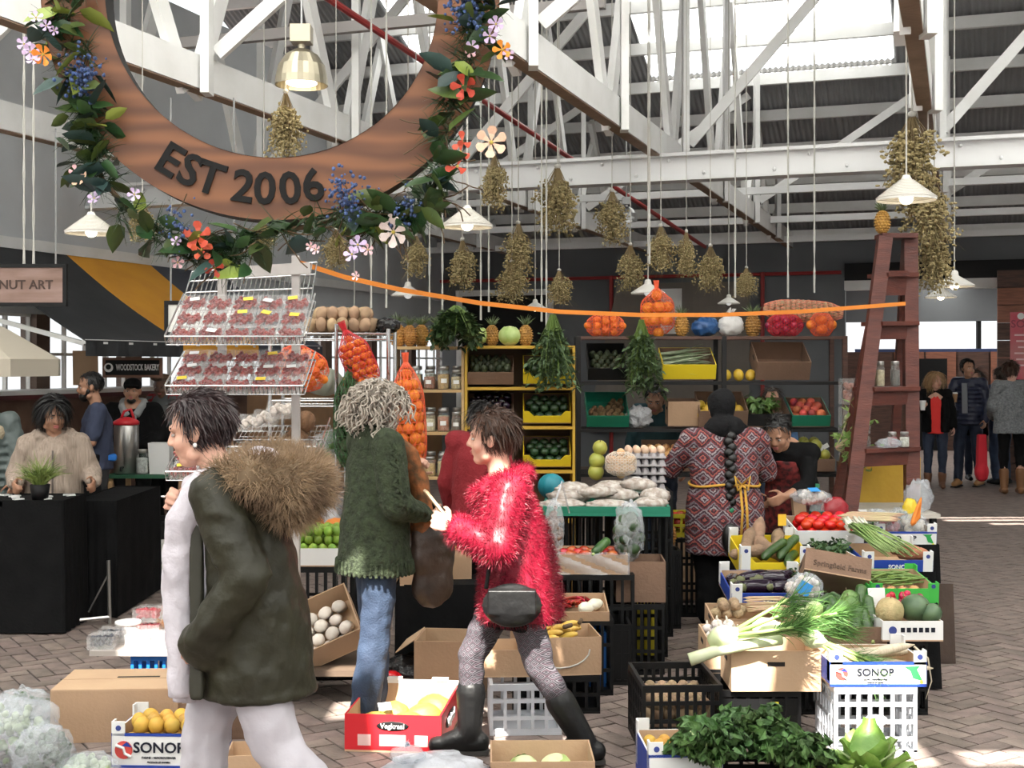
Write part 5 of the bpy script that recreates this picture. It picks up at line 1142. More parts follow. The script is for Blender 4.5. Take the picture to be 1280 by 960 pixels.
for a in [(618, 190, 262, 40, 10.4, 'dried flower bunch hanging just under the peach silk flower'), (697, 205, 294, 64, 10.9, 'widest dried flower bunch hanging below the middle of the white beam'), (765, 236, 306, 46, 11.2, 'dried flower bunch hanging beside the small silver dome lamp'), (578, 297, 362, 42, 11.0, 'dried flower bunch hanging below the big ribbed white lamp'),
          (648, 276, 345, 46, 11.0, 'upper one of two overlapping dried bunches above the herbs'), (640, 325, 378, 48, 11.0, 'lower one of two overlapping dried bunches above the herbs'), (826, 280, 340, 42, 10.9, 'dried bunch hanging second right of the yellowish one'), (858, 287, 347, 30, 10.9, 'slim dried bunch hanging between two wider ones over the blue bag'), (888, 305, 364, 42, 10.8, 'dried bunch hanging above the white cloth bag'),
          (788, 303, 363, 38, 11.1, 'yellowish dried bunch hanging above the tall orange net'), (699, 336, 382, 38, 10.9, 'small dried bunch hanging against the taupe canvas'), (520, 292, 347, 38, 10.8, 'dried bunch hanging above the left cone lamp and strap'), (357, 112, 200, 54, 8.6, 'dried bunch seen through the hole of the ring under the brass lamp'),
          (933, 333, 372, 32, 10.7, 'small dried bunch hanging right of the white cloth bag'), (420, 285, 337, 40, 9.6, 'dried bunch hanging under the bottom of the ring sign'), (178, 250, 302, 40, 7.5, 'dried bunch hanging behind the left side of the garland'), (1140, 140, 248, 84, 9.4, 'top bunch of the long dried cluster above the ladder'), (1160, 215, 312, 72, 9.5, 'middle bunch of the long dried cluster beside the ladder top'), (1168, 280, 366, 52, 9.6, 'lowest bunch of the long dried cluster beside the ladder top'), (330, 275, 310, 40, 9.0, 'dried bunch half hidden behind the letters 2006')]:
    bunch(*a)
lamp_w = M('lamp_white', (.75, .73, .68), .5); bulb_m = M('lit_bulb', (1, .86, .62), .5, emit=9); bulb_off = M('opal_bulb', (.85, .85, .82), .3, emit=.6)
def pendant(px, py, w, Y, label, ribs=False, on=True, top=3.6, mat=None):
    p = W(px, py, Y); r = w * Y / F / 2; o = thing('pendant_lamp', label, 'lamp', p, 0, 'pendant lamps over the market')
    pr_ = [(r * .10, r * .78), (r * .16, r * .70), (r * .2, r * .5), (r * .55, r * .28), (r, 0), (r * .98, -.06 * r)]
    if ribs:
        pr_ = [(r * .1, r * .8), (r * .14, r * .7)]
        for i in range(15): t = i / 14; rr = r * (.15 + .85 * t); pr_ += [(rr + .004, r * (.68 - .66 * t)), (rr, r * (.68 - .66 * t) - r * .025)]
        pr_ += [(r, -.08 * r)]
    obj('shade', modmesh('shade', MB().lathe(pr_, 28, close=False), [('SOLIDIFY', dict(thickness=.004))]), mat or lamp_w, o, True)
    obj('bulb', MB().ell((0, 0, r * .02), (r * .24, r * .24, r * .24), 12, 8), bulb_m if on else bulb_off, o, True)
    obj('cord', MB().tube([V(0, 0, r * .75), V(0, 0, zr(p.x, p.y) - .02 - p.z)], .006, 5), twine, o)
for a in [(114, 290, 62, 8.0, 'white cone lamp hanging below the left end of the garland', True), (584, 282, 62, 7.5, 'large ribbed white cone lamp right of the garland', True), (1133, 248, 72, 8.5, 'largest ribbed white cone lamp in front of the dried cluster', True), (1193, 357, 48, 10.5, 'white cone lamp, upper of the pair right of the ladder', False), (1176, 371, 38, 13, 'white cone lamp, lower of the pair right of the ladder', False),
          (510, 369, 42, 11, 'white cone lamp just under the orange strap at left', False, False), (443, 392, 25, 13, 'smallest white lamp above the metal rack', False, False), (669, 386, 30, 13, 'white cone lamp in front of the taupe canvas', False), (810, 366, 42, 10.9, 'white cone lamp touching the tall net of oranges', False, False), (911, 379, 27, 13, 'white cone lamp above the white cloth bag', False, False)]: pendant(*a)
def dome(px, py, w, Y, label, mat, on=True):
    p = W(px, py, Y); r = w * Y / F / 2; o = thing('dome_lamp', label, 'lamp', p)
    obj('shade', modmesh('shade', MB().lathe([(r, -.0), (r * .98, .3 * r), (r * .88, .75 * r), (r * .62, 1.15 * r), (r * .3, 1.35 * r), (r * .14, 1.4 * r), (r * .14, 1.55 * r)], 28, close=False), [('SOLIDIFY', dict(thickness=.005))]), mat, o, True)
    obj('gear_box', MB().bx(-r * .38, r * .38, -r * .38, r * .38, 1.6 * r, 2.25 * r), mat, o); obj('bulb', MB().ell((0, 0, .1 * r), (.6 * r, .6 * r, .12 * r), 14, 6), M('lit_bulb', (1, .86, .62), .5) if on else bulb_off, o, True)
    obj('chain', MB().tube([V(0, 0, 2.2 * r), V(0, 0, zr(p.x, p.y) - .02 - p.z)], .008, 5), M('chain_steel', (.35, .35, .35)), o)
dome(377, 107, 66, 8.6, 'brass dome lamp seen through the ring sign', M('brushed_brass', (.40, .36, .27), .35, metal=.85)); dome(783, 277, 27, 13, 'small silver dome lamp under the white beam', M('brushed_silver', (.5, .5, .5), .35, metal=.85), False)
rope_m = M('rope_white', (.55, .54, .5), .9)
for px, y0, y1, Y in [(985, 208, 372, 10.6), (1018, 206, 366, 10.6), (919, 60, 372, 10.4), (537, 300, 392, 10.6), (553, 295, 388, 10.6), (601, 290, 400, 10.8), (611, 290, 390, 10.8), (683, 300, 412, 10.5), (677, 300, 402, 10.5), (812, 240, 330, 10.6), (464, 300, 385, 9.8), (483, 300, 385, 9.8), (30, 60, 330, 8.5), (42, 60, 330, 8.5)]:
    a_, b_ = W(px, y0, Y), W(px, y1, Y); a_.z = zr(a_.x, a_.y) - .02; mb = MB()
    for ph in (0, 3.14): mb.tube([a_.lerp(b_, i / 24) + V(.005 * math.cos(i * 1.6 + ph), .005 * math.sin(i * 1.6 + ph), 0) for i in range(25)], .0045, 4)
    where = 'left of the ring' if px < 100 else 'above the metal rack' if px < 500 else 'before the dark back wall' if px < 700 else 'over the right produce shelves'
    obj('hanging_rope', mb, rope_m, label='thin white rope hanging ' + where, cat='rope', group='ropes ' + where)
sp_ = [(368, 323, 6.9), (430, 343, 7.2), (500, 359, 7.5), (600, 376, 7.9), (700, 387, 8.3), (800, 391, 8.6), (900, 391, 8.8), (1000, 387, 9.0), (1080, 381, 9.1), (1132, 377, 9.15)]
obj('strap', MB().grid(lambda u, v: (lambda i, f: W(*[sp_[i][k] + (sp_[i + 1][k] - sp_[i][k]) * f for k in range(3)]) + V(0, .002 * v, -.028 * v))(min(8, int(u * 9)), u * 9 - min(8, int(u * 9))), 54, 1), M('orange_webbing', (.75, .24, .03), .6), label='long orange strap stretched from the wire rack to the ladder', cat='strap')
# ================================================================ left background: bakery stall
awn_d = M('awning_charcoal', (.022, .024, .027), .8, (.03, .032, .035), 3, .1, 30); awn_y = M('awning_yellow', (.72, .33, .02), .75, (.66, .29, .02), 3); awn_n = M('awning_navy', (.05, .055, .075), .8)
aw = thing('awning', 'charcoal and yellow striped awning over the bakery stall', 'awning', (0, 0, 0))
for b0, b1, m_ in ((9.45, 10.95, awn_d), (10.95, 12.4, awn_y), (12.4, 13.9, awn_n)):
    g = MB().grid(lambda u, v: B(AL + .02 + 1.42 * v, b0 + (b1 - b0) * u, 2.88 - .93 * v - .05 * math.sin(v * 3.14)), 8, 8)
    obj('stripe', modmesh('stripe', g, [('SOLIDIFY', dict(thickness=.012))]), m_, aw, True)
    g = MB().grid(lambda u, v: B(AL + 1.44 + .012 * math.sin(u * 25), b0 + (b1 - b0) * u, 1.95 - .13 * v), 24, 2); obj('valance', modmesh('valance', g, [('SOLIDIFY', dict(thickness=.01))]), m_, aw, True)
obj('awning_arm', MB().bar(B(AL + .02, 9.5, 2.25), B(AL + 1.4, 9.5, 1.93), .04), white_paint, aw); obj('awning_arm', MB().bar(B(AL + .02, 13.8, 2.25), B(AL + 1.4, 13.8, 1.93), .04), white_paint, aw); obj('front_rail', MB().bar(B(AL + 1.42, 9.45, 1.95), B(AL + 1.42, 13.9, 1.95), .04), white_paint, aw)
def board(name, label, x0, x1, y0, y1, Y, face, frame, txt=None, tm=None, size=.1, tx=0, chains=True, fw=.025, bold=.012, sx=1.0, top=None):
    a, b = W(x0, y1, Y), W(x1, y0, Y); w, h = b.x - a.x, b.z - a.z; o = thing(name, label, 'sign', ((a.x + b.x) / 2, Y, a.z))
    obj('face', MB().bx(-w / 2 + fw, w / 2 - fw, -.01, .01, fw, h - fw), face, o); f = MB()
    for z in (fw / 2, h - fw / 2): f.box((0, 0, z), (w, .035, fw))
    for x in (-w / 2 + fw / 2, w / 2 - fw / 2): f.box((x, 0, h / 2), (fw, .035, h - 2 * fw))
    obj('frame', f, frame, o)
    if txt: lettering(txt, size, tm, o, (tx, -.013, h / 2), bold=bold, sx=sx)
    if chains:
        c = MB()
        for x in (-w * .42, w * .42): c.tube([V(x, 0, h), V(x, 0, h + (top or .9))], .006, 4)
        obj('chains', c, M('chain_steel', (.35, .35, .35)), o)
    return o, w, h
o, w, h = board('hanging_sign', 'pinkish wooden hanging sign with dark frame at the left edge', -95, 84, 330, 383, 8.5, M('pink_grain', (.30, .20, .17), .6, (.20, .12, .09), 3, stretch=(1, 1, 5)), black_paint, 'COCONUT ART', M('brown_ink', (.05, .025, .018), .6), .085, .075)
o, w, h = board('bakery_sign', 'black sign lettered WOODSTOCK BAKERY under the awning', 129, 203, 447, 472, 12.55, black_paint, M('sign_wood', (.16, .07, .04), .6), 'WOODSTOCK BAKERY', M('sign_white', (.78, .78, .76), .6), .085, .05, bold=.02, sx=.47, top=.12)
obj('emblem', MB().lathe([(.045, 0), (.045, .004)], 16, (-w * .40, -.016, h / 2), Euler((math.pi / 2, 0, 0)).to_matrix()).xf(Matrix.Diagonal((1, 1, 1, 1))), M('sign_white', (.78, .78, .76)), o)
obj('emblem_face', MB().lathe([(.026, 0), (.026, .004)], 12, (-w * .40, -.02, h / 2 + .006), Euler((math.pi / 2, 0, 0)).to_matrix()), black_paint, o)
board('white_board', 'white board with black edge hanging behind the berry trays', 206, 300, 376, 420, 8.2, M('board_white', (.68, .68, .64), .6), black_paint, top=1.3)
pa = MB().lathe([(.02, .5), (.5, .28), (.95, .02), (.95, -.12)], 10, close=False); po = thing('parasol', 'cream cloth parasol at the far left edge', 'parasol', W(-70, 452, 10.6)); obj('canopy', pa, M('cream_cloth', (.60, .54, .44), .85), po); obj('pole', MB().tube([V(0, 0, -1.75), V(0, 0, .5)], .02, 8), white_steel, po)
# counters
ct = thing('counter', 'brown timber counter with white rail below the bakery windows', 'counter', B(AL + .24, 10.4, 0), BROT)
obj('front', MB().bx(-.22, .22, -3.0, 3.4, 0, 1.42), M('counter_brown', (.16, .09, .06), .7, (.10, .055, .04), 4, .2, 20), ct); obj('rail', MB().bx(-.3, .3, -3.0, 3.4, 1.46, 1.50), white_paint, ct); obj('red_rail', MB().bx(-.3, .31, -3, 3.4, 1.42, 1.46), M('ox_red', (.10, .02, .02), .5), ct)
def table(label, x0, x1, y0, y1, z, cloth, name='cloth_table', drop=None, th=.03):
    o = thing(name, label, 'table', ((x0 + x1) / 2, (y0 + y1) / 2, 0)); w, d = x1 - x0, y1 - y0
    obj('top', MB().bx(-w / 2, w / 2, -d / 2, d / 2, z - th, z), cloth, o)
    if drop is None:
        def sk(u, v):
            t = u * 4; i = min(3, int(t)); f = t - i; c = [(-w / 2, -d / 2), (w / 2, -d / 2), (w / 2, d / 2), (-w / 2, d / 2), (-w / 2, -d / 2)]; x = c[i][0] + (c[i + 1][0] - c[i][0]) * f; y = c[i][1] + (c[i + 1][1] - c[i][1]) * f; k = 1 + .02 * v * (1 + math.sin(u * 130)); return V(x * k, y * k, (z - .001) * (1 - v) + .01)
        obj('cloth_skirt', MB().grid(sk, 120, 4), cloth, o, True)
    else:
        for sx in (-1, 1):
            for sy in (-1, 1): obj('leg', MB().bx(sx * (w / 2 - .04) - .02, sx * (w / 2 - .04) + .02, sy * (d / 2 - .04) - .02, sy * (d / 2 - .04) + .02, 0, z - th), drop, o)
    return o
table('black cloth covered table at the left edge in front of the beige cardigan', -3.75, -2.90, 8.28, 8.72, .86, black_cloth); table('black cloth covered table behind the left edge table', -3.05, -2.72, 8.8, 9.9, .80, black_cloth)
jw = MB()
for i in range(26): jw.box((rnd(-3.72, -2.95), rnd(8.32, 8.68), .868), (rnd(.04, .10), rnd(.03, .06), .008), (0, 0, rnd(0, 3)))
obj('jewellery_cards', jw, card_w, label='scattered small white cards on the black cloth table', cat='cards', kind='stuff')
pt = thing('potted_grass', 'bushy green grass plant in a black pot on the black table', 'plant', (GX(50, 8.38), 8.38, .862)); obj('pot', MB().lathe([(.05, 0), (.065, .1), (.055, .1)], 14), black_paint, pt, True)
obj('grass', blades([(rnd(-.03, .03), rnd(-.03, .03), .09) for _ in range(220)], [(rnd(-1, 1), rnd(-1, 1), 1.1) for _ in range(220)], .2, .011, .4, 4, .2, .9), M('grass_green', (.10, .16, .03), .5, (.22, .27, .07), 15), pt, kind='stuff')
table('green topped trestle table carrying the steel urn', GX(140, 11.6), GX(262, 11.6), 11.4, 12.0, .76, M('green_top', (.02, .10, .05), .6), drop=M('pine_leg', (.4, .25, .12), .7), name='trestle_table')
u = thing('steel_urn', 'tall steel hot water urn with red lid on the green table', 'urn', (GX(158, 11.6), 11.6, .761)); steel = M('steel', (.5, .49, .47), .3, metal=.9); obj('drum', MB().lathe([(.1, 0), (.11, .01), (.11, .43), (.105, .44)], 22), steel, u, True); redl = M('red_plastic', (.55, .02, .03), .4)
obj('lid', MB().lathe([(.115, .44), (.115, .47), (.06, .50), (.02, .51)], 20), redl, u, True); obj('handle', MB().tube([V(-.05, 0, .49), V(-.02, 0, .56), V(.04, 0, .58), V(.07, 0, .49)], .012, 8), redl, u, True); obj('tap', MB().tube([V(0, -.1, .06), V(0, -.15, .06), V(0, -.16, .03)], .012, 8), black_paint, u)
pb_ = obj('paper_bag', MB().box((0, 0, .14), (.17, .12, .28), taper=1.15), card_w, label='white paper carrier bag on the green table beside the urn', cat='bag'); pb_.location = (GX(201, 11.55), 11.55, .761)
jar('small clear bottle standing between the urn and paper bag', (GX(178, 11.5), 11.5, .761), (.5, .5, .48), 1.2, None, False, 1.5); jar('brown lidded pot standing beside the white paper bag', (GX(187, 11.55), 11.6, .761), (.08, .05, .03), 1.1, None, False, 1.3)
rb_ = obj('red_tin', MB().bx(-.07, .07, -.05, .05, 0, .055), M('tin_red', (.45, .03, .03), .4), label='flat red tin on the right end of the green table', cat='tin'); rb_.location = (GX(224, 11.5), 11.48, .761)
tb = root('black_tub', 'large black plastic tub under the green table', 'tub', TR((GX(185, 11.2), 11.15, 0))); obj('tub_body', MB().lathe([(.22, 0), (.27, .36), (.285, .37), (.285, .40), (.26, .40), (.21, .02)], 20, close=False), black_paint, tb, True)
pk_ = thing('foam_box', 'white polystyrene fish box standing on the paving', 'box', (GX(183, 10.6), 10.85, 0)); pw = M('polystyrene', (.68, .66, .63), .8, (.60, .58, .55), 5, .2, 50)
obj('body', MB().bx(-.255, .255, -.16, .16, 0, .20), pw, pk_); obj('lid', MB().bx(-.26, .26, -.165, .165, .202, .245), pw, pk_); lettering('marine harvest', .075, M('print_grey', (.2, .2, .22), .7), pk_, (-.02, -.162, .10), bold=.01)
cl_ = thing('cool_box', 'small blue cool box with white lid beside the foam box', 'cool box', (GX(226, 11.6), 11.2, 0)); obj('body', MB().bx(-.1, .1, -.1, .1, 0, .24), M('bright_blue', (.01, .14, .5)), cl_); obj('lid', MB().bx(-.105, .105, -.105, .105, .241, .29), card_w, cl_)
ea = thing('easel', 'brown wooden easel leg standing behind the olive parka', 'easel', (GX(226, 8.95), 9.0, 0)); wd_ = M('easel_wood', (.18, .10, .05), .7)
obj('post', MB().bar(V(-.06, 0, 0), V(.02, .05, 1.25), .06, .04), wd_, ea); obj('post', MB().bar(V(.4, 0, 0), V(.32, .05, 1.25), .06, .04), wd_, ea); obj('cross_bar', MB().bar(V(-.05, -.01, .16), V(.39, -.01, .16), .045, .05), wd_, ea)
st = thing('metal_stand', 'thin grey metal frame stand in front of the clear bag', 'stand', (GX(110, 8.55), 8.6, 0)); obj('upright', MB().tube([V(.13, 0, 0), V(.12, 0, .43)], .012, 6), steel, st); obj('foot_bar', MB().tube([V(-.25, -.1, .03), V(.13, 0, .05)], .012, 6), steel, st); obj('stay', MB().tube([V(.12, 0, .34), V(-.02, .02, .08)], .006, 5), steel, st)
plastic_bag('large crumpled clear bag on the paving beside the black table', (GX(112, 9.0), 9.02, 0), (.2, .16, .14), noise=.2)
cb_ = obj('menu_board', MB().box((0, 0, .2), (.25, .012, .36), (-.2, 0, .4)), kraft_i, label='plain card menu board on the counter behind the bearded man', cat='board'); cb_.location = B(AL + .24, 11.0, 1.51)
# ================================================================ berry rack
chrome = M('chrome_wire', (.55, .55, .55), .25, metal=.9); post_w = M('worn_white_wood', (.52, .49, .47), .7, (.42, .39, .37), 6)
rk = thing('display_rack', 'white wire rack with sloping trays for the berry packs', 'rack', (0, 0, 0))
for px, yt in ((279, 345), (371, 320)): x = GX(px, 6.95); obj('upright', MB().bx(x - .02, x + .02, 6.9, 6.95, 0, GZ(yt, 6.93)), post_w, rk)
obj('top_rail', MB().bar(W(300, 340, 6.9), W(388, 335, 6.9), .03, .06), post_w, rk)
def wire_tray(p0, w, d, rx, nx, ny, lip=.05):
    mb = MB(); 
    for i in range(nx + 1): x = -w / 2 + w * i / nx; mb.tube([V(x, 0, lip), V(x, 0, 0), V(x, d, 0)], .0028, 4)
    for j in range(ny + 1): mb.tube([V(-w / 2, d * j / ny, 0), V(w / 2, d * j / ny, 0)], .003, 4)
    mb.tube([V(-w / 2, 0, lip), V(w / 2, 0, lip)], .005, 5); mb.tube([V(-w / 2, d, .0), V(w / 2, d, .0)], .006, 5)
    for s in (-1, 1): mb.tube([V(s * w / 2, 0, lip), V(s * w / 2, d, lip)], .005, 5)
    m = TR(p0, 0, rx); return mb.xf(m), m
for i, (yf, yb, rows, lbl) in enumerate(((431, 380, 3, 'upper'), (493, 452, 3, 'lower'), (600, 560, 2, 'bottom'))):
    zf, zb = GZ(yf, 6.5), GZ(yb, 6.86); x = GX(295, 6.5); d = math.hypot(zb - zf, .36); rx = math.atan2(zb - zf, .36)
    mb, m = wire_tray(V(x, 6.48, zf), .70, d + .02, rx, 34, 5); obj('wire_tray', mb, chrome, rk)
    for r in range(rows):
        for c in range(5):
            punnet('red berry pack, %s, %s row of the %s sloping tray' % (ORD[c], ('front', 'middle' if rows == 3 else 'back', 'back')[r], lbl), m @ TR((-.27 + .135 * c, .065 + r * .135, .006 + r * .012), rnd(-.08, .08), .06), .125, .115, .035, group='berry packs on the %s tray' % lbl, sticker=random.random() < .45, n=55)
gm = MB(); g0, g1 = W(228, 380, 6.95), W(388, 378, 6.95); t0, t1 = W(240, 340, 6.98), W(396, 328, 6.98)
for i in range(27): gm.tube([g0.lerp(g1, i / 26), t0.lerp(t1, i / 26)], .004, 4)
for f in (0, .35, .7, 1): gm.tube([g0.lerp(t0, f), g1.lerp(t1, f)], .005, 4)
obj('back_grille', gm, chrome, rk)
# chrome shelving with pumpkins, nets and pineapples
cs_ = thing('chrome_shelving', 'chrome wire shelving unit behind the berry rack', 'shelving', (0, 0, 0)); X0, X1, YA, YB = GX(345, 8.2), GX(426, 8.2), 8.0, 8.45
for x in (X0, X1, GX(491, 8.3)):
    for y in (YA, YB): obj('post', MB().tube([V(x, y, 0), V(x, y, 2.0 if x == X1 else 1.97)], .013, 8), chrome, cs_)
def wshelf(z, x0=X0, x1=X1):
    mb = MB(); n = int((x1 - x0) / .025)
    for i in range(n + 1): x = x0 + (x1 - x0) * i / n; mb.tube([V(x, YA, z), V(x, YB, z)], .0028, 4)
    for y in (YA, YB): mb.tube([V(x0, y, z), V(x1, y, z)], .005, 5); mb.tube([V(x0, y, z - .035), V(x1, y, z - .035)], .005, 5); mb.tube([V(x0 + (x1 - x0) * i / (2 * n) , y, z - .035 * (i % 2)) for i in range(2 * n + 1)], .003, 4)
    obj('wire_shelf', mb, chrome, cs_)
for z in (1.52, 1.04, .62): wshelf(z)
wshelf(1.94, X0, GX(491, 8.3)); wshelf(.95, X1, GX(491, 8.3))
pile('potato', TR((GX(428, 8.2), 8.2, 1.945)), .42, .3, 'potato in the heap on top of the chrome shelving', 'potatoes on the chrome shelving', 2, 1.15)
plastic_bag('black plastic bag on the top end of the chrome shelving', (GX(484, 8.2), 8.2, 1.945), (.08, .09, .05), M('black_film', (.015, .015, .016), .25, bump=.5, bscale=20), noise=.15)
fruit('pumpkin', (GX(402, 8.2), 8.2, 1.645), .85, (.1, .2, .3), 'pale grey green pumpkin on the chrome shelf'); fruit('orange_pumpkin', (GX(424, 8.2) - .05, 8.33, 1.615), .85, (0, 0, 0), 'brownish orange pumpkin beside the pale grey one')
fruit('melon', (GX(482, 8.2), 8.2, 1.64 - .09), .9, (1.2, 0, .6), 'pale green melon behind the grey curly hair')
netbag('naartjie', 'orange net sack leaning on the berry rack', 'mandarin inside the net sack by the berry rack', 'mandarins in the leaning net', W(352, 446, 7.75), W(404, 474, 7.75), .12, net_o, .9, False)
netbag('naartjie', 'red net sack hanging diagonally from the chrome shelving', 'small orange fruit inside the diagonal hanging net', 'fruit in the diagonal net', W(462, 482, 7.9), W(436, 424, 7.9), .095, net_r, .75)
netbag('orange', 'long net of oranges hanging beside the grey haired woman', 'orange inside the long hanging net', 'oranges in the long net', W(515, 588, 7.9), W(508, 468, 7.9), .10, net_o)
netbag('avocado', 'dark net of green fruit hanging left of the grey haired woman', 'dark green avocado inside the dark hanging net', 'avocados in the dark net', W(437, 580, 7.85), W(437, 478, 7.85), .095, net_g, .95)
for i, (px, py) in enumerate(((372, 545), (382, 527), (365, 553))): fruit('coconut', W(px, py, 7.35), 1.0, None, 'brown husked coconut on the wire tray behind the fur hood', 'coconuts on the wire tray')
mb, m = wire_tray(V(GX(348, 7.2), 7.2, GZ(560, 7.2)), .5, .32, .35, 20, 4); obj('wire_tray', mb, chrome, rk)
for i, (px, py) in enumerate(((333, 527), (350, 517), (315, 533))):
    o = punnet('film wrapped pack of %s on the tray behind the dark short hair' % ('pale garlic cloves', 'pale mushrooms', 'grey mushrooms')[i], TR(W(px, py, 7.3), 0, .5), .14, .12, .04, M('pale_cloves', (.62, .54, .48), .6), None, 'g', .016, 30); 
plastic_bag('clear bag of green leaves on the chrome shelf', (GX(410, 8.1), 8.1, 1.045), (.11, .1, .14), film_s, noise=.12, fill=(leaf_m, 40, .03)); plastic_bag('bag of dark grapes under the bag of green leaves', (GX(405, 8.05), 8.05, .76), (.13, .1, .12), film_s, noise=.12, fill=(M('dark_grape', (.03, .01, .02), .3), 60, .016))
plastic_bag('silvery crumpled bag under the chrome shelf', (GX(398, 7.8), 7.85, .66), (.13, .12, .10), film('silver_bag', .7, (.6, .6, .62), .2, 1, 20), noise=.22)
# limes and the tilted mushroom box
def support(label, m, w, d, h, mat=None): return crate(label, m, w, d, h, mat or black_paint, 8, mid=2)
Yl = 7.15; zt = GZ(712, 7.0)
support('black crate under the white lid box of limes', TR((GX(398, Yl), Yl + .1, 0)), .42, .34, zt)
carton('white topped box of limes beside the green cardigan', TR((GX(400, Yl), Yl + .1, zt + .002)), .34, .32, .10, card_w, kraft_i)
pile('lime', TR((GX(400, Yl), Yl + .12, zt + .01)), .33, .30, 'green lime heaped in the box beside the green cardigan', 'limes in the white box', 4, 1.0)
fruit('orange_pumpkin', (GX(412, 7.3), 7.55, GZ(672, 7.55) + .04), .8, None, 'round orange pumpkin resting behind the limes'); fruit('orange_pumpkin', (GX(383, 7.5), 7.72, GZ(655, 7.72)), .7, None, 'smaller orange pumpkin behind the lime heap')
bx_m = TR((GX(412, 6.75), 6.76, GZ(806, 6.6) + .02), .15, .6, -.4)
carton('tilted cardboard box of mushrooms behind the olive parka', bx_m, .34, .36, .13, kraft_o); pile('mushroom', bx_m, .28, .32, 'mushroom in the tilted cardboard box', 'mushrooms in the tilted box', 2, 1.5)
tl = thing('plank_table', 'low dark plank stand carrying the tilted mushroom box', 'stand', (GX(395, 6.7), 6.75, 0)); obj('top', MB().bx(-.35, .3, -.25, .25, GZ(806, 6.6) - .14, GZ(806, 6.6) - .11), M('dark_plank', (.09, .06, .04), .7), tl)
for x in (-.3, .25):
    for y in (-.2, .2): obj('leg', MB().bx(x - .02, x + .02, y - .02, y + .02, 0, GZ(806, 6.6) - .14), M('dark_plank', (.09, .06, .04)), tl)
# ================================================================ jar shelves and yellow shelving
pine = M('pine_board', (.50, .33, .15), .65, (.42, .27, .12), 4, .1, 20, stretch=(.3, 1, 4)); yelw = M('yellow_board', (.55, .33, .03), .6, (.46, .27, .025), 4, .15, 20); YS = 9.6
def shelving(label, name, x0, x1, zs, d, mat, um, back=None):
    o = thing(name, label, 'shelving', ((x0 + x1) / 2, YS, 0)); w = x1 - x0
    for z in zs: obj('shelf_board', MB().bx(-w / 2 + .021, w / 2 - .021, 0, d, z - .022, z), mat, o)
    for s in (-1, 1): obj('upright', MB().bx(s * (w / 2 - .01) - .01, s * (w / 2 - .01) + .01, .0, d, 0, zs[0]), um, o)
    if back: obj('back_board', MB().bx(-w / 2 + .021, w / 2 - .021, d, d + .012, .3, zs[0]), back, o)
    return o
JX0, JX1, YX1 = GX(492, YS), GX(580, YS), GX(719, YS); JZ = [GZ(y, YS) for y in (433, 487, 540, 596, 660)]; YZ = [GZ(y, YS) for y in (432, 484, 533, 588, 650)]
shelving('pine shelving filled with glass jars of dry goods', 'jar_shelving', JX0, JX1, JZ, .36, pine, pine); shelving('yellow painted shelving with tilted produce boxes', 'produce_shelving', JX1 + .004, YX1, YZ, .42, yelw, yelw, M('back_brown', (.10, .065, .04), .8))
cols = [(.50, .30, .10), (.42, .14, .06), (.55, .42, .22), (.12, .07, .04), (.30, .10, .05), (.60, .50, .32)]; names = ['top', 'second', 'third']
for si, z in enumerate(JZ[1:4]):
    for r in range(2):
        for c in range(5):
            jar('lidded glass jar, %s, %s row of the %s jar shelf' % (ORD[c], ('front', 'back')[r], names[si]), (JX0 + .06 + c * .103, YS + .06 + r * .13, z + .001), cols[(c * 2 + r + si) % 6], .98, 'jars on the %s shelf, %s row' % (names[si], ('front', 'back')[r]), r == 0 and si < 2, 1.45 if r else 1.2 + .2 * (c % 2))
for i, (px, l_) in enumerate(((497, 'pineapple beside the black bag on top of the jar shelving'), (512, 'pineapple standing second from the black bag'), (547, 'pineapple half hidden by the big herb bunch'), (615, 'pineapple standing between the two cabbages'), (657, 'pineapple right of the pale cabbage'))): fruit('pineapple', (GX(px, YS + .15), YS + .15, JZ[0] + .083), 1.0, (0, 0, i), l_)
fruit('white_cabbage', (GX(637, YS + .15), YS + .15, YZ[0] + .075), 1.0, (0, 0, 0), 'pale green cabbage between two pineapples'); fruit('white_cabbage', (GX(597, YS + .15), YS + .16, YZ[0] + .075), 1.0, (0, 0, 1.2), 'greener cabbage beside the hanging herb bunch')
fruit('pineapple', (GX(527, 9.9), YS + .3, JZ[0] + .083), 1.0, (0, 0, 2), 'pineapple at the back of the jar shelving top')
leafy('big bunch of dark green leaves hung over the jar shelving', 'herb_bunch', (GX(570, 9.45), 9.45, GZ(382, 9.45)), 90, .30, .035, leaf_d, 1.0, .45, None, 'herbs', None, 1.2, None, True); leafy('long green herb bunch hanging in front of the yellow shelving', 'herb_bunch', (GX(691, 9.4), 9.42, GZ(393, 9.4)), 90, .52, .03, M('herb_grey_green', (.06, .10, .045), .6, (.10, .16, .07), 14), .38, 1, None, 'herbs', None, .3, None, True)
grid6 = [(612, 1, 'avocado', kraft_d, 'brown box of avocados on the top yellow shelf'), (684, 1, 'green_squash', box_yellow, 'yellow edged box of dark squash on the top yellow shelf'), (612, 2, 'aubergine_round', kraft_d, 'box of aubergines behind the woman in crimson'), (684, 2, 'green_squash', box_yellow, 'yellow edged box of squash on the middle yellow shelf'), (612, 3, 'potato', kraft_d, 'box of potatoes on the lowest yellow shelf'), (684, 3, 'green_squash', box_yellow, 'yellow edged box of squash on the lowest yellow shelf')]
for px, si, k, mt, l_ in grid6:
    m = TR((GX(px, YS), YS + .19, YZ[si] + .085), 0, .42); carton(l_, m, .36, .32, .10, mt, kraft_d, cutf=mt is box_yellow); pile(k, m, .34, .30, KIND[k][2].replace('_', ' ') + ' in the ' + l_.replace(' of ', ' with ', 1), 'contents: ' + l_, 2, .8)
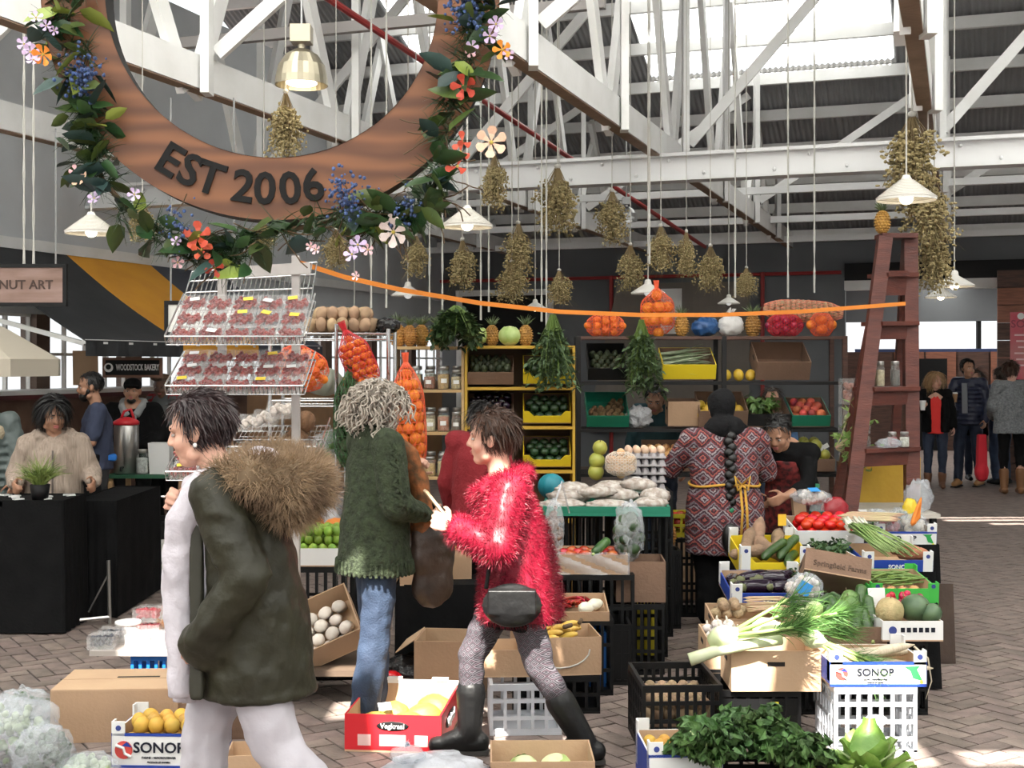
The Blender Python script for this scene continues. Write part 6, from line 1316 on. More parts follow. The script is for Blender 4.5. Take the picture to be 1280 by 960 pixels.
# ================================================================ black shelving behind the aisle
YR = 10.0; blk = M('black_iron', (.007, .0065, .0065), .5, spec=.3); RX0, RX1 = GX(723, YR), GX(1056, YR); RZ = [GZ(y, YR) for y in (420, 477, 536, 592)]
br = thing('produce_rack', 'long black metal rack stacked with produce boxes and net sacks', 'rack', (0, 0, 0))
for x in (RX0, GX(905, YR), RX1):
    for y in (YR, YR + .42): obj('post', MB().bx(x - .018, x + .018, y - .018, y + .018, 0, RZ[0]), blk if x < 2 else brown_plank, br)
for i, z in enumerate(RZ):
    sh = MB()
    for y in (YR + .0, YR + .42): sh.bx(RX0, RX1, y - .012, y + .012, z - .025, z - .002)
    for k in range(5): sh.bx(RX0, RX1, YR + .06 + k * .075, YR + .085 + k * .075, z - .012, z - .002)
    obj('shelf', sh, brown_plank if i == 0 else blk, br)
zt = RZ[0]; T = lambda px, dy=.2: GX(px, YR + dy)
netbag('naartjie', 'orange net sack lying on the left end of the black rack', 'orange in the net sack lying left on the rack', 'oranges lying left', (T(735), YR + .2, zt + .085), (T(778), YR + .2, zt + .085), .088, net_o, 1.0, False)
netbag('orange', 'tall orange net sack standing on the black rack', 'orange in the tall standing net sack', 'oranges in the tall net', (T(823), YR + .2, zt + .03), (T(821), YR + .2, zt + .33), .13, net_o, 1.2)
fruit('pineapple', (T(852), YR + .2, zt + .083), 1.05, (0, 0, 0), 'pineapple left of the blue plastic bag on the rack'); fruit('pineapple', (T(941), YR + .2, zt + .083), 1.05, (0, 0, 1), 'pineapple right of the white cloth bag on the rack')
plastic_bag('knotted blue plastic bag on top of the black rack', (T(881), YR + .18, zt), (.105, .10, .075), M('blue_bag', (.02, .07, .20), .35, (.03, .1, .26), 8, .5, 20), noise=.16); plastic_bag('white cloth bag knotted at the top on the black rack', (T(913), YR + .18, zt), (.10, .09, .085), M('white_cloth_bag', (.62, .60, .58), .8, bump=.5, bscale=15), noise=.12, knot=True)
netbag('red_onion', 'red net of onions at the right of the black rack', 'red onion in the red net on the rack', 'red onions in the net', (T(958), YR + .12, zt + .085), (T(998), YR + .12, zt + .085), .085, net_r, .9, False); netbag('orange', 'round orange net at the right end of the black rack', 'orange in the round net at the rack end', 'oranges at the rack end', (T(1010), YR + .1, zt + .09), (T(1036), YR + .1, zt + .09), .09, net_o, 1.0, False)
netbag('potato', 'long pinkish net sack lying across the other nets', 'potato in the long pinkish net sack', 'potatoes in the long net', (T(960), YR + .28, zt + .22), (T(1052), YR + .25, zt + .19), .085, M('net_pink', (.75, .25, .16), .5), .8, False)
leafy('grey green herb bunch hanging before the black boxes', 'herb_bunch', (T(802, -.08), YR - .08, GZ(400, YR)), 90, .55, .03, M('herb_grey_green', (.06, .10, .045)), .36, 1, None, 'herbs', None, .3, None, True)
def shelfbox(px, si, w, d, h, mt, l_, k=None, s=.8, layers=2, rx=.42, inn=None, cut=False, fill=1, skip=None):
    m = TR((GX(px, YR), YR + .2, RZ[si] + d / 2 * math.sin(rx) + .012), 0, rx); carton(l_, m, w, d, h, mt, inn or kraft_d, cutf=cut)
    if k: pile(k, m, w - .02, d - .02, KIND[k][2].replace('_', ' ') + ' inside the ' + l_, 'contents: ' + l_, layers, s, fill, skip=skip)
    return m
shelfbox(760, 1, .31, .36, .11, box_black, 'black box of dark fruit on the black rack', 'avocado', .8, 1, .6, box_black)
m = shelfbox(862, 1, .42, .34, .13, box_yellow, 'long yellow box of leafy stalks on the black rack', None)
lt = thing('leaf_stalks', 'silvery green leafy stalks lying in the yellow box', 'greens', m @ V(0, 0, .02), 0, None, m.to_euler()); obj('stalks', blades([(-.22, rnd(-.12, .1), rnd(.02, .1)) for _ in range(150)], [(1, rnd(-.15, .15), rnd(-.05, .2)) for _ in range(150)], .36, .014, .2, 4, .1, .1), M('stalk_grey', (.14, .20, .09), .5, (.30, .34, .22), 12), lt, kind='stuff')
shelfbox(980, 1, .42, .34, .16, kraft_d, 'dark brown empty box on the right of the black rack', None, rx=.5)
for i, px in enumerate((911, 926, 941)): fruit('lemon', (GX(px, YR), YR + .1, RZ[1] + .05), 1.3, None, 'yellow fruit under the white bag on the black rack', 'yellow fruit on the rack')
shelfbox(760, 2, .33, .38, .10, M('dark_green_card', (.01, .16, .09), .5), 'green lined box of kiwi fruit on the black rack', 'kiwi', 1.0, 1, .5, M('green_liner', (.01, .20, .12), .4, (.01, .12, .08), 9, .5, 20), skip=lambda x, y, l: y > .12 and abs(x - .25) > .2 and x < .3)
plastic_bag('crumpled silver foil bag beside the kiwi box', (GX(800, YR), YR + .12, RZ[2]), (.10, .1, .085), film('silver_bag', .7, (.6, .6, .62)), noise=.25)
shelfbox(857, 2, .25, .2, .20, kraft_o, 'small upright cardboard box in the middle of the rack', None, rx=.1); shelfbox(905, 2, .38, .34, .14, kraft_d, 'dark box of yellow pawpaws behind the headscarf', 'lemon', 1.4, 1, .45)
shelfbox(962, 2, .34, .32, .11, box_black, 'black tray box with leafy greens on the rack', None, rx=.4); leafy('pale stemmed leafy greens in the black tray box', 'leaf_bunch', (GX(955, YR), YR + .12, RZ[2] + .12), 24, .16, .03, leaf_m, .9, .7)
shelfbox(1015, 2, .30, .34, .10, M('dark_green_card', (.01, .16, .09)), 'dark green box of nectarines at the rack end', 'peach', .95, 2, .42)
shelfbox(835, 3, .36, .32, .12, kraft_d, 'dark brown box of onions on the low shelf of the rack', 'onion', .9, 2, .4)
shelfbox(960, 3, .34, .32, .12, box_black, 'black box of dark squash behind the tunic', 'green_squash', .8, 2, .4)
shelfbox(1018, 3, .34, .32, .10, kraft_d, 'brown box heaped with green pears', 'green_mango', .9, 3, .2)
obj('price_card', MB().box((0, 0, 0), (.20, .004, .035), (0, -.5, 0)), card_w, label='white price strip stuck among the green pears', cat='card', loc=(GX(1030, 9.9), YR + .12, RZ[3] + .17))
# ================================================================ middle stall: stepped crates
green_p = M('green_plastic', (.005, .17, .10), .45); white_p = M('white_plastic', (.48, .50, .54), .4); black_p = M('black_plastic', (.005, .005, .0055), .45, spec=.3); blue_p = M('blue_plastic', (.01, .12, .42), .4); yel_p = M('yellow_plastic', (.50, .42, .02), .5)
X = lambda px, Y: GX(px, Y)
support('tall black crate stack under the green tray, left one', TR((X(715, 7.85), 7.85, 0)), .34, .42, .86); support('tall black crate stack under the green tray, right one', TR((X(795, 7.85), 7.85, 0)), .34, .42, .86)
gt = TR((X(757, 7.7), 7.72, .865), -.05); crate('wide green plastic tray piled with white bags', gt, .74, .56, .055, green_p, 12, mid=0)
beanf = M('white_beans', (.66, .58, .50), .7)
for i, (dx, dy, dz, r, rz) in enumerate([(-.26, -.17, 0, (.14, .075, .035), .1), (.02, -.19, 0, (.14, .07, .035), -.1), (.26, -.14, 0, (.12, .08, .04), .5), (-.22, .0, .02, (.13, .08, .045), -.1), (.06, -.01, .03, (.14, .08, .045), .1), (.3, .03, .02, (.1, .09, .05), .9), (-.2, .17, .04, (.12, .08, .05), .1), (.05, .17, .05, (.13, .08, .05), .2), (-.05, -.1, .07, (.12, .06, .035), .2), (.2, .1, .09, (.11, .07, .04), -.3)]):
    o = plastic_bag('clear bag of white beans on the green tray, ' + ('front left', 'front middle', 'front right', 'centre left', 'centre', 'centre right', 'back left', 'back middle', 'lying on the front bags', 'topmost at right')[i], gt @ V(dx, dy, .018 + dz), r, M('bag_of_beans', (.52, .48, .44), .25, (.32, .26, .22), 28, .5, 30), noise=.10, group='bags on the green tray'); o.rotation_euler = (0, 0, rz)
fruit('teal_squash', (X(690, 7.85), 7.95, .99), 1.0, None, 'turquoise wrapped round ball at the back of the green tray')
support('black crate stack behind the green tray carrying the egg trays', TR((X(790, 8.35), 8.4, 0)), .5, .4, .93)
egm = M('egg_tray', (.40, .38, .39), .9, (.33, .31, .32), 12, .3, 40); et = thing('egg_trays', 'stack of grey pulp egg trays on the middle stall', 'egg trays', (X(806, 8.3), 8.36, .935))
for i in range(5):
    mb = MB().bx(-.13, .13, -.13, .13, i * .052, i * .052 + .012)
    for a_ in range(5):
        for b_ in range(5): mb.lathe([(.024, 0), (.016, .03)], 6, (-.104 + a_ * .052, -.104 + b_ * .052, i * .052 + .012))
    obj('tray', mb, egm, et)
for a_ in range(5):
    for b_ in range(3): fruit('egg', (X(806, 8.3) - .104 + a_ * .052, 8.36 - .104 + b_ * .052, .935 + 4 * .052 + .05), 1.05, (rnd(-.2, .2), 0, 0), 'brown egg in the top egg tray, %s of the %s row' % (ORD[a_], ('front', 'second', 'third')[b_]), 'eggs in the top tray')
netbag('washed_potato', 'clear net of washed potatoes leaning on the egg trays', 'washed potato in the net beside the eggs', 'washed potatoes in the net', (X(776, 8.1), 8.1, 1.05), (X(776, 8.1), 8.1, 1.19), .095, M('net_clear', (.7, .6, .5), .4), .95, False)
rl = thing('paper_roll', 'white paper roll standing below the net of potatoes', 'paper roll', (X(795, 8.05), 8.06, .99), 0, None, (math.pi / 2, 0, .3)); obj('paper', MB().lathe([(.02, -.05), (.05, -.05), (.05, .05), (.02, .05)], 20, close=False), card_w, rl, True); obj('core', MB().lathe([(.02, -.05), (.02, .05)], 14, close=False), kraft_d, rl)
for px, py in ((750, 560), (746, 576), (745, 590)): fruit('green_mango', W(px, py, 8.25), 1.05, None, 'yellow green melon beside the net of potatoes', 'yellow green melons')
support('black crate under the film wrapped apple box', TR((X(735, 7.35), 7.36, 0)), .50, .40, .57)
m = TR((X(735, 7.32), 7.34, .573), -.04); carton('film wrapped cardboard box of red apples under the green tray', m, .44, .36, .11, kraft_o); pile('apple', m, .40, .32, 'red apple in the box under the green tray', 'apples under the green tray', 2, 1.0)
obj('wrap', MB().grid(lambda u, v: m @ V((u - .5) * .46, -.185 - .012 * math.sin(v * 9 + u * 13), .125 * v - .002), 16, 6), film_s, None, True, label='clear film stretched over the front of the apple box', cat='film'); longm = TR((X(752, 7.2), 7.22, .72), .5)
fruit('marrow', longm.to_translation(), 1.0, (0, -.4, .9), 'single courgette lying on top of the red apples')
plastic_bag('clear bag of green leaves hanging at the corner of the green tray', (X(786, 7.3), 7.3, GZ(702, 7.3)), (.085, .08, .17), film_s, noise=.2, fill=(leaf_d, 50, .03)); nb_ = plastic_bag('long clear bag of brown nuts hanging beside the crimson jacket', (X(693, 7.0), 7.02, GZ(698, 7.0)), (.055, .055, .16), film_s, noise=.12, fill=(M('nut_brown', (.16, .08, .05), .7), 70, .014)); obj('tie', MB().tube([V(0, 0, .29), V(.05, .2, .40), V(.1, .43, .885 - GZ(698, 7.0))], .006, 5), film_s, nb_)
support('black crate under the chicory and dried chillies', TR((X(715, 6.92), 6.93, 0)), .42, .36, .40)
m = TR((X(715, 6.9), 6.92, .404), 0, .12); carton('shallow box of chicory and dried chillies', m, .38, .34, .06, kraft_o)
for dx, dy, rz in ((-.12, -.03, 1.3), (-.09, .1, 1.5), (.08, -.06, 1.0), (.13, .0, 1.1)): fruit('chicory', m @ V(dx, dy, .05), 1.0, (0, .1, rz), 'white chicory head in the shallow box', 'chicory heads in the shallow box')
for i in range(46): fruit('chilli', m @ V(rnd(-.07, .10), rnd(-.02, .14), rnd(.02, .06)), 1, (rnd(-.3, .3), rnd(-.3, .3), rnd(0, 6)), 'dried red chilli in the shallow box', 'dried chillies in the shallow box', True)
crate('black crate under the cardboard box of bananas', TR((X(694, 6.55), 6.58, 0)), .44, .36, .19, black_p, 7); m = TR((X(694, 6.5), 6.55, .195), .12); carton('cardboard box of bananas behind the patterned leggings', m, .42, .34, .19, kraft_o)
obj('handle_cord', MB().tube([m @ V(.0 + .15 * math.cos(a), -.175, .13 - .09 * math.sin(a)) for a in [i * math.pi / 10 for i in range(11)]], .004, 5), twine, label='pale cord handle on the banana box', cat='cord')
for dx, dy, dz, rz in ((-.10, -.06, .12, .3), (.05, -.07, .13, .9), (.13, .02, .13, 1.4), (-.02, .07, .13, 2.0)): fruit('banana_hand', m @ V(dx, dy, dz - .04), 1.1, (0, 0, rz), 'hand of yellow bananas in the cardboard box', 'hands of bananas')
pile('lemon', m, .3, .26, 'yellow fruit under the bananas in the box', 'fruit under the bananas', 1, 1.1, z0=.07)
crate('white plastic crate on the paving between the striding legs', TR((X(655, 6.05), 6.2, 0), .05), .34, .34, .24, white_p, 5, mid=2); ob_ = carton('cardboard box standing on the white crate behind the leggings', TR((X(640, 6.1), 6.28, .245), .03), .30, .26, .13, kraft_o, flaps=0)
carton('open cardboard box left of the patterned leggings', TR((X(565, 6.75), 6.85, 0), -.1), .36, .34, .30, kraft_o, flaps=1)
table('low black cloth table behind the green cardigan', X(500, 7.5), X(606, 7.5), 7.2, 7.75, .50, black_cloth)
for i, (px, Y, l_) in enumerate(((528, 7.35, 'cardboard box of onions next to the brown shoulder bag'), (560, 7.55, 'cardboard box of onions behind the crimson sleeve'))): m = TR((X(px, Y), Y, .503), .1); carton(l_, m, .26, .28, .17, kraft_o); pile('onion', m, .24, .26, 'onion in the ' + l_, 'contents: ' + l_, 3, 1.0)
plastic_bag('dark grey refuse bag on the paving behind the melon box', (X(520, 6.9), 6.85, 0), (.2, .14, .10), M('black_film', (.015, .015, .016)), noise=.12); fruit('tomato', (X(488, 6.8), 6.7, .08), 2.2, None, 'large red pepper on the paving behind the jeans')
# aisle side of the middle stall
carton('deep cardboard carton standing beside the aisle', TR((X(800, 7.35), 7.4, .40), -.03), .28, .30, .23, kraft_d, kraft_d); support('black crate under the deep cardboard carton', TR((X(790, 7.35), 7.38, 0)), .34, .36, .397); crate('yellow plastic crate standing in the aisle', TR((X(810, 7.6), 7.75, 0), .1), .16, .28, .30, yel_p, 3, solid_low=.9); crate('blue plastic crate standing behind the banana box', TR((X(746, 6.98), 7.02, 0)), .09, .26, .30, blue_p, 2, solid_low=.9); crate('black plastic crate standing beside the blue crate', TR((X(772, 7.05), 7.12, 0)), .14, .3, .33, black_p, 3, solid_low=.9)
crate('yellow crate of mixed fruit between the egg trays and the tunic', TR((X(850, 8.95), 9.0, .55)), .26, .26, .16, yel_p, 4); support('black crate under the yellow crate of mixed fruit', TR((X(850, 8.95), 9.0, 0)), .30, .30, .545); pile('apple', TR((X(850, 8.95), 9.0, .60)), .24, .24, 'apple in the yellow crate by the aisle', 'apples in the yellow crate', 2, .9)
fruit('pineapple', (X(834, 8.6), 8.55, .605), 1.0, (0, 0, 0), 'pineapple standing beside the yellow crate of fruit'); support('black crate under the single pineapple', TR((X(834, 8.55), 8.55, 0)), .16, .2, .52)
sk_ = obj('paper_sack', remesh('paper_sack', MB().box((0, 0, .3), (.26, .2, .56), taper=.85).ell((0, 0, .12), (.15, .12, .12)), .014, 2), M('brown_paper', (.34, .22, .13), .8, (.26, .165, .1), 5, .8, 14), label='tall crumpled brown paper sack beside the aisle', cat='sack'); sk_.location = (X(850, 9.4), 9.45, 0)
table('white topped table holding the tall ladder', X(1046, 9.4), X(1150, 9.4), 8.95, 9.95, .70, M('worn_white_top', (.55, .52, .46), .6, (.46, .43, .38), 8), drop=black_paint, name='side_table')
# ladder
lw = M('red_brown_wood', (.12, .030, .019), .5, (.075, .018, .012), 5, .2, 25, stretch=(1, 1, 5)); ld = thing('step_ladder', 'tall red brown wooden step ladder used as a shelf', 'ladder', (0, 0, 0))
LA, LB_ = W(1062, 637, 9.03), W(1106, 297, 9.33); RA, RB = W(1140, 619, 9.27), W(1137, 297, 9.42); LA.z = RA.z = .702
for a_, b_ in ((LA, LB_), (RA, RB)): obj('rail', MB().bar(a_, b_, .075, .10, up=(1, 0, 0)), lw, ld)
for a_, b_ in ((LA + V(.06, .62, 0), LB_ + V(.04, .10, -.03)), (RA + V(0, .5, 0), RB + V(0, .08, -.03))): obj('rear_rail', MB().bar(a_, b_, .05, .06, up=(1, 0, 0)), lw, ld)
obj('cap', MB().box((LB_ + RB) / 2 + V(0, .03, .01), (.26, .2, .035)), lw, ld)
for f in (.22, .44, .68, .86):
    a_, b_ = LA.lerp(LB_, f), RA.lerp(RB, f); obj('step', MB().bar(a_ + V(0, .05, 0), b_ + V(0, .05, 0), .24, .03, up=(0, 0, 1)), lw, ld)
    obj('front_board', MB().bar(a_ + V(.02, -.02, -.06), b_ + V(-.02, -.02, -.06), .025, .11 if f < .8 else .18, up=(0, 0, 1)), lw, ld)
fruit('pineapple', (LB_ + RB) / 2 + V(-.10, .03, .115), .95, (0, 0, 0), 'pineapple standing on top of the ladder')
for f, px, l_, c in ((.44, 1098, 'clear bottle of pale syrup on the ladder step', (.5, .4, .25)), (.44, 1117, 'dark bottle beside the pale syrup on the ladder step', (.05, .03, .02)), (.22, 1110, 'small jar on the lower ladder step', (.25, .03, .04)), (.22, 1125, 'wide clear jar on the lower ladder step', (.5, .48, .42))):
    p = LA.lerp(LB_, f); jar(l_, (GX(px, 9.3), p.y + .10, p.z + .016), c, .75, None, False, 2.0 if f > .3 else 1.2)
plastic_bag('clear bag of sliced vegetables lying on the lower ladder step', (GX(1112, 9.1), LA.lerp(LB_, .22).y + .02, LA.lerp(LB_, .22).z + .016), (.09, .06, .035), film_s, noise=.2)
yb = obj('yellow_cupboard', MB().bx(-.23, .23, -.1, .1, 0, .34), yelw, label='plain yellow wooden box behind the foot of the ladder', cat='box'); yb.location = (GX(1108, 9.8), 9.8, .701)
tu = thing('vegetable_tubs', 'stack of clear tubs of salad left of the ladder', 'tubs', (GX(1068, 9.85), 9.85, 1.0))
for i, c in enumerate(((.20, .25, .08), (.30, .34, .12), (.34, .14, .1))): obj('tub', MB().bx(-.1, .1, -.09, .09, .22 * i, .22 * i + .20), clear_b, tu); q = MB(); [q.ell((rnd(-.07, .07), rnd(-.06, .06), .22 * i + rnd(.03, .15)), .024, 7, 5) for _ in range(40)]; obj('salad', q, M('salad_%d' % i, c, .6), tu, kind='stuff')
support('dark crate under the stack of salad tubs', TR((GX(1068, 9.85), 9.86, .701)), .22, .2, .295, brown_plank)
leafy('pale celery bunch lying left of the ladder', 'celery_bunch', (GX(1045, 9.4), 9.4, GZ(560, 9.4)), 16, .32, .03, leaf_l, .6, .5, M('celery_stick', (.42, .42, .20)), 'celery', (0, 1.3, 0))
# ================================================================ right display, rows from back to front
table('black cloth stand under the tomatoes and bagged vegetables', X(960, 8.2), X(1158, 8.2), 7.95, 8.5, .62, black_cloth); table('black cloth stand under the yellow box of roots', X(925, 7.6), X(1156, 7.6), 7.4, 7.92, .54, black_cloth); table('black cloth stand under the aubergines', X(915, 7.05), X(1158, 7.05), 6.86, 7.36, .46, black_cloth)
m = TR((X(1028, 8.2), 8.2, .623), 0, .12); carton('white box of ripe tomatoes on the right stall', m, .42, .40, .11, card_w, kraft_i); pile('tomato', m, .40, .38, 'ripe red tomato in the white box on the right stall', 'tomatoes on the right stall', 3, 1.0)
plastic_bag('clear pack of mushrooms with blue label on the tomatoes', (X(1020, 8.15), 8.28, .84), (.13, .10, .05), film_s, noise=.12, fill=(M('mushroom_cap', (.66, .60, .54)), 40, .02)); obj('pack_label', MB().box((0, 0, 0), (.07, .05, .002), (.4, 0, .3)), M('label_blue', (.03, .25, .62), .5), label='blue label on the mushroom pack over the tomatoes', cat='label', loc=(X(1020, 8.15), 8.2, .945))
m = TR((X(1118, 8.25), 8.22, .623), 0, .1); sonop('printed box of bagged mixed vegetables at the back right', m, .38, .42, .10, True)
for i, (dx, dy, mt_, l_) in enumerate(((-.1, .06, 'broccoli', 'green broccoli'), (.06, .1, 'leek_green', 'dark green leaves'), (-.08, -.09, 'bag_red', 'red radishes'), (.09, -.08, 'bag_white', 'chopped roots'))):
    plastic_bag('clear bag of %s in the back right box' % l_, m @ V(dx, dy, .01), (.085, .085, .085), film_s, noise=.18, fill=(M('bagged_' + mt_, {'broccoli': (.04, .12, .03), 'leek_green': (.02, .06, .02), 'bag_red': (.35, .05, .07), 'bag_white': (.5, .45, .36)}[mt_], .6), 34, .022))
for i in range(4): fruit('carrot', (X(1142, 8.1) + i * .012, 8.06 + i * .01, .80 + .012 * i), 1.0, (0, -1.2, .3 + i * .2), 'orange carrot sticking up at the right end of the back box', 'carrots at the right end')
plastic_bag('yellow printed packet at the right end of the back box', (X(1150, 8.1), 8.3, .72), (.05, .04, .08), M('yellow_packet', (.70, .50, .03), .4, bump=.3), noise=.1)
plastic_bag('open clear plastic bag beside the foot of the ladder', (X(1150, 9.05), 9.08, .701), (.10, .08, .11), film_s, noise=.2)
bt = thing('water_bottle', 'clear plastic water bottle with dark green label behind the tomatoes', 'bottle', (X(1021, 8.7), 8.7, .60)); obj('bottle', MB().lathe([(.001, 0), (.05, 0), (.052, .02), (.052, .22), (.02, .29), (.018, .31)], 16, close=False), clear_b, bt, True); obj('label', MB().lathe([(.0535, .06), (.0535, .15)], 16, close=False), M('label_green', (.01, .06, .04), .5), bt); obj('cap', MB().lathe([(.02, .31), (.02, .335), (.001, .336)], 12), M('cap_green', (.03, .2, .1)), bt)
support('black crate behind the tomatoes carrying the bottle', TR((X(1030, 8.75), 8.78, 0)), .40, .22, .597); plastic_bag('dark red crisp packet beside the water bottle', (X(1046, 8.7), 8.75, .60), (.10, .05, .12), M('crisp_red', (.30, .012, .02), .3, bump=.4, bscale=12), noise=.1); obj('wood_board', MB().box((0, 0, .14), (.11, .02, .28), (-.15, 0, .5)), kraft_o, label='upright brown cardboard offcut beside the stooping man', cat='cardboard', loc=(X(1000, 8.7), 8.72, .60))
# row of roots and spring onions
m = TR((X(962, 7.6), 7.66, .543), 0, .14); carton('bright yellow box of cassava roots and cucumbers', m, .40, .42, .13, box_yellow, box_yellow, cutf=True, posts=card_w, name='produce_box', holes=False)
for dx, dy, dz, e in ((-.10, .06, .10, (0, -.9, 1.0)), (-.02, .10, .14, (0, -1.15, 1.4)), (-.12, -.06, .10, (0, -.1, .3)), (.02, .03, .10, (0, -.4, 2.2)), (.10, .12, .10, (0, -.6, 1.4))): fruit('cassava', m @ V(dx, dy, dz), 1.0, e, 'brown cassava root in the bright yellow box', 'cassava roots')
for dx, dy, dz, e in ((.02, -.10, .13, (0, -.35, .75)), (.12, -.02, .12, (0, -.4, .9)), (.12, -.12, .08, (0, -.1, 1.2))): fruit('cucumber', m @ V(dx, dy, dz), 1.1, e, 'dark green cucumber across the bright yellow box', 'cucumbers in the yellow box')
obj('price_tag', MB().box((0, 0, 0), (.05, .003, .07)), M('tag_yellow', (.75, .45, .03), .6), label='orange yellow price tag behind the cassava roots', cat='tag', loc=m @ V(.12, .19, .23))
leafy('clump of curly parsley beside the tomatoes', 'parsley', (X(1040, 7.7), 7.72, .55), 60, .15, .022, leaf_d, .8, .8, None, 'parsley'); carton('white edged box of parsley in the middle of the right stall', TR((X(1036, 7.6), 7.62, .543)), .24, .36, .09, card_w)
m = TR((X(1112, 7.6), 7.64, .543), 0, .1); o = carton('blue fronted SONOP box of spring onions and sweet potatoes', m, .40, .42, .09, box_blue, kraft_i, posts=card_w, name='produce_box', holes=False); lettering('SONOP', .035, card_w, o, (0, -.213, .05), bold=.02)
so = thing('spring_onions', 'bunch of spring onions draped over the blue fronted box', 'spring onions', m @ V(-.12, .1, .12), 0, None, m.to_euler()); mb = MB(); mw = MB()
for i in range(46):
    x0 = rnd(-.08, .04); x1 = x0 * .6 + rnd(.02, .22); z = rnd(0, .06); mb.tube([V(x0, .06, z + .05), V((x0 + x1) / 2 - .02, -.06, z + .05), V(x1, -.20, z + .01), V(x1 + .05, -.27, z - .02)], [.0055, .005, .005, .003], 5); mw.tube([V(x0, .17, z + .06), V(x0, .06, z + .05)], [.009, .006], 6)
obj('green_tops', mb, M('onion_green', (.14, .26, .06), .5, (.32, .42, .16), 9), so, True, kind='stuff'); obj('white_ends', mw, M('onion_white', (.70, .70, .58), .4), so, True, kind='stuff')
for dx, dy, rz in ((.12, -.10, .2), (.10, -.02, -.1)): fruit('sweet_potato', m @ V(dx, dy, .10), 1.0, (0, 0, rz), 'brown sweet potato at the right of the spring onions', 'sweet potatoes')
m = TR((X(1100, 7.95), 7.98, .66)); 
for i in range(5): fruit('rhubarb', m @ V(-.05 + rnd(-.05, .05), .02 * i - .03, .12 + .008 * i), 1.0, (0, .03, rnd(-.1, .1)), 'pale rhubarb stick lying behind the spring onions', 'rhubarb sticks')
# aubergines, tipped box, beans
m = TR((X(958, 7.05), 7.1, .463), 0, .14); o = carton('blue fronted box of glossy aubergines', m, .44, .42, .085, box_blue, kraft_i, posts=card_w, name='produce_box', holes=False); lettering('SONOP', .03, card_w, o, (0, -.213, .05), bold=.02)
for i, (dx, dy, dz, rz) in enumerate(((-.15, .08, .06, 1.3), (-.04, .10, .07, .4), (.05, .02, .09, .3), (.14, .1, .07, 1.0), (-.06, -.09, .08, .25), (.09, -.10, .08, -.1), (-.15, -.06, .06, 1.2), (.16, -.02, .06, 1.6))): fruit('aubergine', m @ V(dx, dy, dz), 1.15, (rnd(-.2, .2), rnd(-.1, .1), rz), 'glossy black aubergine in the blue fronted box', 'aubergines in the blue box')
m = TR((X(1047, 7.0), 7.12, .52), -.12, -.55, .16); o = carton('empty cardboard box with faded print tipped forward on the stall', m, .36, .30, .11, kraft_d, kraft_o, hf=.13); lettering('Springfield Farms', .042, M('faded_print', (.10, .06, .04), .8), o, (.01, -.153, .05), bold=.01); leafy('tuft of green leaves beside the tipped cardboard box', 'leaf_bunch', (X(1003, 7.25), 7.25, .47), 40, .13, .025, leaf_d, .6, .9)
m = TR((X(1120, 7.05), 7.1, .463), 0, .1); carton('bright green fronted box of onions and green beans', m, .36, .42, .10, box_green, kraft_i, posts=box_green, name='produce_box', holes=False, post_h=.03)
for i in range(60): fruit('bean', m @ V(rnd(-.12, .14), rnd(.0, .18), rnd(.06, .10)), 1.1, (rnd(-.2, .2), rnd(-.2, .2), rnd(-.5, .5)), 'green bean in the bright green box', 'green beans', True)
pile('onion', m @ TR((0, -.12, .03)), .3, .12, 'pale onion at the front of the bright green box', 'onions in the green box', 1, .85)
# row with celeriac, courgettes and melons
for px, l_ in ((935, 'left'), (1022, 'middle'), (1108, 'right')): support('black crate under the courgette row, %s one' % l_, TR((X(px, 6.5), 6.58, 0)), .345, .40, .375)
m = TR((X(943, 6.5), 6.62, .378), 0, .1); carton('cardboard box of celeriac bunches and garlic', m, .42, .34, .09, kraft_o); pile('celeriac', m @ TR((-.1, .07, .04)), .2, .16, 'knobbly celeriac with cut stalks in the cardboard box', 'celeriac in the box', 2, .8)
for i in range(26): fruit('rhubarb', m @ V(.10 + rnd(-.02, .03), rnd(-.01, .15), rnd(.08, .13)), .55, (0, rnd(-.05, .05), rnd(-.15, .15)), 'pale green celery stalk beside the celeriac', 'celery stalks', True)
carton('small cardboard box of white garlic at the aisle corner', TR((X(907, 6.35), 6.40, .26), 0, .05), .22, .26, .16, kraft_i); pile('garlic', TR((X(907, 6.35), 6.40, .34), 0, .1), .21, .25, 'white garlic bulb in the aisle corner box', 'garlic bulbs', 3, 1.05); support('black crate under the garlic box', TR((X(907, 6.4), 6.40, 0)), .24, .28, .255)
plastic_bag('clear pack of mushrooms with blue label leaning on the aubergines', (X(1008, 6.75), 6.80, .47), (.10, .06, .085), film_s, noise=.1, fill=(M('mushroom_cap', (.66, .60, .54)), 40, .02)); obj('pack_label', MB().box((0, 0, 0), (.07, .003, .07), (0, .5, 0)), M('label_blue', (.03, .25, .62)), label='blue label on the mushroom pack by the aubergines', cat='label', loc=(X(1007, 6.7), 6.725, .57))
fruit('white_cabbage', (X(1022, 6.45), 6.52, .50), .55, (.3, 0, 0), 'small pale green cabbage beside the courgettes'); fruit('white_cabbage', (X(1006, 6.42), 6.46, .485), .45, (0, 0, 1), 'tiny pale cabbage in front of the mushroom pack')
m = TR((X(1062, 6.5), 6.56, .378), 0, .12); carton('cardboard box of dark courgettes on the right stall', m, .30, .40, .09, kraft_d)
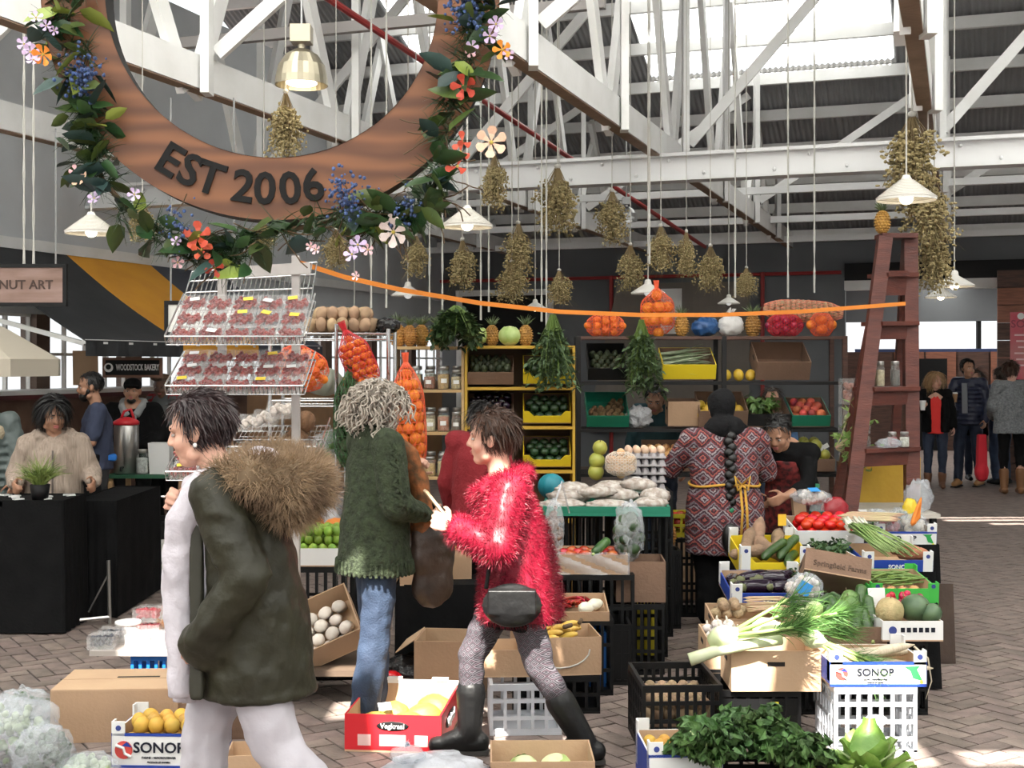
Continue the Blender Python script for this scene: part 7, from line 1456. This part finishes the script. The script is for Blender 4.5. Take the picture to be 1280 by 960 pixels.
for i, (dx, dy, dz, e) in enumerate(((-.11, -.10, .09, (0, -.9, 1.4)), (-.05, .0, .12, (0, -.5, 1.8)), (.02, -.12, .09, (0, -.9, 1.2)), (.07, -.12, .08, (0, -.8, 1.7)), (.06, .05, .13, (0, -.4, 1.4)), (-.1, .1, .12, (0, -.3, .8)), (.12, .0, .11, (0, -.9, 1.6)), (.10, .12, .14, (0, -.7, 1.2)), (0, .13, .12, (0, -.2, 2.0)))): fruit('marrow', m @ V(dx, dy, dz), 1.05, e, 'dark green courgette in the cardboard box', 'courgettes in the cardboard box')
for dx, dy in ((-.04, -.05), (.04, .1), (.02, .01)): fruit('round_marrow', m @ V(dx, dy, .14), 1.0, None, 'round green marrow among the courgettes', 'round marrows')
m = TR((X(1128, 6.5), 6.52, .378)); o = carton('white printed box of melons and radishes', m, .30, .38, .10, card_w, kraft_i, name='produce_box', holes=False); [obj('print_bar', MB().bx(-.06 + i * .03, -.04 + i * .03, -.1925, -.19, .045, .068), M('slate_ink', (.018, .020, .03)), o) for i in range(6)]; obj('round_mark', MB().lathe([(.02, 0), (.02, .002)], 14, (-.10, -.192, .055), Euler((math.pi / 2, 0, 0)).to_matrix()), ink_b, o)
fruit('cantaloupe', m @ V(-.085, -.09, .13), .9, (.2, 0, 0), 'netted tan melon next to the courgettes'); fruit('watermelon', m @ V(.05, -.06, .14), .8, (1.2, 0, .5), 'striped green watermelon in the white printed box'); fruit('watermelon', m @ V(.115, -.11, .12), .5, (.8, 0, .8), 'small round watermelon at the right corner')
for i in range(34): fruit('radish', m @ V(rnd(-.05, .12), rnd(.05, .16), rnd(.10, .18)), 1.1, None, 'bright red radish behind the melons', 'radishes behind the melons', i % 3 > 0)
obj('price_card', MB().box((0, 0, .05), (.09, .003, .10), (-.2, 0, .1)), card_w, label='white card sign left of the radishes', cat='card', loc=m @ V(-.09, .12, .11))
# front row
crate('white slatted plastic crate at the front right corner', TR((X(1087, 5.8), 5.88, 0)), .37, .36, .31, white_p, 7, mid=3, plate=True); m = TR((X(1090, 5.8), 5.88, .313)); sonop('white SONOP box of long white radishes on the white crate', m, .43, .36, .11)
for i, (dx, dy, dz, e) in enumerate(((.02, -.05, .115, (0, -.16, .25)), (.02, .06, .09, (0, -.05, .05)), (.0, .0, .06, (0, 0, -.1)), (.05, -.12, .07, (0, .0, -.05)))): fruit('daikon', m @ V(dx, dy, dz), 1.0, e, 'long white radish lying in the SONOP box', 'white radishes')
obj('root_tail', MB().tube([m @ V(.2, -.05, .15), m @ V(.26, -.06, .10), m @ V(.27, -.08, 0), m @ V(.24, -.09, -.08)], [.006, .004, .003, .001], 5), M('daikon_skin', (.62, .54, .41)), label='thin root tail hanging off the end of the white radish', cat='root')
crate('black plastic crate with yellow print under the fennel box', TR((X(945, 6.0), 6.05, 0)), .37, .34, .25, black_p, 6, solid_low=.85); lettering('DNESO', .05, M('yellow_ink', (.8, .55, .05)), bpy.data.objects['plastic_crate.%03d' % (sum(1 for q in bpy.data.objects if q.name.startswith('plastic_crate')) - 1)], (.06, -.178, .12), rot=(math.pi / 2, math.pi / 2, 0))
m = TR((X(962, 6.0), 6.0, .253)); carton('cardboard box with fennel laid across its top', m, .41, .30, .185, kraft_i, kraft_i, holes='front'); wfen = M('fennel_white', (.66, .70, .50), .45, (.52, .60, .32), 9)
def fennel(label, m, s=1.0):
    o = thing('fennel', label, 'fennel', m.to_translation(), 0, 'fennel bulbs', m.to_euler()); o.scale = (s,) * 3
    obj('bulb', MB().lathe([(.001, -.05), (.03, -.045), (.05, -.01), (.045, .03), (.028, .06), (.02, .08)], 16, wob=lambda a, z: 1 + .08 * math.cos(3 * a)), wfen, o, True)
    st_ = MB(); fr = MB()
    for i in range(6):
        e = V(rnd(-.07, .07), rnd(-.07, .07), .30); st_.tube([V(e.x * .1, e.y * .1, .05), e * .6, e], [.012, .008, .006], 6); blades([e * rnd(.7, 1.1) for _ in range(60)], [(rnd(-.6, .6), rnd(-.6, .6), 1) for _ in range(60)], .13, .004, .6, 4, .3, 0, mb=fr)
    obj('stalk', st_, M('fennel_stalk', (.28, .40, .12), .5), o, True); obj('fronds', fr, M('fennel_frond', (.05, .13, .025), .6, (.09, .2, .04), 9), o, kind='stuff')
fennel('pale fennel bulb pointing at the aisle on the left of its box', TR((X(900, 5.85), 5.83, .50), 0, .35, 1.15), 1.15); fennel('fennel bulb with feathery leaves laid along the box top', TR((X(955, 5.9), 5.90, .53), -.1, .1, 1.5), 1.1); fennel('fennel drooping over the right edge of its box', TR((X(1015, 5.85), 5.86, .50), 0, .25, 2.0), .9)
lk = obj('leek', MB().tube([V(-.22, 0, -.04), V(-.1, 0, 0), V(.05, 0, .03), V(.2, .03, .05)], [.03, .026, .024, .03], 10), wfen, None, True, label='thick white leek lying across the front of the fennel box', cat='leek'); lk.location = (X(925, 5.75), 5.8, .45)
cr = TR((X(848, 5.75), 5.92, 0), .05, -.0); crate('open black slatted crate of knobbly roots beside the aisle', cr, .36, .46, .32, black_p, 9, mid=3); pile('baby_potato', TR((X(848, 5.75), 5.92, .14)), .32, .40, 'knobbly brown root in the open black crate', 'roots in the black crate', 2, 1.0); obj('false_floor', MB().bx(-.16, .16, -.21, .21, 0, .006), kraft_d, label='cardboard sheet under the knobbly roots', cat='cardboard', loc=(X(848, 5.75), 5.92, .13))
m = TR((X(846, 5.4), 5.36, .0), .05); sonop('blue sided SONOP box of small yellow fruit at the bottom edge', m, .30, .36, .17, False); pile('quince', m @ TR((0, -.03, .06)), .28, .30, 'small yellow fruit in the bottom edge box', 'yellow fruit in the bottom edge box', 2, .85)
# kale and lettuce heaps
def kale(label, loc, n, ln, mat, name='kale', s=1.0, curly=True, seed=1):
    o = thing(name, label, name, loc); st_ = MB()
    for i in range(n):
        a = i * 2.4; el = .35 + .9 * (i / n); d = V(math.cos(a) * math.cos(el), math.sin(a) * math.cos(el), math.sin(el)); up_ = V(0, 0, 1); sd = d.cross(up_).normalized(); nn = sd.cross(d); L = ln * rnd(.8, 1.1); nu, nv = (26, 12) if curly else (8, 10)
        def fn(u, v):
            w = L * (.42 if curly else .30) * math.sin(min(1, v * 1.05 + .03) * 3.0) ** .6; e = abs(2 * u - 1); r = (.11 * L * e * math.sin(u * 47 + v * 23 + i) + .10 * L * e * math.sin(v * 39 + i + 6 * u)) if curly else .03 * L * math.sin(v * 9 + i) * e
            return d * L * v + sd * (2 * u - 1) * w + nn * (r + .25 * L * e * e * .5 - .35 * L * v * v * (.3 if not curly else .8))
        obj('leaf', MB().grid(fn, nu, nv), mat, o, True); st_.tube([V(0, 0, 0), d * L * .5 - nn * .05 * L, d * L * .9 - nn * .25 * L], [.008, .006, .002], 5)
    obj('ribs', st_, M('pale_rib', (.34, .42, .2), .5), o, True); return o
kal = M('kale_leaf', (.03, .08, .018), .55, (.075, .16, .035), 16, .5, 60, vary=.2); lett = M('lettuce_leaf', (.13, .25, .04), .45, (.24, .36, .08), 10, .3, 30, vary=.2)
crate('black crate under the kale at the bottom edge', TR((X(938, 5.2), 5.25, 0)), .66, .34, .10, black_p, 10)
for px, Y, z, l_ in ((882, 5.2, .14, 'left'), (938, 5.3, .17, 'middle'), (988, 5.2, .12, 'right')): kale('curly dark green kale head, %s one of the bottom heap' % l_, (X(px, Y), Y, z), 24, .185, kal)
kale('light green lettuce head with upright leaves by the white crate', (X(1090, 5.25), 5.3, .02), 12, .24, lett, 'lettuce', 1, False); kale('smaller light green lettuce at the bottom edge', (X(1050, 5.2), 5.2, .02), 10, .16, lett, 'lettuce', 1, False)
wb_ = obj('dark_board', MB().box((0, 0, .23), (.15, .03, .46), (-.1, 0, 0)), M('walnut_board', (.06, .035, .022), .6, (.04, .022, .015), 5, .2, 30), label='dark wooden board standing at the right end of the stall', cat='board'); wb_.location = (X(1176, 7.5), 7.5, 0)
# ================================================================ foreground
m = TR((X(503, 5.95), 6.04, 0), -.10); o = carton('red printed box of yellow melons on the paving', m, .44, .56, .17, box_red, kraft_i, posts=None, name='melon_box', holes=False, hb=.19, t=.009)
rim = MB().bx(-.22, .22, .27, .284, .175, .192); rim.bx(-.14, -.06, .265, .29, .19, .205); rim.bx(.09, .17, .265, .29, .19, .205); obj('white_rim', rim, card_w, o)
obj('oval_badge', MB().ell((0, 0, 0), (.075, .003, .022), 20, 6).xf(Matrix.Translation((0, -.282, .12))), black_paint, o, True); lettering('Vegkraal', .032, card_w, o, (0, -.287, .12), bold=0)
obj('side_badge', MB().ell((0, 0, 0), (.003, .14, .035), 20, 6).xf(Matrix.Translation((.222, .0, .09))), black_paint, o, True); lettering('Vegkraal', .06, card_w, o, (.227, 0, .09), rot=(math.pi / 2, 0, math.pi / 2), bold=.015)
for x, w_ in ((-.13, .06), (0, .12), (.13, .06)): obj('print_block', MB().bx(x - w_ / 2, x + w_ / 2, -.2825, -.28, .03, .08), M('pink_print', (.62, .40, .38), .6), o)
for dx, dy, dz, e in ((-.04, -.05, .09, (1.3, 0, .5)), (.10, -.06, .09, (1.4, 0, 1.9)), (-.10, -.18, .08, (1.5, 0, 1.4)), (.05, -.19, .08, (1.5, 0, 1.7)), (.13, .10, .09, (1.5, 0, .9))): fruit('melon', m @ V(dx, dy, dz), .98, e, 'ribbed yellow melon in the red printed box', 'melons in the red box')
obj('price_card', MB().box((0, 0, 0), (.06, .04, .002), (.8, 0, .4)), card_w, label='small white price card among the yellow melons', cat='card', loc=m @ V(-.06, -.16, .175))
# left: closed carton, berries on a plank, SONOP box, roots, bags
cb = thing('closed_carton', 'large closed cardboard carton on the paving at the left', 'box', (X(142, 5.95), 6.12, 0), .06); obj('body', MB().bx(-.29, .29, -.2, .2, 0, .24), kraft_o, cb); obj('flap', MB().bx(-.29, .29, -.2, -.004, .24, .246), kraft_i, cb); obj('flap', MB().bx(-.29, .29, .004, .2, .24, .246), kraft_i, cb); obj('slot', MB().bx(-.04, .16, .02, .04, .246, .2475), M('hole_dark', (.012, .008, .006)), cb); obj('paper_label', MB().bx(.29, .292, -.1, .02, .09, .17), card_w, cb)
crate('blue plastic crate under the plank of berries', TR((X(208, 6.6), 6.75, 0)), .34, .40, .262, blue_p, 8, mid=2)
pk_ = obj('plank', MB().bx(-.36, .32, -.24, .36, 0, .025), M('white_plank', (.40, .36, .33), .6, (.34, .30, .27), 5), label='pale plank of berry tubs resting on the blue crate', cat='plank'); pk_.location = (X(206, 6.6), 6.75, .264)
pz = .290; bk = M('blueberry', (.012, .014, .03), .4); rs = M('raspberry', (.42, .015, .03), .5); pi_ = M('pink_fruit', (.66, .28, .24), .5); orr = M('orange_slices', (.75, .3, .04), .5); gg = M('green_grape', (.42, .5, .25), .4)
for i, (px, Y, mt_, kk, l_, dz) in enumerate(((128, 6.6, bk, 'bl', 'clear tub of dark blueberries at the left end of the plank', 0), (142, 6.75, bk, 'bl', 'second clear tub of blueberries behind the first', 0), (178, 6.6, pi_, 'pi', 'clear tub of pink fruit in the sunlight', 0), (196, 6.62, pi_, 'pi', 'clear tub of pink fruit beside the white trousers', .0), (186, 6.9, rs, 'ra', 'clear tub of red berries, lower of the back stack', 0), (186, 6.9, rs, 'ra', 'clear tub of red berries, upper of the back stack', .08), (205, 7.0, orr, 'or', 'clear tub of orange slices behind the red berries', .0), (218, 7.02, rs, 'ra', 'clear tub of red berries nearest the easel', .08), (222, 6.7, gg, 'gr', 'clear tub of pale green grapes beside the white trousers', 0), (218, 7.02, orr, 'or', 'clear tub of orange slices under the red berries', 0))):
    punnet(l_, TR((X(px, Y), Y, pz + dz), rnd(-.15, .15)), .13, .12, .065, mt_, None, kk, .013, 60)
pt = thing('round_tub', 'round white lidded tub on the plank behind the blueberries', 'tub', (X(160, 6.7), 6.7, pz)); obj('tub', MB().lathe([(.055, 0), (.062, .1)], 18), clear_b, pt, True); obj('lid', MB().lathe([(.066, .1), (.066, .115), (.055, .118), (.001, .116)], 18), card_w, pt, True)
m = TR((X(205, 5.55), 5.70, 0), -.04); o = sonop('blue and white SONOP box of yellow fruit at the bottom left', m, .44, .32, .15, True); pile('quince', m @ TR((0, 0, .06)), .40, .28, 'yellow fruit in the bottom left SONOP box', 'yellow fruit in the bottom left box', 2, .95)
m = TR((X(278, 6.05), 6.10, 0), .05); carton('dark brown crate of parsnips behind the white trousers', m, .40, .28, .17, kraft_d, kraft_d); 
for i in range(16): fruit('parsnip', m @ V(rnd(-.15, .15), rnd(-.1, .1), .14 + rnd(0, .06)), 1.05, (rnd(-.1, .1), rnd(-.15, .15), rnd(-.4, .4) + (3.1 if i % 2 else 0)), 'cream parsnip heaped in the dark brown crate', 'parsnips in the dark crate')
for i in range(5): fruit('washed_potato', m @ V(rnd(-.15, .15), rnd(-.1, .1), .19), 1.1, None, 'pale round turnip among the parsnips', 'turnips among the parsnips')
carton('small open carton beside the bottom left SONOP box', TR((X(312, 5.55), 5.60, 0), .1), .2, .22, .07, kraft_i)
for px, Y, r, l_ in ((8, 5.55, (.22, .2, .15), 'large clear bag of produce at the bottom left corner'), (55, 5.35, (.13, .13, .12), 'clear knotted bag of herbs beside the corner bag'), (30, 5.95, (.16, .12, .12), 'clear bag of greens behind the corner bags'), (108, 5.35, (.13, .12, .06), 'flat clear bag in front of the closed carton')):
    plastic_bag(l_, (X(px, Y), Y, 0), r, film_s, noise=.16, fill=(leaf_d if px in (55, 30) else M('pale_greens', (.30, .36, .22), .6), 90, .017))
m = TR((X(677, 5.2), 5.28, 0), .02); carton('low cardboard box of pale cabbages at the bottom edge', m, .42, .30, .155, kraft_o); pile('white_cabbage', m, .38, .26, 'pale cabbage in the bottom edge cardboard box', 'cabbages in the bottom box', 1, .75)
plastic_bag('pale grey plastic sheet bag at the bottom edge below the melons', (X(545, 5.25), 5.25, 0), (.22, .15, .075), M('grey_film', (.45, .46, .50), .3, (.36, .37, .4), 9, .5, 20), noise=.16); plastic_bag('clear knotted bag of herbs on the grey plastic sheet', (X(508, 5.15), 5.2, .13), (.07, .06, .035), film_s, noise=.15, knot=True)
